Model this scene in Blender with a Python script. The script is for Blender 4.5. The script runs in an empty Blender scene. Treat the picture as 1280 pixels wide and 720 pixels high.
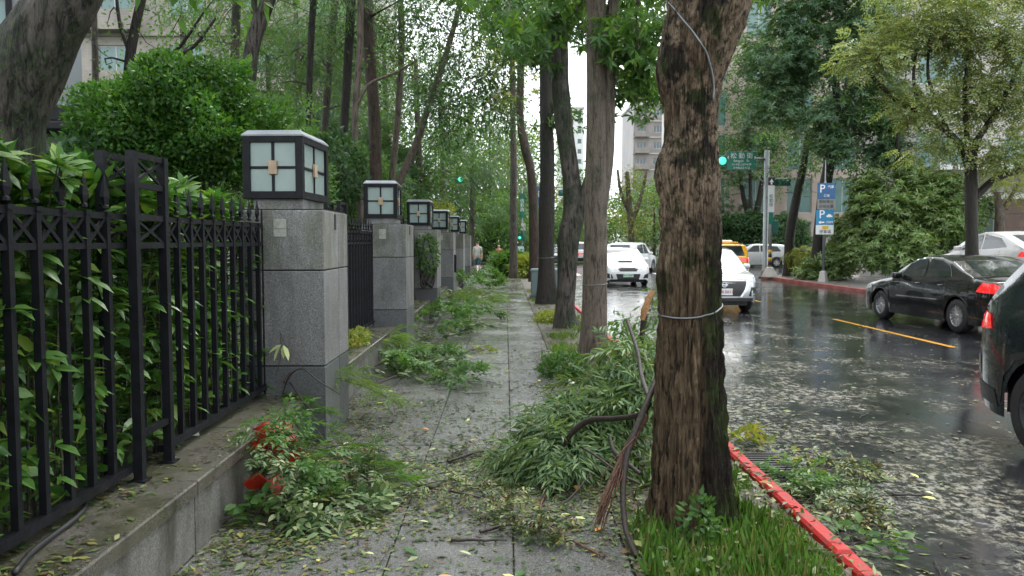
import bpy, bmesh, math, random
import numpy as np
from mathutils import Vector, Matrix, noise
from mathutils.bvhtree import BVHTree
R = math.radians
rnd = random.Random(7)
NR = np.random.default_rng(11)
sc = bpy.context.scene
C = sc.collection
# ---------------------------------------------------------------- camera
F = 1000.0                       # focal length in pixels of the 1280 wide photograph
CAM_H = 1.62
cam_d = bpy.data.cameras.new('camera'); cam = bpy.data.objects.new('camera', cam_d); C.objects.link(cam)
cam_d.sensor_width = 36; cam_d.lens = 36 * F / 1280
cam_d.clip_start = 0.05; cam_d.clip_end = 2000
cam.location = (0, 0, CAM_H); cam.rotation_euler = (R(90 - 3.32), 0, R(-0.46))
cam_d.dof.use_dof = True; cam_d.dof.focus_distance = 5.2; cam_d.dof.aperture_fstop = 7.0
sc.camera = cam
CM = cam.rotation_euler.to_matrix()
# ---------------------------------------------------------------- sky, sun, exposure
SUN_EL, SUN_AZ = 58, 35          # azimuth clockwise from +Y (the way the pavement runs)
w = bpy.data.worlds.new('World'); sc.world = w; w.use_nodes = True
wt = w.node_tree; wt.nodes.clear()
wo = wt.nodes.new('ShaderNodeOutputWorld'); wb = wt.nodes.new('ShaderNodeBackground')
sky = wt.nodes.new('ShaderNodeTexSky'); sky.sky_type = 'NISHITA'; sky.sun_disc = False
sky.sun_elevation = R(SUN_EL); sky.sun_rotation = R(SUN_AZ); sky.dust_density = 4.0; sky.air_density = 1.0; sky.ozone_density = 1.0
hs = wt.nodes.new('ShaderNodeHueSaturation'); hs.inputs['Saturation'].default_value = 0.12
mxw = wt.nodes.new('ShaderNodeMix'); mxw.data_type = 'RGBA'; mxw.inputs[0].default_value = 0.6
mxw.inputs[7].default_value = (8.6, 9.2, 9.8, 1)           # even cloud deck
wt.links.new(sky.outputs[0], hs.inputs['Color']); wt.links.new(hs.outputs[0], mxw.inputs[6])
wt.links.new(mxw.outputs[2], wb.inputs[0]); wb.inputs[1].default_value = 0.125
wt.links.new(wb.outputs[0], wo.inputs[0])
sl = bpy.data.lights.new('sun', 'SUN'); sl.energy = 1.0; sl.angle = R(28); sl.color = (1, .97, .92)
so = bpy.data.objects.new('sun', sl); C.objects.link(so)
sv = Vector((math.sin(R(SUN_AZ)) * math.cos(R(SUN_EL)), math.cos(R(SUN_AZ)) * math.cos(R(SUN_EL)), math.sin(R(SUN_EL))))
so.rotation_euler = sv.to_track_quat('Z', 'Y').to_euler(); so.location = (0, 0, 30)
sc.view_settings.view_transform = 'Standard'; sc.view_settings.look = 'None'
sc.view_settings.gamma = 1; sc.view_settings.exposure = 1.5
sc.render.engine = 'CYCLES'
cy = sc.cycles; cy.use_denoising = True; cy.max_bounces = 7; cy.diffuse_bounces = 3; cy.glossy_bounces = 3
cy.transmission_bounces = 4; cy.transparent_max_bounces = 6; cy.sample_clamp_indirect = 6; cy.caustics_reflective = False; cy.caustics_refractive = False
cy.use_adaptive_sampling = True; cy.adaptive_threshold = 0.015

# ---------------------------------------------------------------- pixel -> place
def ray(px, py):
    return CM @ Vector(((px - 640) / F, -(py - 360) / F, -1))
def at(px, py, Y):               # the point seen at this pixel at distance Y along the pavement
    d = ray(px, py); return Vector((0, 0, CAM_H)) + d * (Y / d.y)
def gp(px, py, z=0.0):           # the point seen at this pixel on level ground of height z
    d = ray(px, py); return Vector((0, 0, CAM_H)) + d * ((z - CAM_H) / d.z)

# ---------------------------------------------------------------- objects
def link(o, parent=None):
    C.objects.link(o)
    if parent is not None: o.parent = parent
    return o
def tag(o, label=None, cat=None, group=None, kind=None):
    for k, v in (('label', label), ('category', cat), ('group', group), ('kind', kind)):
        if v: o[k] = v
    return o
def empty(name, loc=(0, 0, 0), rz=0.0, label=None, cat=None, group=None):
    o = bpy.data.objects.new(name, None); o.empty_display_size = .1
    o.location = loc; o.rotation_euler = (0, 0, rz); link(o)
    return tag(o, label, cat, group)
def mesh_obj(name, me, mat, parent=None, smooth=False):
    if mat is not None and not me.materials: me.materials.append(mat)
    if smooth: me.shade_smooth()
    return link(bpy.data.objects.new(name, me), parent)
def copy_tree(o, parent=None):
    c = o.copy(); C.objects.link(c)
    if parent is not None: c.parent = parent
    for ch in [x for x in KIDS.get(o.name, [])] or list(o.children): copy_tree(ch, c)
    return c
KIDS = {}

class MB:                        # collects shapes, builds ONE mesh object
    def __init__(s): s.v = []; s.f = []
    def add(s, vs, fs):
        n = len(s.v); s.v += [tuple(v) for v in vs]; s.f += [tuple(i + n for i in f) for f in fs]; return s
    def box(s, c, size, rot=None, taper=1.0):
        x, y, z = size[0] / 2, size[1] / 2, size[2] / 2; t = taper
        vs = [Vector(p) for p in ((-x, -y, -z), (x, -y, -z), (x, y, -z), (-x, y, -z), (-x * t, -y * t, z), (x * t, -y * t, z), (x * t, y * t, z), (-x * t, y * t, z))]
        if rot is not None: vs = [rot @ v for v in vs]
        c = Vector(c)
        return s.add([v + c for v in vs], [(0, 3, 2, 1), (4, 5, 6, 7), (0, 1, 5, 4), (1, 2, 6, 5), (2, 3, 7, 6), (3, 0, 4, 7)])
    def span(s, a, b):           # box from corner to corner
        a = Vector(a); b = Vector(b); return s.box((a + b) / 2, [abs(q) for q in (b - a)])
    def bar(s, a, b, wdt, hgt=None):
        a = Vector(a); b = Vector(b); d = b - a
        return s.box((a + b) / 2, (wdt, hgt or wdt, d.length), d.to_track_quat('Z', 'Y').to_matrix())
    def cbox(s, c, size, ch=.006, rot=None):   # box with chamfered top edge
        x, y, z = size[0] / 2, size[1] / 2, size[2] / 2
        vs = [Vector(p) for p in ((-x, -y, -z), (x, -y, -z), (x, y, -z), (-x, y, -z), (-x, -y, z - ch), (x, -y, z - ch), (x, y, z - ch), (-x, y, z - ch),
              (-x + ch, -y + ch, z), (x - ch, -y + ch, z), (x - ch, y - ch, z), (-x + ch, y - ch, z))]
        if rot is not None: vs = [rot @ v for v in vs]
        c = Vector(c)
        return s.add([v + c for v in vs], [(0, 3, 2, 1), (0, 1, 5, 4), (1, 2, 6, 5), (2, 3, 7, 6), (3, 0, 4, 7), (4, 5, 9, 8), (5, 6, 10, 9), (6, 7, 11, 10), (7, 4, 8, 11), (8, 9, 10, 11)])
    def tube(s, pts, rad, n=8, cap=True):
        pts = [Vector(p) for p in pts]
        if not hasattr(rad, '__len__'): rad = [rad] * len(pts)
        t0 = (pts[1] - pts[0]).normalized(); u = t0.orthogonal().normalized(); vs = []
        for i, p in enumerate(pts):
            t = (pts[min(i + 1, len(pts) - 1)] - pts[max(i - 1, 0)]).normalized()
            u = (u - t * u.dot(t)).normalized(); b = t.cross(u)
            for k in range(n):
                a = 2 * math.pi * k / n; vs.append(p + (u * math.cos(a) + b * math.sin(a)) * rad[i])
        fs = [(i * n + k, i * n + (k + 1) % n, (i + 1) * n + (k + 1) % n, (i + 1) * n + k) for i in range(len(pts) - 1) for k in range(n)]
        if cap: fs += [tuple(range(n - 1, -1, -1)), tuple(range((len(pts) - 1) * n, len(pts) * n))]
        return s.add(vs, fs)
    def lathe(s, prof, n=16, c=(0, 0, 0), axis=None, cap=True):   # prof (r, h)
        c = Vector(c); m = Matrix.Identity(3) if axis is None else Vector(axis).to_track_quat('Z', 'Y').to_matrix(); vs = []
        for r, h in prof:
            for k in range(n):
                a = 2 * math.pi * k / n; vs.append(c + m @ Vector((r * math.cos(a), r * math.sin(a), h)))
        fs = [(i * n + k, i * n + (k + 1) % n, (i + 1) * n + (k + 1) % n, (i + 1) * n + k) for i in range(len(prof) - 1) for k in range(n)]
        if cap: fs += [tuple(range(n - 1, -1, -1)), tuple(range((len(prof) - 1) * n, len(prof) * n))]
        return s.add(vs, fs)
    def prism(s, poly, fn, a, b):    # poly in 2D, fn(u, v, t) -> 3D
        n = len(poly); vs = [fn(u, v, a) for u, v in poly] + [fn(u, v, b) for u, v in poly]
        return s.add(vs, [tuple(range(n - 1, -1, -1)), tuple(range(n, 2 * n))] + [(i, (i + 1) % n, n + (i + 1) % n, n + i) for i in range(n)])
    def mesh(s, name):
        me = bpy.data.meshes.new(name); me.from_pydata(s.v, [], s.f); me.update(); return me
    def build(s, name, mat, parent=None, smooth=False, bevel=0):
        me = s.mesh(name)
        if bevel:
            bm = bmesh.new(); bm.from_mesh(me)
            bmesh.ops.bevel(bm, geom=[e for e in bm.edges if e.calc_face_angle(0) > .6], offset=bevel, segments=2, affect='EDGES', profile=.5)
            bm.to_mesh(me); bm.free()
        return mesh_obj(name, me, mat, parent, smooth)

# ---------------------------------------------------------------- materials
def newmat(name):
    m = bpy.data.materials.new(name); m.use_nodes = True
    return m, m.node_tree, m.node_tree.nodes['Principled BSDF']
def nd(t, typ, **kw):
    n = t.nodes.new(typ)
    for k, v in kw.items():
        if k.startswith('i_'): n.inputs[k[2:].replace('_', ' ')].default_value = v
        else: setattr(n, k, v)
    return n
def ramp(t, src, stops, interp='LINEAR'):
    r = t.nodes.new('ShaderNodeValToRGB'); r.color_ramp.interpolation = interp
    el = r.color_ramp.elements
    while len(el) < len(stops): el.new(.5)
    for e, (p, c) in zip(el, stops):
        e.position = p; e.color = (*c, 1) if hasattr(c, '__len__') else (c, c, c, 1)
    t.links.new(src, r.inputs[0]); return r.outputs[0]
def coords(t, kind='Object', scale=(1, 1, 1)):
    if kind == 'World': s_ = t.nodes.new('ShaderNodeNewGeometry').outputs['Position']
    else: s_ = t.nodes.new('ShaderNodeTexCoord').outputs[kind]
    mp = t.nodes.new('ShaderNodeMapping'); mp.inputs['Scale'].default_value = scale
    t.links.new(s_, mp.inputs[0]); return mp.outputs[0]
def tnoise(t, co, scale, detail=4, rough=.55, dist=0):
    n = nd(t, 'ShaderNodeTexNoise', i_Scale=scale, i_Detail=detail, i_Roughness=rough, i_Distortion=dist)
    t.links.new(co, n.inputs['Vector']); return n.outputs['Fac']
def tmix(t, fac, a, b, mode='MIX'):
    m = nd(t, 'ShaderNodeMix', data_type='RGBA', blend_type=mode)
    for k, x in ((0, fac), (6, a), (7, b)):
        if hasattr(x, 'is_linked') or hasattr(x, 'links'): t.links.new(x, m.inputs[k])
        elif hasattr(x, '__len__'): m.inputs[k].default_value = (*x, 1)
        else: m.inputs[k].default_value = x
    return m.outputs[2]
def tmath(t, op, a, b=0.0):
    m = nd(t, 'ShaderNodeMath', operation=op)
    for k, x in ((0, a), (1, b)):
        if hasattr(x, 'links'): t.links.new(x, m.inputs[k])
        else: m.inputs[k].default_value = x
    return m.outputs[0]
def bump(t, p, h, strength=.3, dist=.02):
    b = nd(t, 'ShaderNodeBump', i_Strength=strength, i_Distance=dist)
    t.links.new(h, b.inputs['Height']); t.links.new(b.outputs[0], p.inputs['Normal'])
def simple(name, col, rough=.5, metal=0, spec=.5, var=.15, scale=8, coat=0, bmp=0, emit=None):
    m, t, p = newmat(name)
    co = coords(t, 'Object'); n = tnoise(t, co, scale, 5)
    lo = tuple(c * (1 - var) for c in col); hi = tuple(min(1, c * (1 + var)) for c in col)
    t.links.new(ramp(t, n, [(.3, lo), (.7, hi)]), p.inputs['Base Color'])
    t.links.new(ramp(t, tnoise(t, co, scale * 1.7, 4), [(.3, max(0, rough - .08)), (.7, min(1, rough + .08))]), p.inputs['Roughness'])
    p.inputs['Metallic'].default_value = metal; p.inputs['Specular IOR Level'].default_value = spec
    p.inputs['Coat Weight'].default_value = coat; p.inputs['Coat Roughness'].default_value = .04
    if bmp: bump(t, p, tnoise(t, co, scale * 4, 5), bmp, .01)
    if emit:
        p.inputs['Emission Color'].default_value = (*emit[0], 1); p.inputs['Emission Strength'].default_value = emit[1]
    return m
def leaf_mat(name, cols, rough=.42, trans=.4, spec=.3, gain=1.65, tcol=(1.35, 1.3, .5)):
    """cols: list of base colours picked per leaf"""
    m, t, p = newmat(name)
    g = t.nodes.new('ShaderNodeNewGeometry')
    st = [(i / max(1, len(cols) - 1), tuple(min(.6, q * gain) for q in c)) for i, c in enumerate(cols)]
    c0 = ramp(t, g.outputs['Random Per Island'], st)
    big = ramp(t, tnoise(t, coords(t, 'World'), 1.3, 2), [(.3, .70), (.7, 1.3)])
    c1 = tmix(t, 1.0, c0, big, 'MULTIPLY')
    t.links.new(c1, p.inputs['Base Color']); p.inputs['Roughness'].default_value = rough; p.inputs['Specular IOR Level'].default_value = spec
    tr = t.nodes.new('ShaderNodeBsdfTranslucent')
    t.links.new(tmix(t, 1.0, c1, tcol, 'MULTIPLY'), tr.inputs[0])
    mx = t.nodes.new('ShaderNodeMixShader'); mx.inputs[0].default_value = trans
    out = t.nodes['Material Output']
    t.links.new(p.outputs[0], mx.inputs[1]); t.links.new(tr.outputs[0], mx.inputs[2]); t.links.new(mx.outputs[0], out.inputs[0])
    return m
def bark_mat(name, dark, light, moss=(.03, .05, .012), moss_amt=.5, scale=1.0, bstr=.8, wet=.55):
    m, t, p = newmat(name)
    warp = tnoise(t, coords(t, 'Object', (3 * scale, 3 * scale, 2 * scale)), 1.6, 4)
    co = tmix(t, .5, coords(t, 'Object', (16 * scale, 16 * scale, 2.4 * scale)), warp, 'ADD')
    ridge = tnoise(t, co, 2.0, 6, .6, .4)
    crack = ramp(t, ridge, [(.36, 0), (.47, .75), (.62, 1)])
    fine = tnoise(t, coords(t, 'Object', (40 * scale, 40 * scale, 9 * scale)), 2.5, 5, .7)
    col = tmix(t, crack, dark, light)
    col = tmix(t, 1.0, col, ramp(t, fine, [(.25, .5), (.75, 1.45)]), 'MULTIPLY')
    patch = tnoise(t, coords(t, 'Object', (1.6, 1.6, .8)), 1.7, 6, .65)
    col = tmix(t, ramp(t, patch, [(.62 - .25 * moss_amt, 0), (.74 - .2 * moss_amt, .9)]), col, tmix(t, ramp(t, fine, [(.45, 0), (.6, 1)]), tuple(.35 * c for c in dark), moss))
    t.links.new(col, p.inputs['Base Color']); p.inputs['Roughness'].default_value = wet; p.inputs['Specular IOR Level'].default_value = .3
    h = tmath(t, 'ADD', crack, tmath(t, 'MULTIPLY', fine, .6))
    bump(t, p, h, bstr, .02)
    return m

# ---------------------------------------------------------------- fast meshes from arrays
def np_mesh(name, V, T, mat, parent=None, smooth=False):
    me = bpy.data.meshes.new(name); k = T.shape[1]
    me.vertices.add(len(V)); me.vertices.foreach_set('co', np.ascontiguousarray(V, dtype=np.float32).ravel())
    me.loops.add(T.size); me.loops.foreach_set('vertex_index', np.ascontiguousarray(T, dtype=np.int32).ravel())
    me.polygons.add(len(T)); me.polygons.foreach_set('loop_start', np.arange(0, T.size, k, dtype=np.int32))
    me.polygons.foreach_set('loop_total', np.full(len(T), k, dtype=np.int32))
    me.update(calc_edges=True)
    return mesh_obj(name, me, mat, parent, smooth)
def unit(a): return a / np.maximum(np.linalg.norm(a, axis=-1, keepdims=True), 1e-9)
def rdir(n, up=0.0): a = NR.normal(size=(n, 3)); a[:, 2] += up; return unit(a)
def leaves(P, D, N, L, W, fold=.12, curl=.15, hi=False):
    """folded leaf blades: base P, direction D, rough normal N, lengths L, widths W -> verts, tris"""
    n = len(P); D = unit(D); S = unit(np.cross(D, N)); N = np.cross(S, D)
    L = np.broadcast_to(np.asarray(L, float), (n,))[:, None]; W = np.broadcast_to(np.asarray(W, float), (n,))[:, None]
    if not hi:
        V = np.stack([P, P + D * L * .45 + S * W * .5 + N * W * fold, P + D * L - N * L * curl, P + D * L * .45 - S * W * .5 + N * W * fold], 1)
        T = np.array([[0, 2, 1], [0, 3, 2]])
    else:
        def mid(t): return P + D * L * t - N * L * curl * t * t
        a, b = mid(.3), mid(.66); f = N * W * fold
        V = np.stack([P, a, b, mid(1.0), a + S * W * .46 + f, b + S * W * .42 + f, a - S * W * .46 + f, b - S * W * .42 + f], 1)
        T = np.array([[0, 1, 4], [1, 2, 5], [1, 5, 4], [2, 3, 5], [0, 6, 1], [1, 6, 7], [1, 7, 2], [2, 7, 3]])
    m = V.shape[1]
    return V.reshape(-1, 3), (T[None] + (np.arange(n) * m)[:, None, None]).reshape(-1, 3)
def join(parts):
    V = []; T = []; o = 0
    for v, t in parts: V.append(v); T.append(t + o); o += len(v)
    return np.concatenate(V), np.concatenate(T)
def sprig_leaves(P, D, N, n_pairs, stalk, L, W, ang=55, droop=.3, hi=False, jit=.25, single=True):
    """each P carries a stalk along D with n_pairs of leaflets on both sides"""
    n = len(P); D = unit(D); S = unit(np.cross(D, N)); N = np.cross(S, D)
    out = []; stalk = np.broadcast_to(np.asarray(stalk, float), (n,))[:, None]
    ca, sa = math.cos(R(ang)), math.sin(R(ang))
    for k in range(n_pairs):
        t = (k + .6) / n_pairs
        Q = P + D * stalk * t; Q[:, 2] -= (stalk[:, 0] * droop * t * t)
        sc_ = .65 + .5 * math.sin(math.pi * (.15 + .8 * t))
        for s_ in (-1, 1):
            d = unit(D * ca + S * s_ * sa + NR.normal(size=(n, 3)) * jit * .6); d[:, 2] -= droop * .6
            out.append(leaves(Q, d, N + NR.normal(size=(n, 3)) * jit, L * sc_ * NR.uniform(.8, 1.2, n), W * sc_, hi=hi))
    if single:
        Q = P + D * stalk; Q[:, 2] -= stalk[:, 0] * droop
        out.append(leaves(Q, D + np.array([0, 0, -droop]), N, L, W, hi=hi))
    return join(out)
def whorls(P, A, k, L, W, open_=70, droop=.25, hi=False):
    """k leaves radiating around axis A at each P"""
    n = len(P); A = unit(A); U = unit(np.cross(A, rdir(n))); B = np.cross(A, U); out = []
    co, si = math.cos(R(open_)), math.sin(R(open_)); ph = NR.uniform(0, 6.28, n)
    for j in range(k):
        a = ph + 2 * math.pi * j / k + NR.normal(size=n) * .12
        rad = U * np.cos(a)[:, None] + B * np.sin(a)[:, None]
        d = A * co + rad * si + NR.normal(size=(n, 3)) * .12; d[:, 2] -= droop
        out.append(leaves(P, d, A + NR.normal(size=(n, 3)) * .1, L * NR.uniform(.75, 1.15, n), W * NR.uniform(.8, 1.1, n), hi=hi, curl=.2))
    return join(out)
def in_ball(n, p=.45):
    return rdir(n) * (NR.uniform(0, 1, n) ** p)[:, None]
# ================================================================ THE SETTING
ROAD_Z = -0.12
def granite(name, base, var=.25, wet=(.18, .5), tint=(1, 1, 1), stain=.5, spk=260, streak=0, moss=0):
    m, t, p = newmat(name)
    co = coords(t, 'World')
    sp = tmix(t, 1.0, ramp(t, tnoise(t, co, spk, 2, .7), [(.32, .35), (.5, 1), (.68, 1.7)]), ramp(t, tnoise(t, co, 62, 4, .75), [(.34, .6), (.66, 1.4)]), 'MULTIPLY')
    oi = t.nodes.new('ShaderNodeObjectInfo')
    br = ramp(t, oi.outputs['Random'], [(0, 1 - var), (1, 1 + var)])
    big = tnoise(t, co, 1.1, 5, .6)
    c = tmix(t, 1.0, tmix(t, 1.0, tuple(base * q for q in tint), sp, 'MULTIPLY'), br, 'MULTIPLY')
    st = ramp(t, tnoise(t, coords(t, 'World', (1, 1, .45)), 3.1, 6, .65), [(.48, 0), (.66, stain)])
    c = tmix(t, st, c, (.035, .034, .022))
    if streak: c = tmix(t, ramp(t, tnoise(t, coords(t, 'World', (4, 4, 1.0)), 1.7, 7, .65), [(.45, 0), (.66, streak)]), c, (.028, .027, .02))
    if moss: c = tmix(t, ramp(t, tnoise(t, coords(t, 'World', (3, 3, 1.2)), 1.3, 6, .7), [(.44, 0), (.60, moss)]), c, (.07, .075, .025))
    t.links.new(c, p.inputs['Base Color'])
    t.links.new(ramp(t, big, [(.38, wet[0]), (.6, wet[1])]), p.inputs['Roughness'])
    p.inputs['Specular IOR Level'].default_value = .5
    h = tmath(t, 'ADD', tnoise(t, co, spk * .6, 2), tmath(t, 'MULTIPLY', tnoise(t, co, 3, 3), .6))
    bump(t, p, h, .12, .01)
    return m
m_paver = granite('wet_granite_paver', .125, .22, (.03, .30), (1.02, 1.0, .95), .55, 190)
m_joint = simple('mud_joint', (.035, .033, .026), .6, var=.3)
m_pillar = granite('pillar_granite', .18, .08, (.35, .55), (.99, 1.0, .99), .25, 150, .35)
m_pillar_moss = granite('stained_granite', .20, .08, (.4, .6), (.98, 1.0, .98), .35, 150, .55, .5)
m_pillar_base = granite('dark_base_granite', .09, .1, (.25, .5), (.95, 1, 1.05), .3)
m_ledge = granite('ledge_granite', .085, .2, (.10, .42), (1.08, 1, .86), .97, 170, 0, .3)
m_wall = granite('wall_granite', .16, .12, (.3, .55), (1.0, .98, .9), .7, 170, .7)
m_black = simple('black_painted_steel', (.007, .0075, .010), .48, 0, .22, .4, 14, bmp=.2)

# asphalt: wet film, leaf mush, tyre tracks
m_road, t, p = newmat('wet_asphalt')
co = coords(t, 'World'); cs = coords(t, 'World', (1.0, .8, 1))
grit = tnoise(t, co, 140, 2, .7)
base = tmix(t, 1.0, ramp(t, tnoise(t, co, .5, 4), [(.3, (.013, .014, .016)), (.7, (.028, .029, .031))]), ramp(t, grit, [(.3, .6), (.75, 1.5)]), 'MULTIPLY')
sx = nd(t, 'ShaderNodeSeparateXYZ'); t.links.new(co, sx.inputs[0])
edge = nd(t, 'ShaderNodeMapRange'); t.links.new(sx.outputs[0], edge.inputs[0])
for k, v_ in ((1, 1.8), (2, 7.2), (3, .15), (4, -.055)): edge.inputs[k].default_value = v_
mushn = tmath(t, 'ADD', tnoise(t, cs, 1.05, 9, .66, .15), edge.outputs[0])
fine = tnoise(t, cs, 15, 9, .78)
mush = tmath(t, 'MULTIPLY', ramp(t, mushn, [(.50, 0), (.64, .95)]), ramp(t, fine, [(.46, 0), (.60, 1)]))
spots = ramp(t, tnoise(t, cs, 9, 8, .8), [(.655, 0), (.70, 1)])
mush = tmath(t, 'MAXIMUM', mush, tmath(t, 'MULTIPLY', spots, .8))
mcol = ramp(t, tnoise(t, co, 5, 3), [(.35, (.13, .135, .12)), (.55, (.22, .205, .15)), (.7, (.15, .135, .085))])
t.links.new(tmix(t, mush, base, mcol), p.inputs['Base Color'])
film = ramp(t, tnoise(t, co, .7, 4, .6), [(.36, .03), (.60, .16)])
t.links.new(tmix(t, mush, film, (.5, .5, .5)), p.inputs['Roughness'])
p.inputs['Specular IOR Level'].default_value = .55
bump(t, p, tmath(t, 'ADD', tmath(t, 'MULTIPLY', grit, .35), tmath(t, 'ADD', tmath(t, 'MULTIPLY', mush, 1.2), tmath(t, 'MULTIPLY', tnoise(t, co, 2.2, 3), 1.0))), .045, .02)

m_soil, t, p = newmat('wet_soil')
co = coords(t, 'World')
t.links.new(ramp(t, tnoise(t, co, 6, 6, .65), [(.3, (.018, .014, .009)), (.55, (.05, .038, .022)), (.75, (.06, .065, .025))]), p.inputs['Base Color'])
p.inputs['Roughness'].default_value = .65; bump(t, p, tnoise(t, co, 22, 5), .6, .03)
m_turf, t, p = newmat('garden_ground')
co = coords(t, 'World')
t.links.new(ramp(t, tnoise(t, co, 1.3, 6, .65), [(.3, (.02, .028, .010)), (.55, (.035, .055, .016)), (.75, (.06, .05, .03))]), p.inputs['Base Color'])
p.inputs['Roughness'].default_value = .8; bump(t, p, tnoise(t, co, 9, 5), .7, .06)
m_opp = granite('far_pavement', .17, .1, (.2, .5), (1.05, .98, .93), .4)

def sheet(name, quads, z, mat, sub=0):
    m = MB()
    for (x0, y0, x1, y1) in quads: m.add([(x0, y0, z), (x1, y0, z), (x1, y1, z), (x0, y1, z)], [(0, 1, 2, 3)])
    return tag(m.build(name, mat), kind='structure')
sheet('ground', [(-400, -200, 600, 900)], -.20, m_turf)
XK = 1.68                                    # inner edge of the near kerb
XO = 12.2                                    # far kerb
CROSS0, CROSS1 = 46, 60
road = sheet('road', [(1.80, -25, XO, CROSS1 + .3), (1.80, CROSS1 + .3, 8.4, 400), (XO, 38.5, 120, CROSS1), (-80, CROSS0, 1.80, CROSS1)], ROAD_Z, m_road)
tag(road, 'wet dark asphalt street strewn with leaf mush', kind='structure')
side = MB().span((-1.64, -14, -.35), (.64, CROSS0, -.030)).build('sidewalk', m_joint); tag(side, 'wet granite paved pavement littered with leaves', kind='structure')
strip = MB().span((.64, -14, -.34), (XK + .01, CROSS0, -.008)).build('tree_strip', m_soil); tag(strip, 'strip of wet soil along the red kerb', kind='structure')
gard = MB().span((-70, -25, -.3), (-2.03, CROSS0, .31)).build('garden_ground', m_turf); tag(gard, kind='structure')
opp = MB().span((XO + .15, -14, -.3), (60, 38.5, -.005)).build('far_pavement', m_opp); tag(opp, 'pavement across the street', kind='structure')
MB().span((13.15, 12, -.1), (40, 28.6, .30)).build('forecourt', m_opp)['kind'] = 'structure'
for nm, q in (('far_ground', (-70, CROSS1 + .3, 1.5, 300)), ('far_ground', (8.4, CROSS1 + .3, 90, 300))):
    MB().span((q[0], q[1], -.3), (q[2], q[3], -.01)).build(nm, m_turf)['kind'] = 'structure'

# paving slabs, one by one as far as they read
slab_me = {}
def slab(sx, sy, mat):
    k = (round(sx, 3), round(sy, 3))
    if k not in slab_me:
        me = MB().cbox((0, 0, -.02), (sx, sy, .04), .005).mesh('paver'); me.materials.append(mat); slab_me[k] = me
    o = bpy.data.objects.new('paver', slab_me[k]); return o
cols = [(-1.62, -1.24), (-1.24, -.60), (-.60, .04), (.04, .63)]
for ci, (x0, x1) in enumerate(cols):
    LY = .32 if ci == 0 else .94
    y = 1.6 - (0 if ci % 2 else .0)
    if ci == 0: LY = .94
    while y < 31:
        o = slab(x1 - x0 - .007, LY - .007, m_paver); o.location = ((x0 + x1) / 2, y + LY / 2, rnd.uniform(-.003, .0025))
        o.rotation_euler = (rnd.gauss(0, .0022), rnd.gauss(0, .0022), 0); link(o, side); y += LY
MB().span((-1.62, 31, -.03), (.63, CROSS0, -.004)).build('paving_beyond', m_paver, side)

# red kerb
m_red, t, p = newmat('red_kerb_paint')
co = coords(t, 'World')
n1 = tnoise(t, co, 9, 6, .7)
t.links.new(tmix(t, ramp(t, n1, [(.53, 0), (.63, .75)]), ramp(t, tnoise(t, co, 30, 3), [(.3, (.28, .008, .007)), (.7, (.40, .016, .013))]), (.10, .07, .05)), p.inputs['Base Color'])
p.inputs['Roughness'].default_value = .5; p.inputs['Specular IOR Level'].default_value = .3; bump(t, p, tnoise(t, co, 60, 4), .35, .01)
m_redold = simple('faded_red_kerb', (.27, .07, .055), .55, var=.35, scale=3)
kerb = MB().span((XK + .012, -14, -.36), (1.79, CROSS0, -.045)).build('kerb', m_joint); tag(kerb, 'red painted kerb beside the tree strip', kind='structure')
kme = None
y = 1.0; i = 0
while y < 26:
    if kme is None:
        kme = MB().cbox((0, 0, -.085), (.100, .988, .23), .016).mesh('kerb_stone'); kme.materials.append(m_red)
    o = bpy.data.objects.new('kerb_stone', kme); o.location = (XK + .065, y + .5, rnd.uniform(-.004, .006)); o.rotation_euler = (0, 0, rnd.gauss(0, .003)); link(o, kerb)
    y += 1.0
k2 = MB().span((XO + .01, -14, -.34), (XO + .16, 38.5, -.06)).build('far_kerb', m_joint); tag(k2, 'faded red kerb across the street', kind='structure')
kme2 = MB().cbox((0, 0, -.10), (.17, .985, .20), .015).mesh('kerb_stone'); kme2.materials.append(m_redold)
for i in range(26):
    o = bpy.data.objects.new('kerb_stone', kme2); o.location = (XO + .08, 12.5 + i, .006); link(o, k2)

# yellow lane line dashes
m_yel, t, p = newmat('yellow_road_paint')
co = coords(t, 'World')
t.links.new(tmix(t, ramp(t, tnoise(t, co, 14, 6, .7), [(.55, 0), (.66, .8)]), (.55, .27, .035), (.05, .05, .05)), p.inputs['Base Color']); p.inputs['Roughness'].default_value = .25
for y0 in (3.0, 13.0, 23.0, 32.5):
    MB().add([(7.31, y0, ROAD_Z + .005), (7.43, y0, ROAD_Z + .005), (7.43, y0 + 4.85, ROAD_Z + .005), (7.31, y0 + 4.85, ROAD_Z + .005)], [(0, 1, 2, 3)]).build('lane_marking', m_yel, road)
m_white = simple('white_road_paint', (.55, .55, .52), .35, var=.2)
for k in range(9):
    x0 = 2.3 + k * 1.15
    MB().add([(x0, 41.0, ROAD_Z + .005), (x0 + .45, 41.0, ROAD_Z + .005), (x0 + .45, 44.0, ROAD_Z + .005), (x0, 44.0, ROAD_Z + .005)], [(0, 1, 2, 3)]).build('crossing_stripe', m_white, road)

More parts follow.
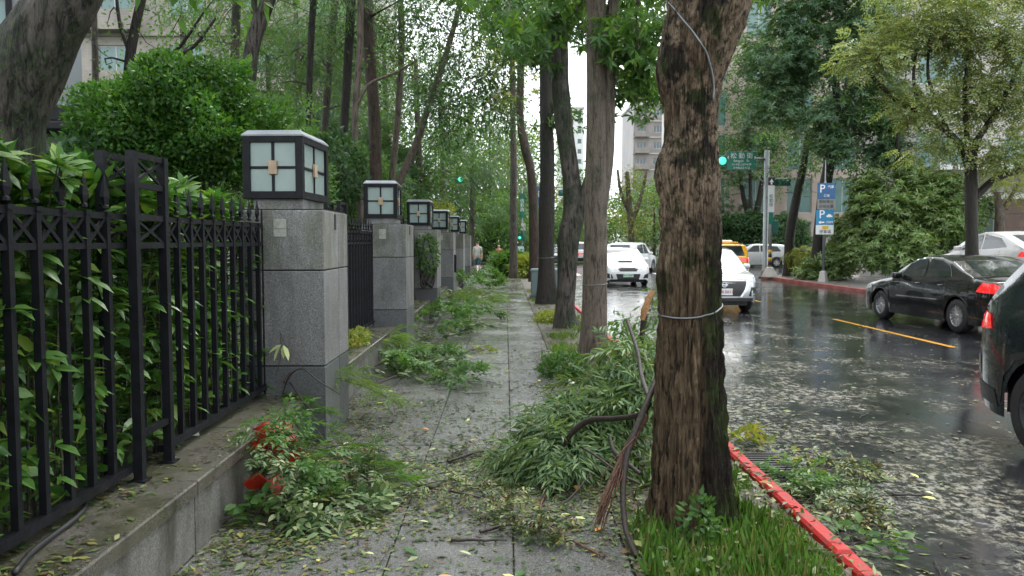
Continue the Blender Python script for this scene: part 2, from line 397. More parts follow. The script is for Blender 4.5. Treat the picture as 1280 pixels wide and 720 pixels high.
# low wall under the fence
lw = empty('low_wall', (-1.8, 6, 0), label='low weathered granite wall carrying the black fence and stone pillars', cat='wall')
def child(o, par, loc):          # keep world placement under an un-rotated root
    o.parent = par; o.location = Vector(loc) - par.location; return o
o = MB().span((-.40, -9, -.02), (.155, 38, .29)).build('wall_core', m_joint, lw)
cme = MB().cbox((0, 0, 0), (.47, 1.19, .07), .008).mesh('coping_stone'); cme.materials.append(m_ledge)
fme = MB().box((0, 0, 0), (.03, 1.19, .315)).mesh('facing_stone'); fme.materials.append(m_wall)
y = .5
while y < 40:
    for nm, me, loc in (('coping_stone', cme, (-1.835, y + .6, .345)), ('facing_stone', fme, (-1.632, y + .6, .152))):
        o = bpy.data.objects.new(nm, me); C.objects.link(o); child(o, lw, loc); o.location.z += rnd.uniform(-.002, .002); o.rotation_euler = (0, 0, rnd.gauss(0, .002))
    y += 1.2

# fence panels
pk = MB().span((-.016, -.016, .0), (.016, .016, 1.29))
pk.add([(-.023, -.023, 1.29), (.023, -.023, 1.29), (.023, .023, 1.29), (-.023, .023, 1.29), (-.023, -.023, 1.31), (.023, -.023, 1.31), (.023, .023, 1.31), (-.023, .023, 1.31)], [(0, 3, 2, 1), (4, 5, 6, 7), (0, 1, 5, 4), (1, 2, 6, 5), (2, 3, 7, 6), (3, 0, 4, 7)])
def spear(m, z):
    for (z0, a, z1, b) in ((0, .011, .02, .014), (.02, .014, .055, .030), (.055, .030, .165, .002)):
        m.add([(-a * .35, -a, z + z0), (a * .35, -a, z + z0), (a * .35, a, z + z0), (-a * .35, a, z + z0), (-b * .35, -b, z + z1), (b * .35, -b, z + z1), (b * .35, b, z + z1), (-b * .35, b, z + z1)], [(0, 3, 2, 1), (4, 5, 6, 7), (0, 1, 5, 4), (1, 2, 6, 5), (2, 3, 7, 6), (3, 0, 4, 7)])
    m.lathe([(.004, z - .006), (.017, z), (.017, z + .012), (.004, z + .02)], 8)
spear(pk, 1.325)
pk_me = pk.mesh('picket'); pk_me.materials.append(m_black)
crs_me = MB().bar((0, -.078, .012), (0, .078, .128), .015, .018).bar((.001, .078, .012), (.001, -.078, .128), .015, .018).mesh('cross_brace'); crs_me.materials.append(m_black)
FX, FZ = -1.94, .455
def fence(y0, y1, box, label):
    root = empty('iron_fence', (FX, y0, .38), label=label, cat='fence', group='iron fence panels between the pillars')
    def put(nm, me, loc): o = bpy.data.objects.new(nm, me); C.objects.link(o); return child(o, root, loc)
    segs = [(y0, box[0]), (box[1], y1)]
    for a, b in segs:
        if b - a < .1: continue
        for nm, z, wd, hg in (('bottom_rail', FZ, .05, .04), ('band_rail', 1.60, .022, .028), ('top_rail', 1.745, .022, .03)):
            put(nm, (lambda me: (me.materials.append(m_black), me)[1])(MB().span((-wd / 2, a, -hg / 2), (wd / 2, b, hg / 2)).mesh(nm)), (FX, 0, z))
        n = max(1, round((b - a) / .195)); st = (b - a) / n
        ys = [a + st * (i + (0 if a == y0 else .5)) for i in range(n)]
        for i, yy in enumerate(ys):
            put('picket', pk_me, (FX, yy, FZ + .0))
            if i: put('cross_brace', crs_me, (FX, (yy + ys[i - 1]) / 2, 1.602))
    # open box post
    p0, p1 = box; pm = m_black
    def pc(nm, mb): put(nm, (lambda me: (me.materials.append(pm), me)[1])(mb.mesh(nm)), (FX, 0, 0))
    for yy in (p0, p1):
        for dx in (-.11, .045):
            pc('post', MB().span((dx - .023, yy - .023, .375), (dx + .023, yy + .023, 2.08)).box((dx, yy, .383), (.085, .085, .014)))
    for dx in (-.11, .045):
        for z in (2.062, 1.91, 1.745, 1.60, .62): pc('rung', MB().span((dx - .014, p0 + .03, z - .016), (dx + .014, p1 - .03, z + .016)))
        for z0, z1 in ((1.925, 2.048), (1.615, 1.73)):
            pc('cross_brace', MB().bar((dx, p0 + .03, z0), (dx, p1 - .03, z1), .012, .016).bar((dx + .001, p1 - .03, z0), (dx + .001, p0 + .03, z1), .012, .016))
    return root
PY = [6.40 + 5.3 * k for k in range(6)]
PD = .95
fence(1.2, PY[0] - .02, (4.10, 4.46), 'black spear-topped iron fence in front of the broad-leaved hedge')
fence(PY[0] + PD + .02, PY[1] - .02, (9.15, 9.5), 'black iron fence between the first and second stone pillars')
fence(PY[1] + PD + .02, PY[2] - .02, (14.5, 14.85), 'black iron fence between the second and third stone pillars')

# pillars
m_plq = simple('plaque', (.30, .31, .27), .5, var=.25, scale=30)
m_slot = simple('dark_slot', (.012, .012, .013), .7)
ords = ['first', 'second', 'third', 'fourth', 'fifth', 'sixth']
pl0 = empty('stone_pillar', (-1.775, PY[0] + PD / 2, 0), label='large granite pillar nearest the red plastic debris, moss stained top course', cat='pillar', group='stone pillars along the pavement')
X0, X1 = -.325, .325; Y0, Y1 = -PD / 2, PD / 2
for z0, z1, mm in ((0, .615, m_pillar_base), (.625, 1.385, m_pillar), (1.395, 1.87, m_pillar_moss)):
    for xa, xb in ((X0, X0 + .15), (X0 + .165, X1)):
        for ya, yb in ((Y0, Y0 + .55), (Y0 + .565, Y1)):
            b = MB(); b.span((xa, ya, z0 - (.02 if z0 == 0 else 0)), (xb, yb, z1)); b.build('granite_block', mm, pl0, bevel=.006)
MB().span((X0 + .014, Y0 + .014, 0), (X1 - .014, Y1 - .014, 1.88)).build('pillar_core', m_slot, pl0)
MB().span((X0 + .06, Y0 + .12, 1.86), (X1 - .19, Y1 - .1, 1.97)).build('pillar_neck', m_pillar_moss, pl0, bevel=.006)
MB().span((-.07, Y0 - .006, 1.66), (.03, Y0 + .01, 1.80)).span((-.06, Y0 - .011, 1.725), (.02, Y0 + .01, 1.737)).build('plaque', m_plq, pl0)
MB().span((X1 - .01, Y0 + .4, 1.72), (X1 + .004, Y0 + .47, 1.85)).build('slot', m_slot, pl0)
# lanterns
m_cap = simple('lantern_cap_metal', (.22, .24, .26), .45, .2, .4, .15, 5)
m_frost, t, p = newmat('frosted_pane')
co = coords(t, 'Object')
t.links.new(ramp(t, tnoise(t, co, 4, 4), [(.3, (.21, .28, .265)), (.7, (.27, .345, .325))]), p.inputs['Base Color']); p.inputs['Roughness'].default_value = .22; p.inputs['Specular IOR Level'].default_value = .5
m_cop = simple('copper_plate', (.40, .29, .19), .45, .0, .5, .2, 20)
ln0 = empty('lantern', (-1.85, PY[0] + PD / 2 - .02, 1.965), R(-3), 'box lantern with frosted panes on the moss stained pillar by the hedge', 'lantern', 'box lanterns on the pillars')
LX, LY_, LH = .245, .38, .50
fr = MB()
for sx_ in (-1, 1):
    for sy_ in (-1, 1): fr.span((sx_ * LX, sy_ * LY_, .0), (sx_ * (LX - .06), sy_ * (LY_ - .06), LH))
for z0, z1 in ((0, .06), (LH - .05, LH)):
    for s_ in (-1, 1):
        fr.span((-LX + .06, s_ * LY_, z0), (LX - .06, s_ * (LY_ - .05), z1)); fr.span((s_ * LX, -LY_ + .06, z0), (s_ * (LX - .05), LY_ - .06, z1))
fr.span((-LX + .05, -LY_ + .05, .004), (LX - .05, LY_ - .05, .02))
fr.build('frame', m_black, ln0, bevel=.003)
for s_ in (-1, 1):
    MB().span((-.011, s_ * (LY_ - .012), .06), (.011, s_ * (LY_ - .03), LH - .05)).span((-LX + .06, s_ * (LY_ - .014), LH / 2 - .011), (LX - .06, s_ * (LY_ - .029), LH / 2 + .011)).build('glazing_bar', m_black, ln0)
    MB().span((s_ * (LX - .012), -.011, .06), (s_ * (LX - .03), .011, LH - .05)).span((s_ * (LX - .014), -LY_ + .06, LH / 2 - .011), (s_ * (LX - .029), LY_ - .06, LH / 2 + .011)).build('glazing_bar', m_black, ln0)
    for a in (-1, 1):
        for z0, z1 in ((.055, LH / 2 - .005), (LH / 2 + .005, LH - .045)):
            MB().span((a * .004, s_ * (LY_ - .022), z0), (a * (LX - .055), s_ * (LY_ - .034), z1)).build('pane', m_frost, ln0)
            MB().span((s_ * (LX - .022), a * .004, z0), (s_ * (LX - .034), a * (LY_ - .055), z1)).build('pane', m_frost, ln0)
    MB().span((-.034, s_ * (LY_ + .002), LH / 2 - .055), (.034, s_ * (LY_ - .02), LH / 2 + .055)).build('copper_plate', m_cop, ln0, bevel=.004)
    MB().span((s_ * (LX + .002), -.04, LH / 2 - .055), (s_ * (LX - .02), .04, LH / 2 + .055)).build('copper_plate', m_cop, ln0, bevel=.004)
a, b = LX + .004, LY_ + .004; c, d = LX - .035, LY_ - .035
MB().add([(-a, -b, LH), (a, -b, LH), (a, b, LH), (-a, b, LH), (-a, -b, LH + .012), (a, -b, LH + .012), (a, b, LH + .012), (-a, b, LH + .012), (-c, -d, LH + .05), (c, -d, LH + .05), (c, d, LH + .05), (-c, d, LH + .05)],
         [(0, 3, 2, 1), (0, 1, 5, 4), (1, 2, 6, 5), (2, 3, 7, 6), (3, 0, 4, 7), (4, 5, 9, 8), (5, 6, 10, 9), (6, 7, 11, 10), (7, 4, 8, 11), (8, 9, 10, 11)]).build('cap', m_cap, ln0)
wher = [None, 'at the far end of the second iron fence', 'with creeper hanging beside it', 'with a dark metal box on its side', 'beside the bright clipped hedge', 'closest to the walking man']
for k in range(1, 6):
    p_ = copy_tree(pl0); p_.location.y = PY[k] + PD / 2; p_['label'] = f'{ords[k]} granite pillar along the pavement, {wher[k]}'
    l_ = copy_tree(ln0); l_.location.y = PY[k] + PD / 2; l_.rotation_euler.z = R(rnd.uniform(-2, 3)); l_['label'] = f'box lantern on the {ords[k]} pillar {wher[k]}'
bx = MB().span((-1.455, PY[3] + .25, .75), (-1.39, PY[3] + .62, 1.25)).build('wall_box', m_black, None, bevel=.006); tag(bx, 'dark metal service box fixed to the fourth stone pillar', 'box')
# ================================================================ TREES
def smooth_path(pts, n):
    """Catmull-Rom through pts (each x,y,z,r)"""
    P = np.array([tuple(p) for p in pts], float); P = np.vstack([2 * P[0] - P[1], P, 2 * P[-1] - P[-2]])
    out = []; m = len(P) - 3
    for q in np.linspace(0, m - 1e-6, n):
        i = int(q); t = q - i; a, b, c, d = P[i], P[i + 1], P[i + 2], P[i + 3]
        out.append(.5 * (2 * b + (c - a) * t + (2 * a - 5 * b + 4 * c - d) * t * t + (3 * b - a - 3 * c + d) * t ** 3))
    return np.array(out)
def rough_tube(path, nseg, amp=.05, seed=0, lobes=0.0, freq=2.2, flare=0.0, flare_h=.5, fine=0.0, plates=0.0):
    """tube with a knobbly outline; path rows x,y,z,r"""
    n = len(path); V = np.zeros((n, nseg, 3)); u = None
    for i in range(n):
        t = path[min(i + 1, n - 1), :3] - path[max(i - 1, 0), :3]; t /= np.linalg.norm(t)
        if u is None: u = np.cross(t, [0, 1, .3]); u /= np.linalg.norm(u)
        u = u - t * u.dot(t); u /= np.linalg.norm(u); b = np.cross(t, u)
        z = path[i, 2] - path[0, 2]; fl = flare * math.exp(-z / flare_h) if flare else 0
        for k in range(nseg):
            a = 2 * math.pi * k / nseg; ca, sa = math.cos(a), math.sin(a)
            q = Vector((ca * freq * .5 + seed * 3.1, sa * freq * .5 - seed, path[i, 2] * freq * .45))
            r = 1 + amp * 2.2 * noise.noise(q) + amp * noise.noise(q * 2.7)
            if lobes: r += lobes * noise.noise(Vector((ca * 1.3 + seed, sa * 1.3, path[i, 2] * .25)))
            if fl: r += fl * (.75 + .9 * noise.noise(Vector((ca * 2.1, sa * 2.1 + seed, .3))))
            if fine: r += fine * (abs(noise.noise(Vector((ca * 8, sa * 8, path[i, 2] * 1.6 + seed)))) * 2 - .5) + fine * .6 * noise.noise(Vector((ca * 16, sa * 16, path[i, 2] * 7)))
            if plates: q3 = Vector((ca * 13 + noise.noise(q * 3) * 2, sa * 13, path[i, 2] * 5.5)); r += plates * min(.35, abs(noise.noise(q3))) * 2 + plates * .35 * noise.noise(q3 * 2.7)
            V[i, k] = path[i, :3] + (u * ca + b * sa) * path[i, 3] * r
    I = np.arange(n - 1)[:, None] * nseg; K = np.arange(nseg)[None]; K1 = (K + 1) % nseg
    Q = np.stack([I + K, I + K1, I + nseg + K1, I + nseg + K], -1).reshape(-1, 4)
    return V.reshape(-1, 3), Q
def quads(name, parts, mat, parent):
    V, Q = join(parts); return np_mesh(name, V, Q, mat, parent, True)
class Skel:
    """branch skeleton: starts from limbs, grows paths to leaf clusters"""
    def __init__(s): s.p = []; s.r = []; s.paths = []; s.ends = []
    def limb(s, path): s.p += [q[:3] for q in path]; s.r += [q[3] for q in path]
    def grow(s, targets, r_tip=.006, sag=.12, jit=.12, up=.0, maxr=.5):
        P = np.array(s.p); rr = np.array(s.r)
        d0 = np.array([np.min(np.linalg.norm(P - t, axis=1)) for t in targets])
        for i in np.argsort(d0):
            t = targets[i]; d = np.linalg.norm(P - t, axis=1)
            cost = d + 1.2 * np.maximum(0, P[:, 2] - t[2] - .3) + up * np.maximum(0, t[2] - P[:, 2] - 2.0)
            j = int(np.argmin(cost)); a = P[j]; L = np.linalg.norm(t - a)
            n = max(3, min(9, int(L / .28) + 2)); r0 = min(max(rr[j] * maxr, r_tip * 1.5), .012 + .020 * L)
            h = np.linspace(0, 1, n); off = NR.normal(size=3) * jit * L
            path = a + (t - a) * h[:, None] + off * (np.sin(h * math.pi))[:, None]
            path[:, 2] += sag * L * np.sin(h * math.pi) 
            rad = r0 + (r_tip - r0) * h ** .8
            s.paths.append((path, rad)); P = np.vstack([P, path[1:]]); rr = np.concatenate([rr, rad[1:]])
            s.ends.append(unit(path[-1] - path[-2]))
        order = np.argsort(np.argsort(d0)); s.end_dir = np.array(s.ends)[order]
    def mesh(s, name, mat, parent, n=5):
        mb = []
        for path, rad in s.paths:
            mb.append(plain_tube(path, rad, n))
        return quads(name, mb, mat, parent) if mb else None
def plain_tube(path, rad, n=5):
    m = len(path); t = np.gradient(path, axis=0); t = unit(t)
    ref = np.array([.3, .9, .2]) if abs(t[0, 1]) < .8 else np.array([.9, .1, .2])
    u = unit(np.cross(t, ref)); b = np.cross(t, u); a = np.arange(n) * 2 * math.pi / n
    V = path[:, None] + (u[:, None] * np.cos(a)[None, :, None] + b[:, None] * np.sin(a)[None, :, None]) * np.asarray(rad)[:, None, None]
    I = np.arange(m - 1)[:, None] * n; K = np.arange(n)[None]; K1 = (K + 1) % n
    return V.reshape(-1, 3), np.stack([I + K, I + K1, I + n + K1, I + n + K], -1).reshape(-1, 4)
def crown_pts(crowns):
    out = []
    for (cx, cy, cz, rx, ry, rz, n) in crowns: out.append(np.array([cx, cy, cz]) + in_ball(n, .42) * np.array([rx, ry, rz]))
    return np.concatenate(out)
def foliage(style, P, Dr, dens, size, spread):
    """leaf geometry around cluster points P with twig directions Dr"""
    n = len(P); reps = np.repeat(np.arange(n), dens); m = len(reps)
    Q = P[reps] + in_ball(m, .5) * spread * np.array([1, 1, .75]); O = unit(Q - P[reps] + .35 * Dr[reps] * spread)
    N = unit(np.array([0, 0, 1.0]) + NR.normal(size=(m, 3)) * .45)
    if style == 'broad':
        D = O + NR.normal(size=(m, 3)) * .5; D[:, 2] -= .25
        return leaves(Q, D, N, size * NR.uniform(.7, 1.25, m), size * .48, curl=.18)
    if style == 'small':
        D = O + NR.normal(size=(m, 3)) * .6
        return leaves(Q, D, N, size * NR.uniform(.7, 1.25, m), size * .55)
    if style == 'pinnate':
        D = O + NR.normal(size=(m, 3)) * .3; D[:, 2] *= .6; D[:, 2] -= .1
        return sprig_leaves(Q, D, N, 5, size * 3.2, size, size * .42, 62, .25)
    if style == 'feather':       # soft drooping needle sprays
        D = O + NR.normal(size=(m, 3)) * .3; D[:, 2] = D[:, 2] * .5 - .35
        return sprig_leaves(Q, D, N, 6, size * 3.4, size * 1.1, size * .22, 42, .35, single=True)
    if style == 'whorl':
        A = unit(O * .6 + np.array([0, 0, .8]) + NR.normal(size=(m, 3)) * .35)
        return whorls(Q, A, 7, size, size * .27, 72, .25)
    if style == 'palm':          # hand-shaped leaves hanging
        A = unit(O * .5 + np.array([0, 0, .5]) + NR.normal(size=(m, 3)) * .5)
        return whorls(Q, A, 6, size, size * .33, 80, .35)
    if style == 'loose':
        D = O + Dr[reps] * .5 + NR.normal(size=(m, 3)) * .45; D[:, 2] = D[:, 2] * .6 - .2
        return sprig_leaves(Q, D, N, 4, size * 1.9, size, size * .21, 42, .3)
    if style == 'willow':
        D = O * .6 + NR.normal(size=(m, 3)) * .25; D[:, 2] -= .55
        return sprig_leaves(Q, D, N, 5, size * 2.6, size, size * .17, 38, .4)
def tree(name, label, trunk, crowns, style, lm, bm_, dens=30, size=.1, spread=.5, limbs=(), group=None, cat='tree', nseg=10, amp=.06, flare=.35, n=24, sag=.1, r_tip=.006, fine=0, lobes=0, seed=None, up=0):
    """trunk and limbs: rows (x,y,z,r)"""
    sd = rnd.random() * 9 if seed is None else seed
    root = empty(name, tuple(trunk[0][:3]), 0, label, cat, group)
    base = np.array(trunk[0][:3])
    tp = smooth_path(trunk, n); sk = Skel(); sk.limb(tp[len(tp) // 3:])
    V, Q = rough_tube(tp, nseg, amp, sd, lobes, flare=flare, flare_h=.35, fine=fine)
    np_mesh('trunk', V - base, Q, bm_, root, True)
    for lb in limbs:
        lp = smooth_path(lb, 14); sk.limb(lp[2:])
        V, Q = rough_tube(lp, max(6, nseg // 2), amp, sd + 1); np_mesh('limb', V - base, Q, bm_, root, True)
    T = crown_pts(crowns); sk.grow(T, r_tip=r_tip, sag=sag, up=up)
    if sk.paths:
        V, Q = join([plain_tube(p_ - base, r_, 5) for p_, r_ in sk.paths]); np_mesh('branches', V, Q, bm_, root, True)['kind'] = 'stuff'
    V, Tt = foliage(style, T, sk.end_dir, dens, size, spread)
    np_mesh('crown', V - base, Tt, lm, root)
    return root
# colours
lm_dark = leaf_mat('dark_evergreen_leaf', [(.015, .04, .018), (.03, .065, .026), (.022, .055, .022), (.05, .09, .03)])
lm_mid = leaf_mat('mid_green_leaf', [(.03, .075, .02), (.05, .11, .026), (.04, .09, .03), (.075, .13, .03)])
lm_yel = leaf_mat('yellow_green_leaf', [(.08, .12, .022), (.13, .16, .03), (.10, .14, .04), (.19, .16, .025)])
lm_gold = leaf_mat('golden_pinnate_leaf', [(.08, .13, .045), (.14, .17, .05), (.10, .15, .06), (.20, .19, .035), (.13, .19, .10), (.17, .20, .06), (.20, .25, .16), (.21, .21, .06)], trans=.35, gain=1.45, tcol=(1.2, 1.2, .55))
lm_blue = leaf_mat('blue_green_leaf', [(.03, .07, .04), (.05, .095, .05), (.04, .085, .04), (.075, .125, .065), (.11, .155, .10)])
lm_fea = leaf_mat('soft_needle_leaf', [(.035, .075, .035), (.055, .10, .05), (.04, .09, .055), (.08, .12, .05)], rough=.6)
lm_hed = leaf_mat('glossy_hedge_leaf', [(.025, .075, .018), (.05, .125, .022), (.04, .10, .022), (.09, .18, .03), (.14, .21, .035)], rough=.33, trans=.25, spec=.4, gain=1.3, tcol=(1.1, 1.25, .6))
lm_box = leaf_mat('clipped_shrub_leaf', [(.014, .05, .010), (.03, .085, .014), (.022, .065, .012), (.065, .13, .02)], rough=.35)
lm_tip = leaf_mat('orange_young_leaf', [(.35, .12, .03), (.30, .16, .05), (.25, .2, .05)], trans=.35)
bk_grey = bark_mat('grey_bark', (.012, .010, .008), (.085, .07, .054), moss_amt=.45)
bk_dark = bark_mat('dark_wet_bark', (.007, .006, .005), (.03, .024, .019), (.02, .035, .012), .5)
bk_tan = bark_mat('tan_bark', (.035, .027, .02), (.125, .10, .075), moss_amt=.35, bstr=.6)
bk_red = bark_mat('reddish_bark', (.014, .009, .007), (.062, .038, .028), moss_amt=.4)
bk_moss = bark_mat('mossy_bark', (.004, .0035, .003), (.085, .07, .06), (.022, .045, .005), .8, .7, 1.0)

def tk(pts, Y, wpx):
    """trunk rows from pixels at distance Y (or rows with their own Y): (px, py[, width px])"""
    rows = []
    for q in pts:
        w_ = q[2] if len(q) > 2 else wpx; yy = q[3] if len(q) > 3 else Y
        v = at(q[0], q[1], yy); rows.append((v.x, v.y, v.z, w_ * yy / F / 2))
    return rows
def ground_rows(rows, z):        # extend a trunk straight down to the ground
    a = rows[0]; b = rows[1]; dz = max(.2, b[2] - a[2]); k = (a[2] - z) / dz * .5
    return [(a[0] + (a[0] - b[0]) * min(k, .5), a[1], z - .05, a[3] * 1.12)] + rows if a[2] > z + .05 else rows

# ---- the big near street tree: hero trunk
m_t1, t, p = newmat('old_street_tree_bark')
co = coords(t, 'Object'); sx = nd(t, 'ShaderNodeSeparateXYZ'); t.links.new(co, sx.inputs[0])
cst = tmix(t, .6, coords(t, 'Object', (15, 15, 2.6)), tnoise(t, coords(t, 'Object', (3, 3, 2)), 1.5, 4), 'ADD')
crk = ramp(t, tnoise(t, cst, 2.4, 7, .62, .5), [(.36, 0), (.46, .7), (.62, 1)])
fib = tnoise(t, coords(t, 'Object', (34, 34, 5)), 2.2, 6, .68)
pat = tnoise(t, coords(t, 'Object', (1.6, 1.6, .8)), 1.4, 6, .62)
def mrange(src, a, b):
    m_ = nd(t, 'ShaderNodeMapRange'); t.links.new(src, m_.inputs[0]); m_.inputs[1].default_value = a; m_.inputs[2].default_value = b; return m_.outputs[0]
brown = tmix(t, crk, (.014, .009, .006), ramp(t, fib, [(.3, (.07, .046, .026)), (.65, (.215, .15, .088))]))
speck = ramp(t, tnoise(t, coords(t, 'Object', (16, 16, 8)), 2.2, 7, .8), [(.42, 0), (.52, 1)])
pale = tmix(t, speck, (.030, .021, .014), ramp(t, fib, [(.3, (.20, .14, .09)), (.7, (.40, .30, .20))]))
bare = tmath(t, 'MULTIPLY', mrange(sx.outputs[2], 1.25, 1.9), ramp(t, pat, [(.43, 0), (.49, 1)]))
colr = tmix(t, bare, brown, pale)
# black rot and moss down the road-side flank, dark weathered blotches above
mosc = tmix(t, ramp(t, tnoise(t, coords(t, 'Object'), 4.5, 6, .65), [(.47, 0), (.56, 1)]), tmix(t, speck, (.004, .0035, .003), (.020, .013, .008)), tmix(t, fib, (.008, .016, .003), (.04, .062, .008)))
flank = mrange(tmath(t, 'ADD', sx.outputs[0], tmath(t, 'MULTIPLY', tnoise(t, coords(t, 'Object', (2.5, 2.5, 1.2)), 1.6, 6, .65), .26)), .125, .165)
low = mrange(sx.outputs[2], 1.95, 1.55)
blot = ramp(t, tnoise(t, coords(t, 'Object', (2.2, 2.2, 1.5)), 1.5, 7, .7), [(.52, 0), (.58, 1)])
rotm = tmath(t, 'MAXIMUM', tmath(t, 'MULTIPLY', flank, low), tmath(t, 'MULTIPLY', blot, mrange(sx.outputs[2], 1.0, 1.5)))
colr = tmix(t, tmath(t, 'MULTIPLY', rotm, ramp(t, fib, [(.3, 1), (.62, .92), (.75, .35)])), colr, mosc)
t.links.new(colr, p.inputs['Base Color']); p.inputs['Roughness'].default_value = .6; p.inputs['Specular IOR Level'].default_value = .25
bump(t, p, tmath(t, 'ADD', crk, fib), 1.0, .035)

D1 = 4.65
g1 = gp(866, 648); D1 = g1.y
rows = tk([(863, 668, 112), (862, 600, 104), (861, 500, 94), (861, 400, 86), (863, 310, 81), (863, 230, 77), (864, 170, 70), (866, 120, 70), (869, 60, 88), (880, 0, 96)], D1, 90)
rows = [(a, b, c, r * .86) for a, b, c, r in rows] + [(1.16, D1, 3.5, .24), (1.12, D1 + .1, 4.6, .20), (1.0, D1 + .3, 6.2, .13)]
t1 = empty('street_tree', (g1.x, g1.y, 0), 0, 'thick old street tree with flaking brown bark, black rot and moss', 'tree', 'street trees along the red kerb')
tp = smooth_path(rows, 460); b0 = np.array([g1.x, g1.y, 0])
V, Q = rough_tube(tp, 220, .03, 3.3, lobes=.05, freq=2.6, flare=.5, flare_h=.13, fine=.11, plates=.10)
# buttress fluting and old knots
rel = V - b0; ang = np.arctan2(rel[:, 1], rel[:, 0])
groove = np.exp(-((ang + 1.50) / .11) ** 2) * np.clip((1.7 - rel[:, 2]) / 1.2, 0, 1) * .06 + np.exp(-((ang + .72) / .07) ** 2) * np.clip((1.5 - rel[:, 2]) / 1.2, 0, 1) * .04
for (kx, kz, kr, kh) in ((-.22, 2.55, .16, .045), (-.22, 2.02, .13, .05), (-.2, 1.45, .10, .025), (.15, 2.9, .2, .05)):
    dk = np.hypot((rel[:, 0] - kx), (rel[:, 2] - kz)); groove = groove - np.exp(-(dk / kr) ** 2) * kh
cxy = np.zeros((len(V), 2)); idx = np.arange(len(V)) // 220; cxy = tp[idx, :2]; rad_ = V[:, :2] - cxy
V[:, :2] -= unit(rad_) * groove[:, None]
t1_bvh = BVHTree.FromPolygons([tuple(q) for q in V.tolist()], Q.tolist())
np_mesh('trunk', V - b0, Q, m_t1, t1, True)
sk = Skel(); sk.limb(tp[330:])
for lb in ([(1.18, D1, 3.05, .17), (1.75, D1 + .1, 3.9, .13), (2.6, D1 + .5, 5.0, .09), (3.4, D1 + .8, 5.9, .05)], [(1.12, D1, 3.7, .15), (.4, D1 + .5, 4.6, .10), (-.6, D1 + 1.1, 5.6, .06)]):
    lp = smooth_path(lb, 14); sk.limb(lp[2:]); V, Q = rough_tube(lp, 14, .06, 2); np_mesh('limb', V - b0, Q, m_t1, t1, True)
T = crown_pts([(1.0, D1 + .4, 6.6, 3.2, 3.0, 1.7, 90), (3.2, D1 + .6, 6.1, 1.6, 2.0, .9, 30), (-1.0, D1 + .8, 6.2, 1.6, 2, .9, 30)]); sk.grow(T)
V, Q = join([plain_tube(p_ - b0, r_, 5) for p_, r_ in sk.paths]); np_mesh('branches', V, Q, bk_grey, t1, True)
V, Tt = foliage('broad', T, sk.end_dir, 45, .12, .55); np_mesh('crown', V - b0, Tt, lm_mid, t1)

# ---- the other street trees in the row
ST = 'street trees along the red kerb'
rows = tk([(742, 462, 46), (742, 440, 36), (743, 380, 31), (744, 300, 29), (745, 200, 26), (746, 100, 25), (745, 0, 24)], gp(742, 456).y, 30)
y2 = rows[0][1]
rows += [(rows[-1][0], y2, 5.6, .11), (rows[-1][0] + .1, y2 + .2, 6.8, .07)]
fork = tk([(746, 262, 26), (757, 200, 20), (760, 120, 18), (762, 40, 17)], y2 + .05, 20); fork += [(fork[-1][0] + .2, y2, 5.6, .06)]
hang = tk([(760, 95, 8), (775, 75, 7), (788, 40, 5), (800, -10, 4)], y2, 6)
def cr(px, py, Y, rx, ry, rz, n): v = at(px, py, Y); return (v.x, v.y, v.z, rx, ry, rz, n)
t2 = tree('street_tree', 'slim straight tan street tree with a forked trunk ringed by wire', rows,
     [cr(740, -60, y2, 2.6, 2.2, 1.2, 60), cr(795, 55, y2 - .3, .5, .5, .55, 12), cr(775, 105, y2 + .4, .45, .4, .3, 8), cr(715, 30, y2 + .5, .3, .4, .4, 5)], 'palm', lm_mid, bk_tan, 10, .17, .36,
     limbs=[fork, hang], group=ST, nseg=28, amp=.03, flare=.16, n=60, seed=1.2, fine=.02)
y3 = gp(707, 408).y
rows = tk([(708, 412, 34), (706, 390, 25), (709, 340, 24), (711, 300, 27), (717, 265, 27), (713, 215, 21), (705, 160, 22), (700, 90, 20), (703, 0, 18)], y3, 25)
rows += [(rows[-1][0] + .3, y3, 7.4, .09)]
fk = tk([(717, 275, 24), (736, 235, 19), (748, 190, 17), (757, 120, 15), (762, 40, 13)], y3, 18)
tree('street_tree', 'crooked knotty street tree with curved forking trunk', rows,
     [cr(700, -70, y3, 2.8, 2.6, 1.5, 50), cr(672, 45, y3, .8, 1.0, .8, 16), cr(775, 20, y3, 1.0, 1.0, .7, 16), cr(815, 110, y3 + 1.5, .35, .5, .6, 9)], 'palm', lm_mid, bk_moss, 12, .18, .45, limbs=[fk], group=ST, nseg=22, amp=.07, flare=.2, n=50, seed=4.4, fine=.03)
y4 = gp(683, 379).y
rows = tk([(684, 382, 27), (683, 340, 21), (683, 280, 20), (684, 200, 18), (683, 120, 16), (682, 40, 16), (682, -20, 15)], y4, 20); rows += [(rows[-1][0], y4, 9.5, .1)]
t4 = tree('street_tree', 'straight blackish wet street tree before the grey utility cabinet', rows,
     [cr(682, -30, y4, 3.2, 2.8, 2.0, 50), cr(655, 30, y4, 1.0, 1.2, 1.2, 18), cr(700, 140, y4, .35, .5, .5, 6)], 'palm', lm_mid, bk_dark, 12, .2, .55, group=ST, nseg=18, amp=.06, flare=.25, n=40, seed=6.1, lobes=.12)
y5 = 27.5
rows = tk([(668, 352, 14), (667, 280, 12), (664, 220, 11), (655, 180, 11), (650, 140, 9), (652, 60, 8)], y5, 10)
tree('street_tree', 'curving bare-stemmed street tree behind the utility cabinet', rows, [cr(655, 20, y5, 2.2, 2.5, 2.4, 40)], 'palm', lm_mid, bk_red, 10, .2, .6, group=ST, nseg=12, n=30, flare=.2)
y6 = 33.5
rows = tk([(642, 348, 10), (642, 280, 9), (642, 200, 8), (641, 120, 7), (640, 40, 6)], y6, 9)
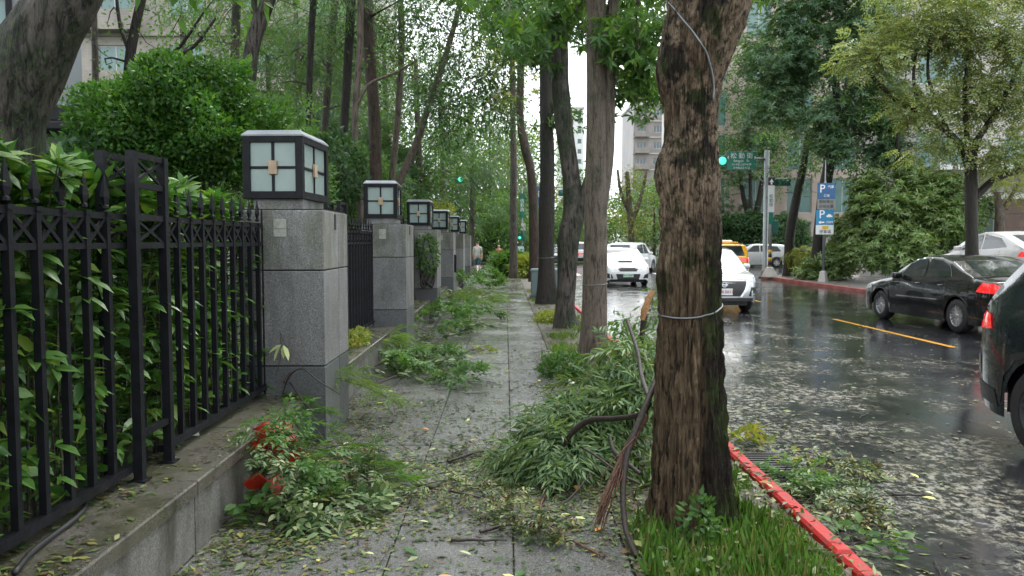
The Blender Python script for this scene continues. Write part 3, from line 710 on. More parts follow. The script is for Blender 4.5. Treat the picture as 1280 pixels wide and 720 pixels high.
tree('street_tree', 'slender far street tree beside the green sign pole', rows, [cr(640, 60, y6, 1.8, 2.2, 2.6, 36), cr(632, 120, y6, .7, 1, .8, 8)], 'palm', lm_yel, bk_grey, 10, .2, .6, group=ST, nseg=10, n=24, flare=.2)
y0_ = -2.5
tree('street_tree', 'street tree standing before the thick old one, shading the near pavement', [(1.1, y0_, -.02, .24), (1.1, y0_, 2, .19), (1.0, y0_, 4.5, .15), (.9, y0_, 6.5, .1)], [(.8, y0_, 6.6, 3.6, 3.2, 1.8, 70)], 'broad', lm_mid, bk_grey, 40, .13, .6, group=ST)

# ---- big mossy tree behind the hedge, left
y7 = 5.3
rows = tk([(10, 330, 84), (12, 250, 80), (13, 170, 78), (20, 120, 88), (36, 80, 88), (58, 40, 78), (82, 0, 70), (125, -80, 55)], y7, 60)
rows = [(rows[0][0], y7, .28, .20)] + rows
lm2 = tk([(22, 110, 70), (-5, 85, 50), (-45, 65, 44), (-110, 30, 36)], y7, 40)
tree('garden_tree', 'leaning mossy tree with deeply furrowed bark behind the hedge', rows, [cr(190, -190, y7 + .6, 1.6, 1.6, .8, 30), (-5.5, y7, 4.6, 1.8, 2, .9, 30)], 'broad', lm_mid, bk_moss, 45, .11, .5, limbs=[lm2], group='garden trees behind the fence', nseg=48, amp=.06, n=90, flare=.1, seed=8.2, fine=.05)

# ---- garden trees behind the fence (trunks pixel by pixel)
GT = 'garden trees behind the fence'
def gtree(label, Y, pts, w_, crowns, style, lm, bk, dens=22, size=.10, spread=.55, limbs=(), **kw):
    rows = tk(pts, Y, w_); rows = ground_rows(rows, .30)
    return tree('garden_tree', label, rows, [cr(a, b, Y + c, *d) for a, b, c, d in crowns], style, lm, bk, dens, size, spread, limbs=[tk(l, Y, 5) for l in limbs], group=GT, nseg=10, n=26, flare=.2, **kw)
gtree('thin pale garden tree against the beige apartment block', 19, [(121, 150), (119, 80), (117, 10), (112, -60)], 8, [(130, -30, 0, (2, 2, .9, 16)), (150, 95, .5, (.8, .8, .8, 8))], 'small', lm_mid, bk_grey, 30, .09, .5)
gtree('dark twisted garden tree with bare black boughs', 14.5, [(160, 200, 12), (161, 95, 12), (168, 40, 11), (178, -5, 10)], 11,
      [(175, -50, 0, (1.6, 1.4, .7, 14)), (215, 40, .5, (.9, 1, .5, 8)), (260, 60, .3, (.7, .7, .6, 8)), (120, 60, .6, (.5, .6, .5, 4))], 'small', lm_mid, bk_dark, 18, .08, .42,
      limbs=[[(160, 92, 6), (200, 78, 5), (225, 58, 4), (255, 15, 3)], [(205, 76, 5), (240, 60, 4), (270, 22, 3)], [(160, 60, 6), (150, 30, 5), (145, -10, 4)]])
gtree('tall straight garden tree with bare brown trunk behind the round shrub', 18, [(292, 200), (293, 90), (296, 0)], 11, [(300, -60, 0, (2.4, 2, 1.4, 26)), (250, 20, 1, (1.4, 1, 1, 12))], 'feather', lm_fea, bk_grey, 12, .09, .6)
gtree('leaning thick garden tree with mossy trunk behind the round shrub', 15.5, [(306, 190), (311, 95, 19), (318, 50, 18), (336, 0, 17), (350, -40, 15)], 18, [(365, -70, 0, (2.2, 2, 1.0, 26)), (290, 40, 1.0, (.8, .9, .7, 8))], 'small', lm_mid, bk_moss, 32, .085, .5, limbs=[[(312, 85, 9), (316, 40, 8), (318, -10, 8)]])
gtree('slim black garden tree trunk beside the first lantern', 17, [(382, 215), (385, 150), (388, 70), (392, -10)], 8, [(395, -40, 0, (2.0, 2, 1.4, 24)), (360, 75, 1, (1.1, 1, .8, 12)), (420, 60, 2, (1.2, 1, 1, 12))], 'feather', lm_fea, bk_dark, 12, .09, .55)
gtree('dim brown garden tree leaning between two black trunks', 20, [(402, 215), (406, 160), (413, 60), (420, -10)], 9, [(415, 0, 0, (2.2, 2, 1.8, 22)), (405, 120, 1, (1.4, 1.2, .8, 12))], 'feather', lm_fea, bk_grey, 12, .09, .6)
gtree('dark straight garden tree with ivy-free trunk over the second lantern', 18, [(426, 230), (430, 160), (436, 60), (440, -10)], 11, [(440, -30, 0, (2.2, 2, 1.5, 26)), (455, 70, 1, (1, 1, .9, 10))], 'small', lm_dark, bk_dark, 34, .10, .55)
gtree('light grey slim garden tree rising behind the second lantern', 16, [(450, 245), (446, 200), (444, 140), (450, 60), (451, -5)], 8, [(452, -40, 0, (1.6, 1.5, .9, 16)), (500, 70, .4, (.7, .7, .5, 8))], 'small', lm_mid, bk_tan, 30, .09, .45, limbs=[[(446, 130, 5), (462, 105, 4), (492, 92, 3.5), (520, 76, 2.5)]])
gtree('thick reddish brown garden trunk with torn bark', 17, [(470, 250), (468, 160, 15), (464, 90, 15), (458, 10, 16), (456, -20, 15)], 15, [(462, -40, 0, (2.4, 2, 1.4, 30)), (500, 40, 1.6, (1.3, 1.2, 1.0, 16))], 'small', lm_dark, bk_red, 36, .10, .55)
gtree('pale tan garden tree standing upright above the third lantern', 19, [(488, 250), (490, 220), (497, 150), (502, 60), (500, -10)], 8, [(500, -20, 0, (2, 2, 1.4, 22)), (505, 95, 1.5, (1.1, 1, .8, 10))], 'feather', lm_fea, bk_tan, 12, .09, .6)
gtree('leaning tan garden tree reaching over the pavement', 17.5, [(494, 250), (500, 225, 10), (520, 180, 9), (540, 120, 8), (560, 60, 7), (577, -5, 6)], 8,
      [(590, 20, -.5, (1.3, 1.4, .9, 34)), (575, 110, -1.0, (1.0, 1.0, .85, 34)), (610, 100, -.6, (.85, 1, .8, 26)), (560, 160, 0, (.6, .8, .5, 12)), (625, 145, 0, (.45, .8, .35, 9)), (520, 30, 0, (.8, .8, .7, 12))], 'broad', lm_dark, bk_tan, 34, .10, .42)
# layers of trees further back in the garden
bk_far = [('bluish feathery conifer deep in the garden', 26, 370, 60, 'feather', lm_blue, 2.6), ('soft pale green feathery tree deep in the garden', 29, 425, 90, 'feather', lm_fea, 2.8),
          ('broad dark evergreen deep in the garden', 31, 480, 110, 'small', lm_dark, 3.0), ('mid green tree behind the third lantern', 27, 520, 130, 'small', lm_mid, 2.4),
          ('pale feathery conifer with bare lower trunk near the far traffic light', 44, 588, 165, 'feather', lm_fea, 3.6), ('bluish conifer behind the leaning tan tree', 40, 550, 110, 'feather', lm_blue, 3.6),
          ('yellow green tree behind the round shrub', 27, 335, 120, 'small', lm_mid, 2.2), ('loose green tree before the apartment windows', 25, 228, 60, 'small', lm_mid, 1.8)]
for i, (lb, Y, px, py, st_, lm, rr) in enumerate(bk_far):
    v = at(px, py, Y); thin = 'apartment' in lb
    tree('garden_tree', lb, [(v.x, Y, .25, .17), (v.x + .1, Y, v.z * .5, .13), (v.x, Y, v.z + rr * .6, .07)], [(v.x, Y, v.z, rr, rr, rr * 1.15, 22 if thin else 44), (v.x + .6, Y, v.z - rr * .9, rr * .8, rr * .8, rr * .6, 4 if thin else 22)], st_, lm, bk_grey, (18 if st_ == 'feather' else 40), .16, .75, group=GT, nseg=8, n=16)

# ---- clipped round shrub
v = at(226, 165, 9.6)
rs = empty('round_shrub', (v.x, v.y, .3), 0, 'dense clipped round dark green shrub behind the fence', 'shrub')
b0 = np.array([v.x, v.y, .3]); ctr = np.array([v.x, v.y, v.z])
def lump(d): return np.array([.86 + .30 * noise.noise(Vector(q) * 1.9) + .10 * noise.noise(Vector(q) * 5) for q in d])
d = rdir(26000); d[:, 2] = np.where(d[:, 2] < -.75, -d[:, 2], d[:, 2])
P = ctr + d * (lump(d) * NR.uniform(.80, 1.03, len(d)))[:, None] * np.array([1.27, 1.2, .92])
V, Tt = leaves(P, d * .7 + NR.normal(size=P.shape) * .55 + np.array([0, 0, .2]), d + NR.normal(size=P.shape) * .5, NR.uniform(.045, .085, len(P)), .035)
np_mesh('crown', V - b0, Tt, lm_box, rs)
q_ = d[:60]; V, Tt = sprig_leaves(ctr + q_ * lump(q_)[:, None] * np.array([1.24, 1.17, .90]), q_ + np.array([0, 0, .6]), NR.normal(size=q_.shape), 4, .13, .06, .032, 45, 0)
np_mesh('shoots', V - b0, Tt, lm_mid, rs)['kind'] = 'stuff'
mbq = []
for k in range(9):
    e = ctr + in_ball(1, .5)[0] * np.array([.8, .8, .4]); a_ = np.array([v.x + rnd.gauss(0, .08), v.y + rnd.gauss(0, .08), .28]); h = np.linspace(0, 1, 8)[:, None]
    mbq.append(plain_tube(a_ + (e - a_) * h + np.sin(h * 3.14) * NR.normal(size=3) * .06 - b0, np.linspace(.045, .012, 8), 6))
quads('stems', mbq, bk_dark, rs)
# inner dark mass of twigs keeps the middle closed
d = rdir(5000); P = ctr + d * NR.uniform(.35, .8, len(d))[:, None] * np.array([1.2, 1.15, .8])
V, Tt = leaves(P, rdir(len(d)), rdir(len(d)), .10, .06); np_mesh('inner_leaves', V - b0, Tt, lm_box, rs)
# ================================================================ HEDGE, FAR TREES, FALLEN TREE
# ---- broad-leaved hedge behind the fence
hd = empty('hedge', (-2.4, 4.3, .31), 0, 'glossy broad-leaved hedge pushing through the black iron fence', 'hedge')
b0 = np.array([-2.4, 4.3, .31]); stems = []; LP = []; LD = []; LN = []; LL = []; tips = []
for k in range(250):
    yy = 1.7 + 5.2 * k / 250 + rnd.gauss(0, .05); xx = rnd.uniform(-2.80, -2.02)
    top = 1.90 + .14 * noise.noise(Vector((yy * 1.3, xx, 0))) + rnd.gauss(0, .05) + (.04 if yy < 3.7 else 0) - max(0, yy - 4.6) * .035
    lean = np.array([rnd.gauss(0, .06), rnd.gauss(0, .07), 0]); n = 9; h = np.linspace(0, 1, n)
    path = np.array([xx, yy, .28]) + np.outer(h, [0, 0, top - .28]) + np.outer(h ** 2, lean) + np.outer(np.sin(h * 5 + rnd.random() * 6) * .012, [1, .7, 0])
    stems.append(plain_tube(path - b0, np.linspace(.007, .003, n), 5)); tips.append(path[-1])
    ph = rnd.random() * 6
    z = .45
    while z < top - .05:
        f = (z - .28) / (top - .28); q = np.array([np.interp(f, h, path[:, j]) for j in range(3)])
        if rnd.random() < (.72 if f < .5 else .9):
            ph += 2.4; el = rnd.uniform(-.1, .5)
            LP.append(q); LD.append((math.cos(ph), math.sin(ph), el)); LN.append((-.4 * math.cos(ph) + rnd.gauss(0, .2), -.4 * math.sin(ph) + rnd.gauss(0, .2), 1)); LL.append(rnd.uniform(.10, .15))
        z += .045
tips = np.array(tips)
quads('stems', stems, bk_grey, hd)['kind'] = 'stuff'
LP, LD, LN, LL = map(np.array, (LP, LD, LN, LL))
V, T = leaves(LP, LD, LN, LL, LL * .38, .16, .22, hi=True)
n_t = len(tips); A = unit(np.array([0, 0, 1.0]) + NR.normal(size=(n_t, 3)) * .3)
V2, T2 = join([whorls(tips, A, 8, .135, .054, 62, .12, hi=True), whorls(tips - np.array([0, 0, .05]), A, 8, .15, .058, 78, .25, hi=True)])
V3, T3 = whorls(tips + np.array([0, 0, .012]), A, 5, .10, .042, 34, .05, hi=True)
P = np.stack([NR.uniform(-3.2, -2.5, 5200), NR.uniform(1.5, 7.0, 5200), .4 + 1.42 * NR.uniform(0, 1, 5200) ** .7], 1)
Pn = np.stack([NR.uniform(-2.4, -2.02, 1700), NR.uniform(1.8, 6.4, 1700), .45 + 1.3 * NR.uniform(0, 1, 1700)], 1); V5, T5 = leaves(Pn, rdir(1700) + np.array([.8, 0, .1]), rdir(1700, 1.5), NR.uniform(.10, .15, 1700), .05, .16, .25, hi=True)
V4, T4 = leaves(P, rdir(5200), rdir(5200, .8), NR.uniform(.09, .13, 5200), .05, hi=False)
V, T = join([(V, T), (V2, T2), (V3, T3), (V4, T4), (V5, T5)]); o = np_mesh('foliage', V - b0, T, lm_hed, hd); o['kind'] = 'stuff'
# the leaves that push out past the pickets are parts of their own
lv, lt = leaves(np.zeros((1, 3)), np.array([[1., 0, 0]]), np.array([[0, 0, 1.]]), 1.0, .40, .16, .18, hi=True)
lf_me = bpy.data.meshes.new('leaf'); lf_me.from_pydata(lv.tolist(), [], lt.tolist()); lf_me.materials.append(lm_hed)
lf_or = bpy.data.meshes.new('leaf'); lf_or.from_pydata(lv.tolist(), [], lt.tolist()); lf_or.materials.append(lm_tip)
def put_leaf(me, par, pos, d, size, roll=0, off=(0, 0, 0), name='leaf'):
    o = bpy.data.objects.new(name, me); link(o, par); o.location = Vector(pos) - Vector(off)
    q = Vector(d).to_track_quat('X', 'Z'); o.rotation_mode = 'QUATERNION'; o.rotation_quaternion = q @ Matrix.Rotation(roll, 3, 'X').to_quaternion(); o.scale = (size,) * 3
    return o
for k in range(105):
    yy = rnd.uniform(2.6, 6.8); z = rnd.uniform(.55, 1.6); x = rnd.uniform(-2.03, -1.97); base_a = rnd.uniform(-.9, .9)
    for j in range(rnd.choice((1, 2, 3))):
        a = base_a + (j - 1) * .8; put_leaf(lf_me, hd, (x, yy, z), (math.cos(a), math.sin(a), rnd.uniform(-.4, .35)), rnd.uniform(.10, .15), rnd.gauss(0, .35), b0)
for k in range(26):
    q = tips[(k * 29 + 7) % n_t]
    if q[1] < 2.9: continue
    for j in range(4):
        put_leaf(lf_or if j < 2 and k % 3 == 0 else lf_me, hd, q + np.array([0, 0, .02]), (rnd.gauss(0, .4), rnd.gauss(0, .4), 1), rnd.uniform(.06, .10), rnd.uniform(0, 6), b0)

# ---- clipped hedge block by the far pillars and bushes in the garden
def bush(name, label, c, r, n, size, lm, cat='shrub', group=None, style=None, stems=True, bottom=None, box=False):
    c = np.array(c, float); r = np.array(r, float)
    zb = c[2] - r[2] if bottom is None else bottom
    root = empty(name, (c[0], c[1], zb), 0, label, cat, group); b = np.array([c[0], c[1], zb])
    d = rdir(n)
    if box: d = d / np.max(np.abs(d), axis=1, keepdims=True) * .98
    s_ = rnd.random() * 20
    lum = np.array([.85 + .33 * noise.noise(Vector(q) * 1.8 + Vector((s_, 0, 0))) + .12 * noise.noise(Vector(q) * 4.5 + Vector((0, s_, 0))) for q in d]) if not box else np.ones(n)
    P = c + d * (lum * NR.uniform(.55, 1.02, n) ** .5)[:, None] * r
    P[:, 2] = np.maximum(P[:, 2], zb + .02); O = unit(P - c)
    if style == 'whorl': V, T = whorls(P, unit(O + np.array([0, 0, .4])), 6, size, size * .28, 70, .35)
    elif style == 'pinnate': V, T = sprig_leaves(P, O + NR.normal(size=P.shape) * .4, NR.normal(size=P.shape) + np.array([0, 0, 1.]), 4, size * 2.6, size, size * .4, 58, .3)
    elif style == 'willow':
        D = O * .7 + NR.normal(size=P.shape) * .3; D[:, 2] -= .3; V, T = sprig_leaves(P, D, NR.normal(size=P.shape), 5, size * 2.4, size, size * .18, 38, .35)
    else: V, T = leaves(P, O * .6 + NR.normal(size=P.shape) * .6, O + NR.normal(size=P.shape) * .6, size * NR.uniform(.7, 1.3, n), size * .5)
    np_mesh('foliage', V - b, T, lm, root)
    if stems:
        mb = []
        for k in range(7):
            e = c + in_ball(1, .5)[0] * r * .7 - b; a_ = np.array([rnd.gauss(0, .1), rnd.gauss(0, .1), -.04]); h = np.linspace(0, 1, 7)[:, None]
            mb.append(plain_tube(a_ + (e - a_) * h + np.sin(h * 3.14) * NR.normal(size=3) * .1, np.linspace(.03, .008, 7), 5))
        o = quads('stems', mb, bk_dark, root); o['kind'] = 'stuff'
    return root
bush('clipped_hedge', 'bright green box-clipped hedge above the far pillars', (-2.75, 28.4, 2.05), (.85, 2.4, .95), 9000, .085, lm_yel, 'hedge', box=True, bottom=.3)
GB = 'bushes in the garden behind the fence'
for lb, px, py, Y, r, lm, sz, st_ in (
        ('dark leafy bush below the thick reddish trunk', 462, 215, 15.2, (.75, .8, .9), lm_dark, .12, None),
        ('bluish leafy bush behind the second lantern', 430, 225, 17.5, (.9, 1, .9), lm_blue, .10, 'whorl'),
        ('mid green bush behind the third lantern', 512, 232, 19.5, (1.0, 1.2, 1.1), lm_mid, .11, None),
        ('low bush behind the first pillar', 400, 235, 12.2, (.6, .8, .8), lm_mid, .09, None),
        ('feathery bush behind the fourth lantern', 545, 232, 27, (1.5, 1.5, 1.5), lm_fea, .11, 'pinnate'),
        ('dim bush between the round shrub and the first lantern', 330, 205, 13.5, (1.1, 1.2, 1.2), lm_mid, .09, 'pinnate'),
        ('dark bush at the foot of the grey house', 110, 250, 9.0, (1.3, 1.0, .8), lm_dark, .10, None),
        ('wide green bush under the garden trees', 455, 262, 22, (3.2, 1.5, 1.4), lm_mid, .12, None),
        ('green bush below the leaning tan tree', 500, 255, 24, (2.0, 1.4, 1.5), lm_blue, .12, 'pinnate'),
        ('wide dim bush behind the black tree trunks', 372, 245, 21, (3.0, 1.5, 1.7), lm_dark, .12, None)):
    v = at(px, py, Y); v.x = min(v.x, -2.5 - r[0]); bush('bush', lb, v, r, int(900 * r[0] * r[2] * 3 / (3 if st_ else 1)), sz, lm, group=GB, style=st_, bottom=.28)
# creeper on the third pillar
bush('creeper', 'creeper hanging over the third pillar side', (-1.66, PY[2] - .12, 1.35), (.28, .2, .55), 420, .085, lm_mid, 'plant', bottom=.7)

# ---- trees across the street
OT = 'trees across the street'
y8 = 21.0
rows = tk([(1216, 345, 17), (1215, 300, 14), (1214, 245, 15), (1213, 205, 13)], y8, 14); rows[0] = (rows[0][0], y8, -.03, rows[0][3])
lb = [tk(q, y8, 6) for q in ([(1213, 215, 12), (1204, 188, 10), (1185, 165, 8), (1150, 140, 7), (1120, 125, 6), (1092, 97, 5), (1074, 68, 3)], [(1216, 250, 10), (1238, 228, 9), (1262, 216, 9), (1300, 206, 8)],
      [(1214, 205, 10), (1222, 175, 8), (1245, 140, 7), (1262, 108, 6), (1280, 70, 4)], [(1185, 166, 6), (1172, 130, 5), (1160, 95, 4), (1162, 50, 3)], [(1212, 200, 7), (1208, 160, 6), (1206, 110, 5), (1215, 40, 3)], [(1150, 140, 5), (1142, 100, 4), (1146, 60, 3)])]
tree('golden_tree', 'yellowing feathery-leaved tree with black boughs over the parked white car', rows,
     [cr(1085, 70, y8, .55, .8, .55, 14), cr(1130, 55, y8 + .2, .8, .9, .75, 20), cr(1180, 25, y8, 1.3, 1.2, .9, 34), cr(1240, 50, y8, 1.1, 1.0, .9, 26), cr(1150, 120, y8 - .2, .8, .7, .5, 14), cr(1225, 130, y8 + .3, 1.1, 1, .8, 22), cr(1275, 110, y8, .8, 1, 1.2, 18), cr(1255, 190, y8 - .3, .9, .7, .45, 12), cr(1175, 185, y8 + .3, .7, .7, .35, 8), cr(1215, -20, y8, 2.6, 1.5, .7, 26)],
     'pinnate', lm_gold, bk_dark, 21, .105, .46, limbs=lb, group=OT, nseg=14, n=26, flare=.2, sag=.05)
y9 = 34.5
rows = tk([(1020, 350, 18), (1024, 300, 16), (1030, 240, 15), (1040, 180, 12), (1045, 110, 9), (1040, 40, 7)], y9, 14); rows[0] = (rows[0][0], y9, -.03, rows[0][3])
tree('dense_tree', 'big dark green tree with leaf whorls behind the parking sign', rows,
     [cr(985, 60, y9, 2.0, 2.0, 2.6, 46), cr(1050, 40, y9, 2.6, 2.4, 2.6, 56), cr(1085, 125, y9, 1.8, 1.8, 1.8, 36), cr(960, 130, y9 + .5, 1.3, 1.5, 1.5, 20), cr(1030, 165, y9 - .3, 1.5, 1.4, 1.1, 24), cr(1110, 185, y9, .9, 1, .8, 12), cr(1010, -30, y9, 3.5, 2.5, 1.5, 40), cr(1100, 50, y9, 1.2, 1.5, 1.6, 18)],
     'whorl', lm_blue, bk_dark, 28, .25, .9, group=OT, nseg=12, n=26)
y10 = 37.6
rows = tk([(986, 348, 13), (987, 300, 12), (994, 255, 11), (1003, 215, 10), (1010, 170, 8)], y10, 10); rows[0] = (rows[0][0], y10, -.03, rows[0][3])
tree('dense_tree', 'loose light green tree behind the street name sign', rows, [cr(985, 215, y10, 1.6, 1.4, 1.4, 22), cr(1005, 150, y10, 1.8, 1.5, 1.5, 24), cr(965, 160, y10 + 1, .8, 1.2, 1.2, 10)], 'small', lm_mid, bk_dark, 22, .15, .6, group=OT, nseg=10)
y11 = 64
rows = tk([(938, 335, 9), (940, 290, 9), (948, 255, 8), (955, 215, 6)], y11, 8); rows[0] = (rows[0][0], y11, -.05, rows[0][3])
tree('dense_tree', 'forked bluish tree beyond the crossing street', rows, [cr(930, 200, y11, 2.5, 2.4, 2.4, 30), cr(960, 170, y11, 2.0, 2.0, 3.5, 30), cr(915, 270, y11 + 1, 2, 2, 2, 20), cr(935, 120, y11, 2.5, 2, 3, 20)], 'whorl', lm_blue, bk_dark, 9, .3, .95, limbs=[tk([(941, 285, 7), (930, 250, 6), (925, 215, 4)], y11, 5)], group=OT, nseg=10)
y12 = 66
rows = tk([(790, 330, 8), (789, 290, 8), (786, 250, 7), (784, 215, 5)], y12, 8); rows[0] = (rows[0][0], y12, -.05, rows[0][3])
tree('broken_tree', 'storm-broken pale green tree with bare orange limbs beyond the crossing', rows, [cr(775, 255, y12, 2.2, 2, 2.4, 30), cr(805, 250, y12, 2.0, 2, 2.6, 30), cr(790, 290, y12, 2.8, 2, 1.6, 24), cr(790, 225, y12, 1.4, 2, 1.4, 12)], 'small', lm_yel, bk_tan, 20, .2, .8,
     limbs=[tk([(789, 280, 6), (800, 250, 5), (808, 215, 3)], y12, 4), tk([(788, 270, 5), (776, 240, 4), (772, 212, 3)], y12, 4)], group=OT, nseg=10)
y13 = 31
rows = tk([(1252, 318, 12), (1250, 290, 11), (1249, 262, 10), (1246, 240, 7)], y13, 8); rows[0] = (rows[0][0], y13, -.03, rows[0][3])
tree('small_tree', 'small thin tree before the brown shopfront', rows, [cr(1262, 232, y13, 1.2, 1, .5, 14), cr(1240, 225, y13, .9, 1, .6, 9), cr(1180, 232, y13 + 2, 1.0, .8, .6, 10)], 'pinnate', lm_yel, bk_tan, 9, .10, .5, limbs=[tk([(1250, 268, 6), (1264, 245, 5), (1275, 225, 3)], y13, 5)], group=OT, nseg=10)
tree('dense_tree', 'mid green tree filling the gap above the fallen tree', [(16.6, 33.6, -.02, .16), (16.5, 33.6, 3, .13), (16.3, 33.5, 6.5, .07)], [cr(1120, 120, 33.5, 1.8, 1.2, 1.8, 40), cr(1150, 190, 33.8, 1.3, .9, 1.0, 20), cr(1075, 215, 33.2, 1.0, .9, 1.0, 16)], 'small', lm_mid, bk_dark, 34, .15, .6, group=OT, nseg=9)
tree('dense_tree', 'pale green tree against the stone office beyond the crossing', [(19.5, 63.5, -.02, .2), (19.4, 63.5, 5, .15), (19.2, 63.5, 11, .07)], [cr(935, 110, 63.5, 3.6, 2, 4.0, 60), cr(980, 190, 63.5, 3.2, 2, 2.6, 40), cr(1010, 110, 63.5, 3, 2, 4, 40), cr(912, 190, 63.5, 2, 2, 3, 30)], 'small', lm_mid, bk_dark, 36, .26, 1.0, group=OT, nseg=9)
# the uprooted tree lying on the far pavement
ftl = gp(1130, 352); root = empty('fallen_tree', (15.4, 31.5, 0), 0, 'uprooted tree lying as a huge leafy heap on the far pavement', 'fallen tree'); b0 = np.array([15.4, 31.5, 0.])
tp = smooth_path([(19.5, 33.0, .35, .17), (17.6, 32.4, .9, .14), (15.8, 31.8, 1.7, .10), (14.6, 31.4, 2.4, .06)], 20); V, Q = rough_tube(tp, 12, .06, 2); np_mesh('trunk', V - b0, Q, bk_grey, root, True)
sk = Skel(); sk.limb(tp)
T = crown_pts([cr(1092, 305, 31.6, .8, .7, 1.0, 24), cr(1082, 262, 32.4, .5, .6, .8, 12), cr(1115, 262, 31.5, 1.2, 1.0, 1.2, 36), cr(1125, 315, 30.5, 1.5, .9, .9, 36), cr(1165, 270, 31.5, 1.1, 1.0, 1.2, 34), cr(1180, 240, 32, .7, .8, .6, 14), cr(1195, 300, 31.5, .7, 1, 1.0, 18), cr(1150, 235, 32.3, .9, .8, .5, 14), cr(1090, 232, 32.5, .6, .6, .5, 9), cr(1050, 330, 33.6, .5, .5, .45, 9), cr(1215, 262, 32, .6, .7, .5, 7), cr(1135, 215, 32.5, .5, .6, .35, 5), cr(1052, 290, 33.8, .4, .5, .5, 6), cr(1010, 338, 34.2, .7, .4, .25, 7)])
T[:, 2] = np.maximum(T[:, 2], .25); sk.grow(T, maxr=.6)
V, Q = join([plain_tube(p_ - b0, r_, 5) for p_, r_ in sk.paths]); np_mesh('branches', V, Q, bk_grey, root, True)
V, Tt = foliage('whorl', T, sk.end_dir, 26, .24, .72); V[:, 2] = np.maximum(V[:, 2], .01); np_mesh('crown', V - b0, Tt, leaf_mat('wilting_leaf', [(.035, .075, .02), (.07, .12, .03), (.05, .095, .022), (.12, .16, .06), (.16, .19, .10)], trans=.3), root)
for lb, px, py, Y, r, lm, sz, st_ in (
        ('yellowish low shrub at the foot of the striped pole', 1003, 325, 37.2, (1.0, .7, .75), lm_yel, .15, 'whorl'),
        ('dark low shrub between the striped pole and parking sign', 1040, 325, 35.5, (1.1, .8, .9), lm_mid, .15, None),
        ('dark ivy-like thicket beyond the crossing street', 930, 292, 63, (3.5, 1.5, 1.8), lm_dark, .25, None),
        ('thicket behind the silver wagon', 975, 295, 62.5, (2.6, 1.5, 1.9), lm_blue, .25, None)):
    v = at(px, py, Y); bush('shrub', lb, v, r, int(2200 * r[0] * r[2] / (3 if st_ else 1)), sz, lm, group='shrubs across the street', style=st_, bottom=-.02)
# tree masses closing the far end of the street
fars = []
for i, (px, py, Y, rr, lm, st_) in enumerate(((620, 285, 52, 2.4, lm_mid, 'small'), (604, 262, 66, 5.0, lm_blue, 'small'), (635, 230, 74, 6.0, lm_yel, 'small'), (612, 190, 70, 6.0, lm_mid, 'small'), (660, 215, 80, 6.0, lm_mid, 'small'),
        (655, 275, 62, 3.2, lm_mid, 'small'), (735, 265, 95, 5.0, lm_mid, 'small'), (758, 285, 110, 6.0, lm_yel, 'small'), (818, 270, 90, 5.0, lm_mid, 'small'), (838, 260, 100, 6, lm_mid, 'small'), (575, 270, 64, 4, lm_dark, 'small'), (545, 240, 66, 5, lm_blue, 'small'), (690, 290, 100, 4, lm_blue, 'small'), (722, 290, 120, 5, lm_mid, 'small'))):
    v = at(px, py, Y); zc = max(v.z, 1.6)
    lbs = ['round dark green tree past the walking man', 'bluish tree far down the pavement', 'bright yellow green tree far down the pavement', 'tall mid green tree far down the pavement', 'tall tree behind the slender street tree', 'bushy tree behind the green sign pole', 'far street tree right of the white tower', 'pale far tree beside the sky gap', 'far tree below the grey tower', 'far tree hidden behind the old trunk', 'dark far tree behind the clipped hedge', 'bluish far tree beyond the garden', 'small bluish tree below the white tower', 'mid green tree at the street end']
    tree('far_tree', lbs[i], [(v.x, Y, -.05, .2), (v.x, Y, zc * .6, .15), (v.x, Y, zc + rr * .5, .06)], [(v.x, Y, zc, rr, rr * .8, rr if zc - rr > .3 else zc - .3, 90)], st_, lm, bk_grey, 40, .15 + Y * .0026, .17 * rr + .4, group='trees at the far end of the street', nseg=7, n=12)
# ================================================================ BUILDINGS
def tiles(name, a, b, grout, sx=.25, sy=.08, rough=.45):
    m, t, p = newmat(name); co = coords(t, 'Object')
    s_ = nd(t, 'ShaderNodeSeparateXYZ'); t.links.new(co, s_.inputs[0]); cb = nd(t, 'ShaderNodeCombineXYZ')
    t.links.new(tmath(t, 'ADD', s_.outputs[0], s_.outputs[1]), cb.inputs[0]); t.links.new(s_.outputs[2], cb.inputs[1])
    br = nd(t, 'ShaderNodeTexBrick'); t.links.new(cb.outputs[0], br.inputs[0])
    br.inputs['Color1'].default_value = (*a, 1); br.inputs['Color2'].default_value = (*b, 1); br.inputs['Mortar'].default_value = (*grout, 1)
    br.inputs['Scale'].default_value = 1; br.inputs['Brick Width'].default_value = sx; br.inputs['Row Height'].default_value = sy; br.inputs['Mortar Size'].default_value = .006
    st = ramp(t, tnoise(t, coords(t, 'Object', (1, 1, .3)), .8, 5, .6), [(.35, .7), (.7, 1.1)])
    t.links.new(tmix(t, 1.0, br.outputs[0], st, 'MULTIPLY'), p.inputs['Base Color']); p.inputs['Roughness'].default_value = rough
    return m
m_glass = simple('window_glass', (.045, .075, .08), .06, 0, .8, .3, .6)
m_teal = simple('teal_glass', (.10, .20, .19), .08, 0, .8, .25, .8)
m_alum = simple('window_frame_metal', (.42, .43, .42), .4, .3)
m_conc = simple('pale_concrete', (.42, .40, .37), .7, var=.15, scale=1.2, bmp=.2)
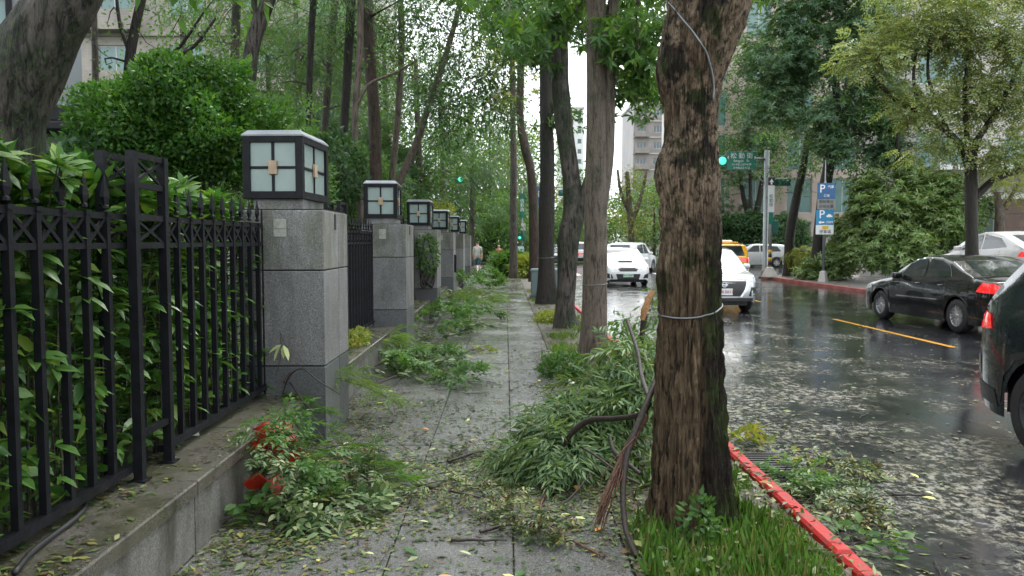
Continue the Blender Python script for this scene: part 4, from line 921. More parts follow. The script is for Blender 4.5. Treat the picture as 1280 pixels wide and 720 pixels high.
def building(name, label, x0, x1, y0, y1, h, mat, floor=3.2, bay=3.0, ww=1.5, wh=1.5, sill=.9, z0=0, first=0, slab=None, faces=('front',), glass=None, skip=(), cols=None, mull=2, balcony=False):
    """box tower; each window is a part with its panes, set in a real reveal"""
    root = empty(name, ((x0 + x1) / 2, (y0 + y1) / 2, z0), 0, label, 'building'); ox, oy = (x0 + x1) / 2, (y0 + y1) / 2
    W, D = x1 - x0, y1 - y0; glass = glass or m_glass
    nb = cols or max(1, int(W // bay)); nf = int(h // floor); RV = .22
    xs = [-W / 2 + (i + .5) * W / nb for i in range(nb)]
    wl = MB(); wl.span((-W / 2, -D / 2 + RV, 0), (W / 2, D / 2, h))
    # front skin with openings: piers and spandrels
    skin = MB(); edges = [-W / 2] + [q for x in xs for q in (x - ww / 2, x + ww / 2)] + [W / 2]
    for i in range(0, len(edges), 2): skin.span((edges[i], -D / 2, 0), (edges[i + 1], -D / 2 + RV, h))
    for x in xs:
        zt = 0
        for f in range(first, nf):
            zs = f * floor + sill; skin.span((x - ww / 2, -D / 2, zt), (x + ww / 2, -D / 2 + RV, zs)); zt = zs + wh
        skin.span((x - ww / 2, -D / 2, zt), (x + ww / 2, -D / 2 + RV, h))
    wl.build('wall', mat, root); skin.build('facade', mat, root)
    fm = MB()
    for a, b in (((-ww / 2, 0, 0), (ww / 2, .06, .06)), ((-ww / 2, 0, wh - .06), (ww / 2, .06, wh)), ((-ww / 2, 0, .06), (-ww / 2 + .06, .06, wh - .06)), ((ww / 2 - .06, 0, .06), (ww / 2, .06, wh - .06))): fm.span(a, b)
    for k in range(1, mull): fm.span((-ww / 2 + ww * k / mull - .025, .003, .06), (-ww / 2 + ww * k / mull + .025, .055, wh - .06))
    fme_ = fm.mesh('window'); fme_.materials.append(m_alum)
    pw = (ww - .12) / mull; pme = MB().span((-pw / 2 + .02, .02, .06), (pw / 2 - .02, .035, wh - .06)).mesh('pane'); pme.materials.append(glass)
    for f in range(first, nf):
        for i, x in enumerate(xs):
            o = bpy.data.objects.new('window', fme_); link(o, root); o.location = (x, -D / 2 + .12, f * floor + sill)
            for k in range(mull):
                q = bpy.data.objects.new('pane', pme); link(q, o); q.location = (-ww / 2 + .06 + pw * (k + .5), 0, 0)
    if slab is not None:
        for f in range(1, nf + 1): MB().span((-W / 2 - .15, -D / 2 - .18, f * floor - .14), (W / 2 + .15, -D / 2 - .002, f * floor + .10)).build('floor_band', slab, root)
    if balcony:
        for f in range(1, nf):
            for x in xs[::2]: MB().span((x - ww * .8, -D / 2 - 1.0, f * floor), (x + ww * .8, -D / 2 - .003, f * floor + .14)).span((x - ww * .8, -D / 2 - 1.0, f * floor + .14), (x + ww * .8, -D / 2 - .9, f * floor + 1.05)).build('balcony', mat, root)
    MB().span((-W / 2 - .2, -D / 2 - .2, h), (W / 2 + .2, D / 2 + .2, h + .5)).build('parapet', slab or m_conc, root)
    return root
m_beige = tiles('beige_wall_tile', (.34, .30, .25), (.29, .26, .225), (.22, .2, .18))
m_taupe = tiles('taupe_wall_tile', (.27, .235, .215), (.24, .21, .195), (.3, .28, .26), .5, .2)
m_pink = tiles('pink_stone_cladding', (.43, .35, .30), (.40, .33, .285), (.25, .2, .18), 1.2, .6, .35)
m_whiteb = simple('white_render', (.62, .63, .62), .6, var=.06, scale=1)
m_greyp = simple('grey_metal_panel', (.16, .175, .18), .35, .1, .5, .12, 1.5)
building('apartment_block', 'beige tiled apartment block seen through the garden trees', -23, -7.5, 44, 56, 26, m_beige, 3.2, 3.1, 1.9, 1.7, glass=m_teal, slab=m_beige, balcony=True)
building('tower_block', 'grey brown tower block rising past the thick old trunk', 23.8, 36, 150, 165, 27, m_taupe, 3.0, 3.0, 1.7, 1.2, slab=m_conc, mull=3, balcony=True)
building('white_tower', 'white high-rise glimpsed between two street trees', 17.0, 25, 258, 270, 44, m_whiteb, 3.2, 2.4, 1.3, 1.5, mull=1)
building('stone_office', 'pinkish stone office building with teal glass bays beyond the crossing', 15.5, 30, 67, 80, 26, m_pink, 3.6, 3.6, 2.1, 2.9, .4, glass=m_teal, mull=2)
b6 = building('shop_building', 'pale apartment building with flat canopy behind the fallen tree', 17.0, 44, 34.8, 38.3, 18, m_conc, 3.6, 3.4, 2.3, 1.5, 1.2, glass=m_teal, first=1, slab=m_whiteb)
ox, oy = 30.5, 36.55
m_brown = simple('brown_shop_panel', (.10, .055, .035), .45, var=.3, scale=3); m_dgreen = simple('dark_green_door', (.02, .055, .045), .4)
MB().span((18.0 - ox, 33.2 - oy, 4.60), (44 - ox, 34.8 - oy - .003, 4.80)).build('canopy', m_whiteb, b6)
for k in range(7):
    xa = 21.3 + k * 2.2
    for j in range(5): MB().span((xa - ox, 34.70 - oy, .35 + j * .62), (xa + 2.12 - ox, 34.797 - oy, .35 + j * .62 + .59)).build('shop_panel', m_brown, b6)
MB().span((19.9 - ox, 34.72 - oy, 0), (21.2 - ox, 34.797 - oy, 3.3)).build('door', m_dgreen, b6)
# grey house at the left with black stepped eave
gh = empty('grey_house', (-10.26, 12.53, .3), R(28), 'grey panelled house with black stepped eaves behind the mossy tree', 'building'); ox, oy = -9.5, 14.5
MB().span((-6, -1.9, 0), (3.3, 4, 9)).build('wall', m_greyp, gh)
for k in range(10):
    for j in range(4):
        MB().span((-5.98 + k * .93, -1.94, .1 + j * 2.2), (-5.98 + k * .93 + .915, -1.9, .1 + j * 2.2 + 2.18)).build('wall_panel', m_greyp, gh)
wn = MB().span((1.1, -2.02, 2.9), (1.18, -1.945, 4.9)).span((2.35, -2.02, 2.9), (2.43, -1.945, 4.9)).span((1.18, -2.02, 2.9), (2.35, -1.945, 2.98)).span((1.18, -2.02, 4.82), (2.35, -1.945, 4.9)).build('window', m_black, gh)
MB().span((1.18, -1.99, 2.98), (2.35, -1.96, 4.82)).build('pane', m_teal, wn)
m_dteal = simple('dark_teal_panel', (.015, .04, .045), .35)
gh2 = empty('gatehouse', (-6.6, 11.0, .3), 0, 'small dark gatehouse with stepped black flat roof beside the mossy tree', 'gatehouse')
zA = lambda py: at(90, py, 10.7).z - .3
MB().span((-1.2, -.35, zA(153)), (.98, .7, zA(131))).build('upper_roof', m_black, gh2, bevel=.03)
MB().span((-1.0, -.55, zA(166)), (1.12, .8, zA(154))).build('lower_roof', m_black, gh2, bevel=.03)
MB().span((-1.0, -.2, 0), (.9, .6, zA(166) - .003)).build('wall', m_dteal, gh2)
# ================================================================ CARS
def paint(name, col, metal=.0, rough=.32):
    m, t, p = newmat(name); co = coords(t, 'Object')
    p.inputs['Metallic'].default_value = metal; p.inputs['Specular IOR Level'].default_value = .15; p.inputs['Coat Weight'].default_value = 1; p.inputs['Coat Roughness'].default_value = .03
    t.links.new(ramp(t, tnoise(t, co, 3, 5), [(.3, tuple(c * .9 for c in col)), (.7, col)]), p.inputs['Base Color'])
    t.links.new(ramp(t, tnoise(t, co, 60, 3), [(.4, rough - .05), (.7, rough + .12)]), p.inputs['Roughness'])
    bump(t, p, ramp(t, tnoise(t, co, 90, 1), [(.62, 0), (.72, 1)]), .04, .003)      # rain beads
    return m
m_cglass = simple('car_glass', (.018, .024, .026), .04, 0, .9, .2, 2)
m_trim = simple('black_trim', (.013, .013, .014), .5)
m_tyre = simple('tyre_rubber', (.016, .016, .017), .7, bmp=.2, scale=20)
m_alloy = simple('alloy_rim', (.55, .56, .57), .28, .8, .5, .08)
m_alloyd = simple('dark_alloy_rim', (.16, .165, .17), .35, .7, .5, .1)
m_tail = simple('red_tail_light', (.45, .012, .012), .12, 0, .6, .15, 10, 1, emit=((1, .03, .03), .25))
m_head = simple('headlight_lens', (.50, .53, .55), .08, .2, .8, .2, 9, 1)
m_amber = simple('amber_lens', (.5, .18, .02), .15, 0, .6, coat=1)
m_chrome = simple('chrome', (.65, .66, .67), .12, 1, .5, .05)
m_plate = simple('number_plate', (.70, .71, .70), .35, 0, .5, .05)
m_wht = simple('white_lettering', (.80, .80, .79), .5, var=.03); m_blk = simple('dark_lettering', (.02, .02, .022), .5); m_redl = simple('dark_red_lettering', (.30, .02, .05), .5); m_grnl = simple('dark_green_lettering', (.01, .12, .05), .5)
def text(body, size, mat, parent, loc, rot, name='lettering', align='CENTER', ext=.002, wscale=1):
    cu = bpy.data.curves.new(name, 'FONT'); cu.body = body; cu.size = size; cu.align_x = align; cu.align_y = 'CENTER'; cu.extrude = ext; cu.resolution_u = 2
    tmp = bpy.data.objects.new('tmp', cu); C.objects.link(tmp)
    me = bpy.data.meshes.new_from_object(tmp.evaluated_get(bpy.context.evaluated_depsgraph_get())); bpy.data.objects.remove(tmp); bpy.data.curves.remove(cu)
    if wscale != 1: me.transform(Matrix.Diagonal((wscale, 1, 1, 1)))
    me.materials.clear(); o = mesh_obj(name, me, mat, parent); o.location = loc; o.rotation_euler = rot; return o
def wheel_mesh(rw, tw, spokes, twin=False):
    ty = MB().lathe([(rw * .62, -tw / 2), (rw * .93, -tw / 2), (rw, -tw * .36), (rw, tw * .36), (rw * .93, tw / 2), (rw * .62, tw / 2)], 32, axis=(0, 1, 0), cap=False).mesh('wheel'); ty.shade_smooth()
    rm = MB(); ro = rw * .66
    rm.lathe([(ro, -tw * .40), (ro, tw * .46), (ro * .93, tw * .47), (ro * .90, tw * .2), (ro * .86, tw * .05)], 32, axis=(0, 1, 0), cap=False)
    rm.lathe([(ro * .9, -tw * .1), (.01, -tw * .1)], 24, axis=(0, 1, 0), cap=False)
    rm.lathe([(rw * .13, tw * .05), (rw * .13, tw * .40), (rw * .09, tw * .44)], 14, axis=(0, 1, 0))
    for k in range(spokes):
        a = 2 * math.pi * k / spokes
        for da in ((-.09, .09) if twin else (0,)):
            c_, s_ = math.cos(a + da), math.sin(a + da); c2, s2 = math.cos(a + da * 1.6), math.sin(a + da * 1.6)
            rm.bar((c_ * rw * .10, tw * .34, s_ * rw * .10), (c2 * ro * .95, tw * .36, s2 * ro * .95), rw * (.05 if twin else .085), .03)
    return ty, rm.mesh('rim')
class Car:
    """x forward (front = +L/2), y left, z up. Body lofted from a side profile; panels are patches laid on the body."""
    def __init__(s, name, label, cat, loc, rz, L, W, H, wb, fo, deck, roof, mat, rw=.32, clr=.2, belt=None, spokes=10, rim=None, twin=False, tumble=.16, arch=1.16, fround=.55, rround=.45, group=None, seg=1):
        s.root = empty(name, loc, rz, label, cat, group); s.L, s.W, s.H = L, W, H; s.mat = mat
        s.xw = (L / 2 - fo, L / 2 - fo - wb); s.rw = rw
        ra = rw * arch; dk = np.array(deck, float); rf = np.array(roof, float)   # (distance from front, height)
        dk[:, 0] = L / 2 - dk[:, 0]; rf[:, 0] = L / 2 - rf[:, 0]
        xs = set(np.linspace(-L / 2, L / 2, 56))
        for xw in s.xw:
            for a in np.linspace(0, math.pi, 15): xs.add(xw + ra * math.cos(a))
        for q in list(dk[:, 0]) + list(rf[:, 0]): xs.add(q)
        for q in np.linspace(0, 1, 9): xs.add(L / 2 - fround * .5 * q * q); xs.add(-L / 2 + rround * .5 * q * q)
        xs = sorted(xs); xs = [xs[0]] + [b for a, b in zip(xs, xs[1:]) if b - a > .004]
        def ip(pr, x): return float(np.interp(-x, -pr[:, 0], pr[:, 1]))
        rows = []
        for x in xs:
            df = L / 2 - x; dr = x + L / 2
            pf = 1 - .22 * max(0, 1 - df / fround) ** 2.2 - .16 * max(0, 1 - dr / rround) ** 2.2
            wd = W / 2 * pf; zt = ip(dk, x); zr = max(ip(rf, x), zt) if rf[-1, 0] <= x <= rf[0, 0] else zt
            zb = clr + .10 * max(0, 1 - df / .5) ** 2 + .10 * max(0, 1 - dr / .5) ** 2
            inarch = False
            for xw in s.xw:
                if abs(x - xw) < ra: zb = max(zb, rw + math.sqrt(max(0, ra * ra - (x - xw) ** 2))); inarch = True
            zb = min(zb, zt - .10)
            zs = max(zb + .03, clr + (zt - clr) * .62); zm = zb + (zs - zb) * .45
            tb = min(1.0, (zr - zt) / (H - zt + 1e-6)) if zr > zt + 1e-4 else 0
            wr = (wd * .965) * (1 - tumble * tb) if tb > 0 else wd * .86
            fl = .012 if inarch else 0
            row = [(x, wd * .97 + fl, zb), (x, wd * .995 + fl, zm), (x, wd + fl * .5, zs), (x, wd * .985, zs + (zt - zs) * .65), (x, wd * .955, zt)]
            if tb > 0: row += [(x, wd * .93 + (wr - wd * .93) * .5, zt + (zr - zt) * .5), (x, wr + .004, zr - .035 * tb), (x, wr - .05, zr), (x, wr * .5, zr + .018), (x, 0, zr + .026)]
            else: row += [(x, wd * .93, zt + .006), (x, wd * .86, zt + .012), (x, wd * .75, zt + .018), (x, wd * .4, zt + .035), (x, 0, zt + .042)]
            rows.append(row)
        n = len(rows[0]); V = []; Fc = []
        full = [r + [(p_[0], -p_[1], p_[2]) for p_ in r[-2::-1]] for r in rows]; m = len(full[0])
        for r in full: V += r
        for i in range(len(full) - 1):
            for k in range(m - 1): Fc.append((i * m + k, i * m + k + 1, (i + 1) * m + k + 1, (i + 1) * m + k))
        Fc.append(tuple(range(m))); Fc.append(tuple(range((len(full) - 1) * m + m - 1, (len(full) - 1) * m - 1, -1)))
        me = bpy.data.meshes.new('body'); me.from_pydata(V, [], Fc)
        bm = bmesh.new(); bm.from_mesh(me); bmesh.ops.recalc_face_normals(bm, faces=bm.faces); bm.to_mesh(me)
        s.bvh = BVHTree.FromBMesh(bm); bm.free()
        mesh_obj('body', me, mat, s.root, True)
        ub = MB().span((-L / 2 + .25, -W * .36, clr - .02), (L / 2 - .25, W * .36, .62)); ub.build('underbody', m_trim, s.root)
        ty, rm = wheel_mesh(rw, .21, spokes, twin); ty.materials.append(m_tyre); rm.materials.append(rim or m_alloy)
        for xw in s.xw:
            for sd in (1, -1):
                o = bpy.data.objects.new('wheel', ty); link(o, s.root); o.location = (xw, sd * (W / 2 - .125), rw); o.rotation_euler = (0, rnd.random() * 3, 0 if sd > 0 else math.pi)
                q = bpy.data.objects.new('rim', rm); link(q, o)
    def patch(s, name, poly, axis, mat, off=.006, grid=.06, thick=.004, parent=None, mirror=False):
        """polygon laid on the body as seen from axis: 'front'/'rear' (y,z), 'left'/'right' (x,z), 'top' (x,y)"""
        for mir in ((1, -1) if mirror else (1,)):
            pl = [(u * (mir if axis in ('front', 'rear') else 1), v_) for u, v_ in poly]
            ax = axis if mir == 1 or axis in ('front', 'rear') else {'left': 'right', 'right': 'left'}[axis]
            bm = bmesh.new(); f = bm.faces.new([bm.verts.new((u, v_, 0)) for u, v_ in pl])
            us = [q[0] for q in pl]; vs = [q[1] for q in pl]
            for a, lo, hi in ((0, min(us), max(us)), (1, min(vs), max(vs))):
                for k in range(1, int((hi - lo) / grid) + 1):
                    no = (1, 0, 0) if a == 0 else (0, 1, 0); c = lo + k * grid
                    bmesh.ops.bisect_plane(bm, geom=bm.verts[:] + bm.edges[:] + bm.faces[:], plane_co=(c if a == 0 else 0, c if a == 1 else 0, 0), plane_no=no)
            bad = False; D = {'front': (-1, 0, 0), 'rear': (1, 0, 0), 'left': (0, -1, 0), 'right': (0, 1, 0), 'top': (0, 0, -1)}[ax]; D = Vector(D); last = None; miss = []
            for v_ in bm.verts:
                u, w_ = v_.co.x, v_.co.y
                o = Vector((4, u, w_)) if ax == 'front' else Vector((-4, u, w_)) if ax == 'rear' else Vector((u, 3, w_)) if ax == 'left' else Vector((u, -3, w_)) if ax == 'right' else Vector((u, w_, 4))
                h, nn, _, _ = s.bvh.ray_cast(o, D)
                if h is None: miss.append(v_); continue
                nn = nn if nn.dot(D) < 0 else -nn
                v_.co = h + nn * off; last = h
            for v_ in miss:
                best = s.bvh.find_nearest(Vector((4, v_.co.x, v_.co.y)) if ax == 'front' else Vector((-s.L / 2, v_.co.x, v_.co.y)) if ax == 'rear' else Vector((v_.co.x, s.W / 2 if ax == 'left' else -s.W / 2, v_.co.y)))
                v_.co = best[0] + best[1] * off
            me = bpy.data.meshes.new(name); bmesh.ops.recalc_face_normals(bm, faces=bm.faces)
            nrm = sum((f_.normal for f_ in bm.faces), Vector())
            if nrm.dot(D) > 0: bmesh.ops.reverse_faces(bm, faces=bm.faces)
            bm.to_mesh(me); bm.free()
            o = mesh_obj(name, me, mat, parent or s.root, True)
        return o
    def line(s, pts, axis, mat, wd=.008, name='door_seam', mirror=True):
        pl = []; P = [Vector((a, b)) for a, b in pts]
        L_, R_ = [], []
        for i, q in enumerate(P):
            d = (P[min(i + 1, len(P) - 1)] - P[max(i - 1, 0)]).normalized(); nn = Vector((-d.y, d.x)) * wd / 2; L_.append(q + nn); R_.append(q - nn)
        for i in range(len(P) - 1):
            s.patch(name, [tuple(L_[i]), tuple(L_[i + 1]), tuple(R_[i + 1]), tuple(R_[i])], axis, mat, off=.004, mirror=mirror)
    def mirrors(s, x, z, mat):
        for sd in (1, -1):
            MB().box((x, sd * (s.W / 2 + .07), z), (.11, .20, .13), Matrix.Rotation(sd * .15, 3, 'Z')).build('door_mirror', mat, s.root, True, bevel=.035)
    def box(s, name, c, size, mat, bevel=.01): return MB().box(c, size).build(name, mat, s.root, True, bevel=bevel)
AWAY, TOWARD = R(90), R(-90)     # heading along +Y / -Y
def rect(u0, u1, v0, v1): return [(u0, v0), (u1, v0), (u1, v1), (u0, v1)]
def car_y(Yc, X, z=ROAD_Z): return (X, Yc, z)

# ---- black sedan driving away
m_blackp = paint('black_car_paint', (.004, .005, .0055))
sd = Car('black_sedan', 'glossy black sedan driving past the yellow lane line', 'car', (9.40, 16.52, ROAD_Z), R(93), 4.85, 1.80, 1.47, 2.78, .98,
         [(0, .52), (.05, .62), (.35, .76), (.9, .88), (1.45, .96), (3.9, 1.03), (4.3, 1.05), (4.75, 1.0), (4.85, .9)], [(1.40, .96), (1.75, 1.18), (2.15, 1.38), (2.5, 1.445), (3.0, 1.44), (3.4, 1.36), (3.8, 1.20), (4.25, 1.045)], m_blackp, rw=.325, clr=.19, spokes=10, twin=True)
Lh = 4.85 / 2
def fx(d): return Lh - d
sd.patch('side_window', [(fx(1.72), 1.0), (fx(2.62), 1.02), (fx(2.62), 1.385), (fx(2.30), 1.37), (fx(2.05), 1.28)], 'left', m_cglass, mirror=True)
sd.patch('side_window', [(fx(2.70), 1.02), (fx(3.52), 1.06), (fx(3.35), 1.27), (fx(3.1), 1.36), (fx(2.70), 1.39)], 'left', m_cglass, mirror=True)
sd.patch('rear_window', [(-.62, 1.10), (.62, 1.10), (.52, 1.36), (-.52, 1.36)], 'rear', m_cglass)
sd.patch('windscreen', [(-.66, 1.02), (.66, 1.02), (.55, 1.36), (-.55, 1.36)], 'front', m_cglass)
sd.patch('tail_light', [(fx(4.35), .82), (fx(4.84), .80), (fx(4.84), .97), (fx(4.5), 1.0)], 'left', m_tail, mirror=True)
sd.patch('tail_light', rect(.48, .80, .78, .96), 'rear', m_tail, mirror=True)
sd.patch('headlight', [(fx(.12), .60), (fx(.62), .70), (fx(.55), .80), (fx(.2), .72)], 'left', m_head, mirror=True)
for p_ in ([(fx(1.75), .98), (fx(1.72), .50), (fx(1.85), .28)], [(fx(2.66), 1.0), (fx(2.68), .26)], [(fx(3.50), 1.02), (fx(3.42), .75), (fx(3.25), .55), (fx(3.2), .28)], [(fx(1.5), .94), (fx(1.52), .62)]): sd.line(p_, 'left', m_slot)
sd.line([(fx(1.65), .585), (fx(3.15), .60)], 'left', m_chrome, .028, 'side_moulding')
sd.line([(fx(1.70), 1.005), (fx(2.06), 1.30), (fx(2.32), 1.395), (fx(2.7), 1.405), (fx(3.12), 1.375), (fx(3.38), 1.28), (fx(3.54), 1.06)], 'left', m_chrome, .02, 'window_trim')
for x in (2.48, 3.28): sd.box('door_handle', (fx(x), .905, .885), (.17, .03, .03), m_blackp); sd.box('door_handle', (fx(x), -.905, .885), (.17, .03, .03), m_blackp)
sd.mirrors(fx(1.80), 1.02, m_blackp)
sd.patch('number_plate', rect(-.19, .19, .62, .78), 'rear', m_plate); sd.patch('rear_bumper_trim', rect(-.7, .7, .36, .42), 'rear', m_trim)

# ---- dark SUV passing on the right edge
m_suv = paint('dark_blue_grey_paint', (.008, .013, .016))
Ls = 4.6; fs = lambda d: Ls / 2 - d
sv_ = Car('dark_suv', 'dark blue-grey SUV with a lit-looking red tail lamp passing close by', 'car', (5.17, 5.02, ROAD_Z), TOWARD, Ls, 1.86, 1.68, 2.68, .92,
          [(0, .62), (.06, .74), (.3, .92), (1.2, 1.04), (1.5, 1.06), (4.4, 1.14), (4.55, 1.08), (4.6, .80)], [(1.3, 1.06), (1.75, 1.38), (2.1, 1.60), (2.5, 1.665), (3.6, 1.65), (4.05, 1.60), (4.5, 1.15)], m_suv, rw=.36, clr=.24, spokes=5, rim=m_alloyd, twin=True, rround=.62, tumble=.2)
sv_.patch('side_window', [(fs(1.7), 1.10), (fs(2.6), 1.12), (fs(2.6), 1.56), (fs(2.2), 1.52)], 'right', m_cglass, mirror=True)
sv_.patch('side_window', [(fs(2.68), 1.12), (fs(3.5), 1.14), (fs(3.5), 1.55), (fs(2.68), 1.56)], 'right', m_cglass, mirror=True)
sv_.patch('side_window', [(fs(3.58), 1.16), (fs(4.08), 1.20), (fs(3.92), 1.48), (fs(3.58), 1.54)], 'right', m_cglass, mirror=True)
sv_.patch('rear_window', [(-.62, 1.18), (.62, 1.18), (.55, 1.52), (-.55, 1.52)], 'rear', m_cglass)
sv_.patch('tail_light', [(fs(4.22), .98), (fs(4.30), 1.10), (fs(4.57), 1.12), (fs(4.59), .96)], 'right', m_tail, mirror=True, off=.012)
sv_.patch('tail_light', rect(.42, .80, .95, 1.08), 'rear', m_tail, mirror=True, off=.012)
sv_.patch('wheel_arch_trim', [(fs(3.13), .26), (fs(3.13), .36), (fs(3.22), .62), (fs(3.4), .78), (fs(3.6), .82), (fs(3.85), .75), (fs(4.0), .6), (fs(4.06), .36), (fs(4.1), .36), (fs(4.06), .63), (fs(3.9), .80), (fs(3.6), .88), (fs(3.35), .83), (fs(3.17), .66), (fs(3.07), .36), (fs(3.07), .26)], 'right', m_trim, mirror=True)
sv_.patch('bumper_trim', [(fs(4.1), .32), (fs(4.5), .34), (fs(4.55), .50), (fs(4.15), .46)], 'right', m_trim, mirror=True)
sv_.patch('reflector', [(fs(4.48), .56), (fs(4.57), .57), (fs(4.57), .72), (fs(4.50), .72)], 'right', m_head, mirror=True)
sv_.line([(fs(2.64), 1.1), (fs(2.66), .3)], 'right', m_slot); sv_.line([(fs(3.52), 1.1), (fs(3.3), .75), (fs(3.1), .5)], 'right', m_slot)
sv_.mirrors(fs(1.75), 1.12, m_suv)

# ---- silver hatchback facing us, partly behind the old trunk
m_silver = paint('silver_paint', (.50, .52, .53), .45)
Ln = 4.3; fn = lambda d: Ln / 2 - d
nk = Car('silver_crossover', 'silver crossover with black mesh grille coming towards the thick trunk', 'car', (5.28, 21.4, ROAD_Z), TOWARD, Ln, 1.78, 1.58, 2.62, .86,
         [(0, .55), (.05, .70), (.25, .90), (1.0, 1.01), (1.3, 1.03), (4.0, 1.08), (4.2, 1.04), (4.3, .8)], [(1.05, 1.02), (1.5, 1.32), (1.9, 1.52), (2.3, 1.57), (3.4, 1.55), (3.8, 1.46), (4.2, 1.1)], m_silver, rw=.325, clr=.2, spokes=5, twin=True)
nk.patch('windscreen', [(-.74, 1.08), (.74, 1.08), (.60, 1.49), (-.60, 1.49)], 'front', m_cglass)
nk.patch('side_window', [(fn(1.55), 1.06), (fn(3.6), 1.08), (fn(3.4), 1.42), (fn(2.0), 1.46)], 'left', m_cglass, mirror=True)
gr = nk.patch('grille', [(-.42, .42), (.42, .42), (.52, .60), (.56, .78), (-.56, .78), (-.52, .60)], 'front', m_trim)
nk.patch('grille_trim', [(.58, .79), (.63, .79), (.56, .58), (.44, .40), (.38, .40), (.50, .58)], 'front', m_chrome, mirror=True, off=.014)
nk.patch('headlight', [(.60, .76), (.84, .80), (.85, .90), (.66, .84)], 'front', m_head, mirror=True, off=.01)
nk.patch('headlight', [(fn(.12), .74), (fn(.5), .84), (fn(.45), .90), (fn(.15), .84)], 'left', m_head, mirror=True, off=.01)
nk.patch('bumper_inlay', [(.60, .42), (.80, .42), (.85, .62), (.66, .64)], 'front', m_trim, mirror=True)
nk.patch('fog_lamp', rect(.66, .78, .44, .49), 'front', m_head, mirror=True, off=.012)
nk.patch('lower_bumper', rect(-.7, .7, .30, .38), 'front', m_trim)
pl_ = nk.patch('number_plate', rect(-.20, .20, .45, .60), 'front', m_plate, off=.03, grid=.2)
text('TDB·5017', .105, m_redl, nk.root, (Ln / 2 + .035, 0, .525), (R(90), 0, R(90)))
em = MB().lathe([(.062, 0), (.062, .014), (.046, .014), (.046, 0)], 20, (Ln / 2 + .012, 0, .70), (1, 0, 0)).box((Ln / 2 + .02, 0, .70), (.014, .17, .026)).build('emblem', m_chrome, nk.root)
nk.line([(0.0, 0), (0.0, 0.001)], 'front', m_slot) if False else None
nk.mirrors(fn(1.45), 1.10, m_silver)

# ---- white sports sedan facing us
m_whitep = paint('white_paint', (.68, .69, .69), 0, .3)
Lw = 4.6; fw_ = lambda d: Lw / 2 - d
wr_ = Car('white_sports_sedan', 'white sports sedan with bonnet scoop waiting beyond the slim tan tree', 'car', (4.78, 33.4, ROAD_Z), TOWARD, Lw, 1.80, 1.475, 2.65, .90,
          [(0, .55), (.05, .66), (.3, .80), (1.1, .93), (1.35, .96), (3.7, 1.02), (4.4, 1.02), (4.6, .8)], [(1.3, .96), (1.8, 1.25), (2.2, 1.43), (2.6, 1.47), (3.0, 1.46), (3.5, 1.33), (4.0, 1.04)], m_whitep, rw=.33, clr=.17)
wr_.patch('windscreen', [(-.72, 1.00), (.72, 1.00), (.56, 1.39), (-.56, 1.39)], 'front', m_cglass)
wr_.patch('side_window', [(fw_(1.7), 1.0), (fw_(3.4), 1.04), (fw_(3.1), 1.36), (fw_(2.2), 1.36)], 'left', m_cglass, mirror=True)
wr_.patch('grille', [(-.32, .58), (.32, .58), (.40, .68), (.34, .74), (-.34, .74), (-.40, .68)], 'front', m_trim)
wr_.patch('lower_grille', [(-.42, .26), (.42, .26), (.48, .48), (-.48, .48)], 'front', m_trim)
wr_.patch('headlight', [(.46, .68), (.80, .70), (.84, .80), (.60, .78)], 'front', m_head, mirror=True, off=.01)
wr_.patch('fog_recess', [(.58, .30), (.80, .32), (.84, .52), (.64, .46)], 'front', m_trim, mirror=True)
MB().box((fw_(.95), 0, .955), (.28, .60, .07)).build('bonnet_scoop', m_whitep, wr_.root, True, bevel=.02); MB().box((fw_(.80), 0, .955), (.02, .52, .045)).build('scoop_mouth', m_trim, wr_.root)
wr_.patch('number_plate', rect(-.20, .20, .36, .50), 'front', simple('pale_green_plate', (.45, .62, .50), .4), off=.03, grid=.2)
text('AVL·2087', .10, m_grnl, wr_.root, (Lw / 2 + .035, 0, .43), (R(90), 0, R(90)))
wr_.mirrors(fw_(1.6), 1.02, m_whitep)

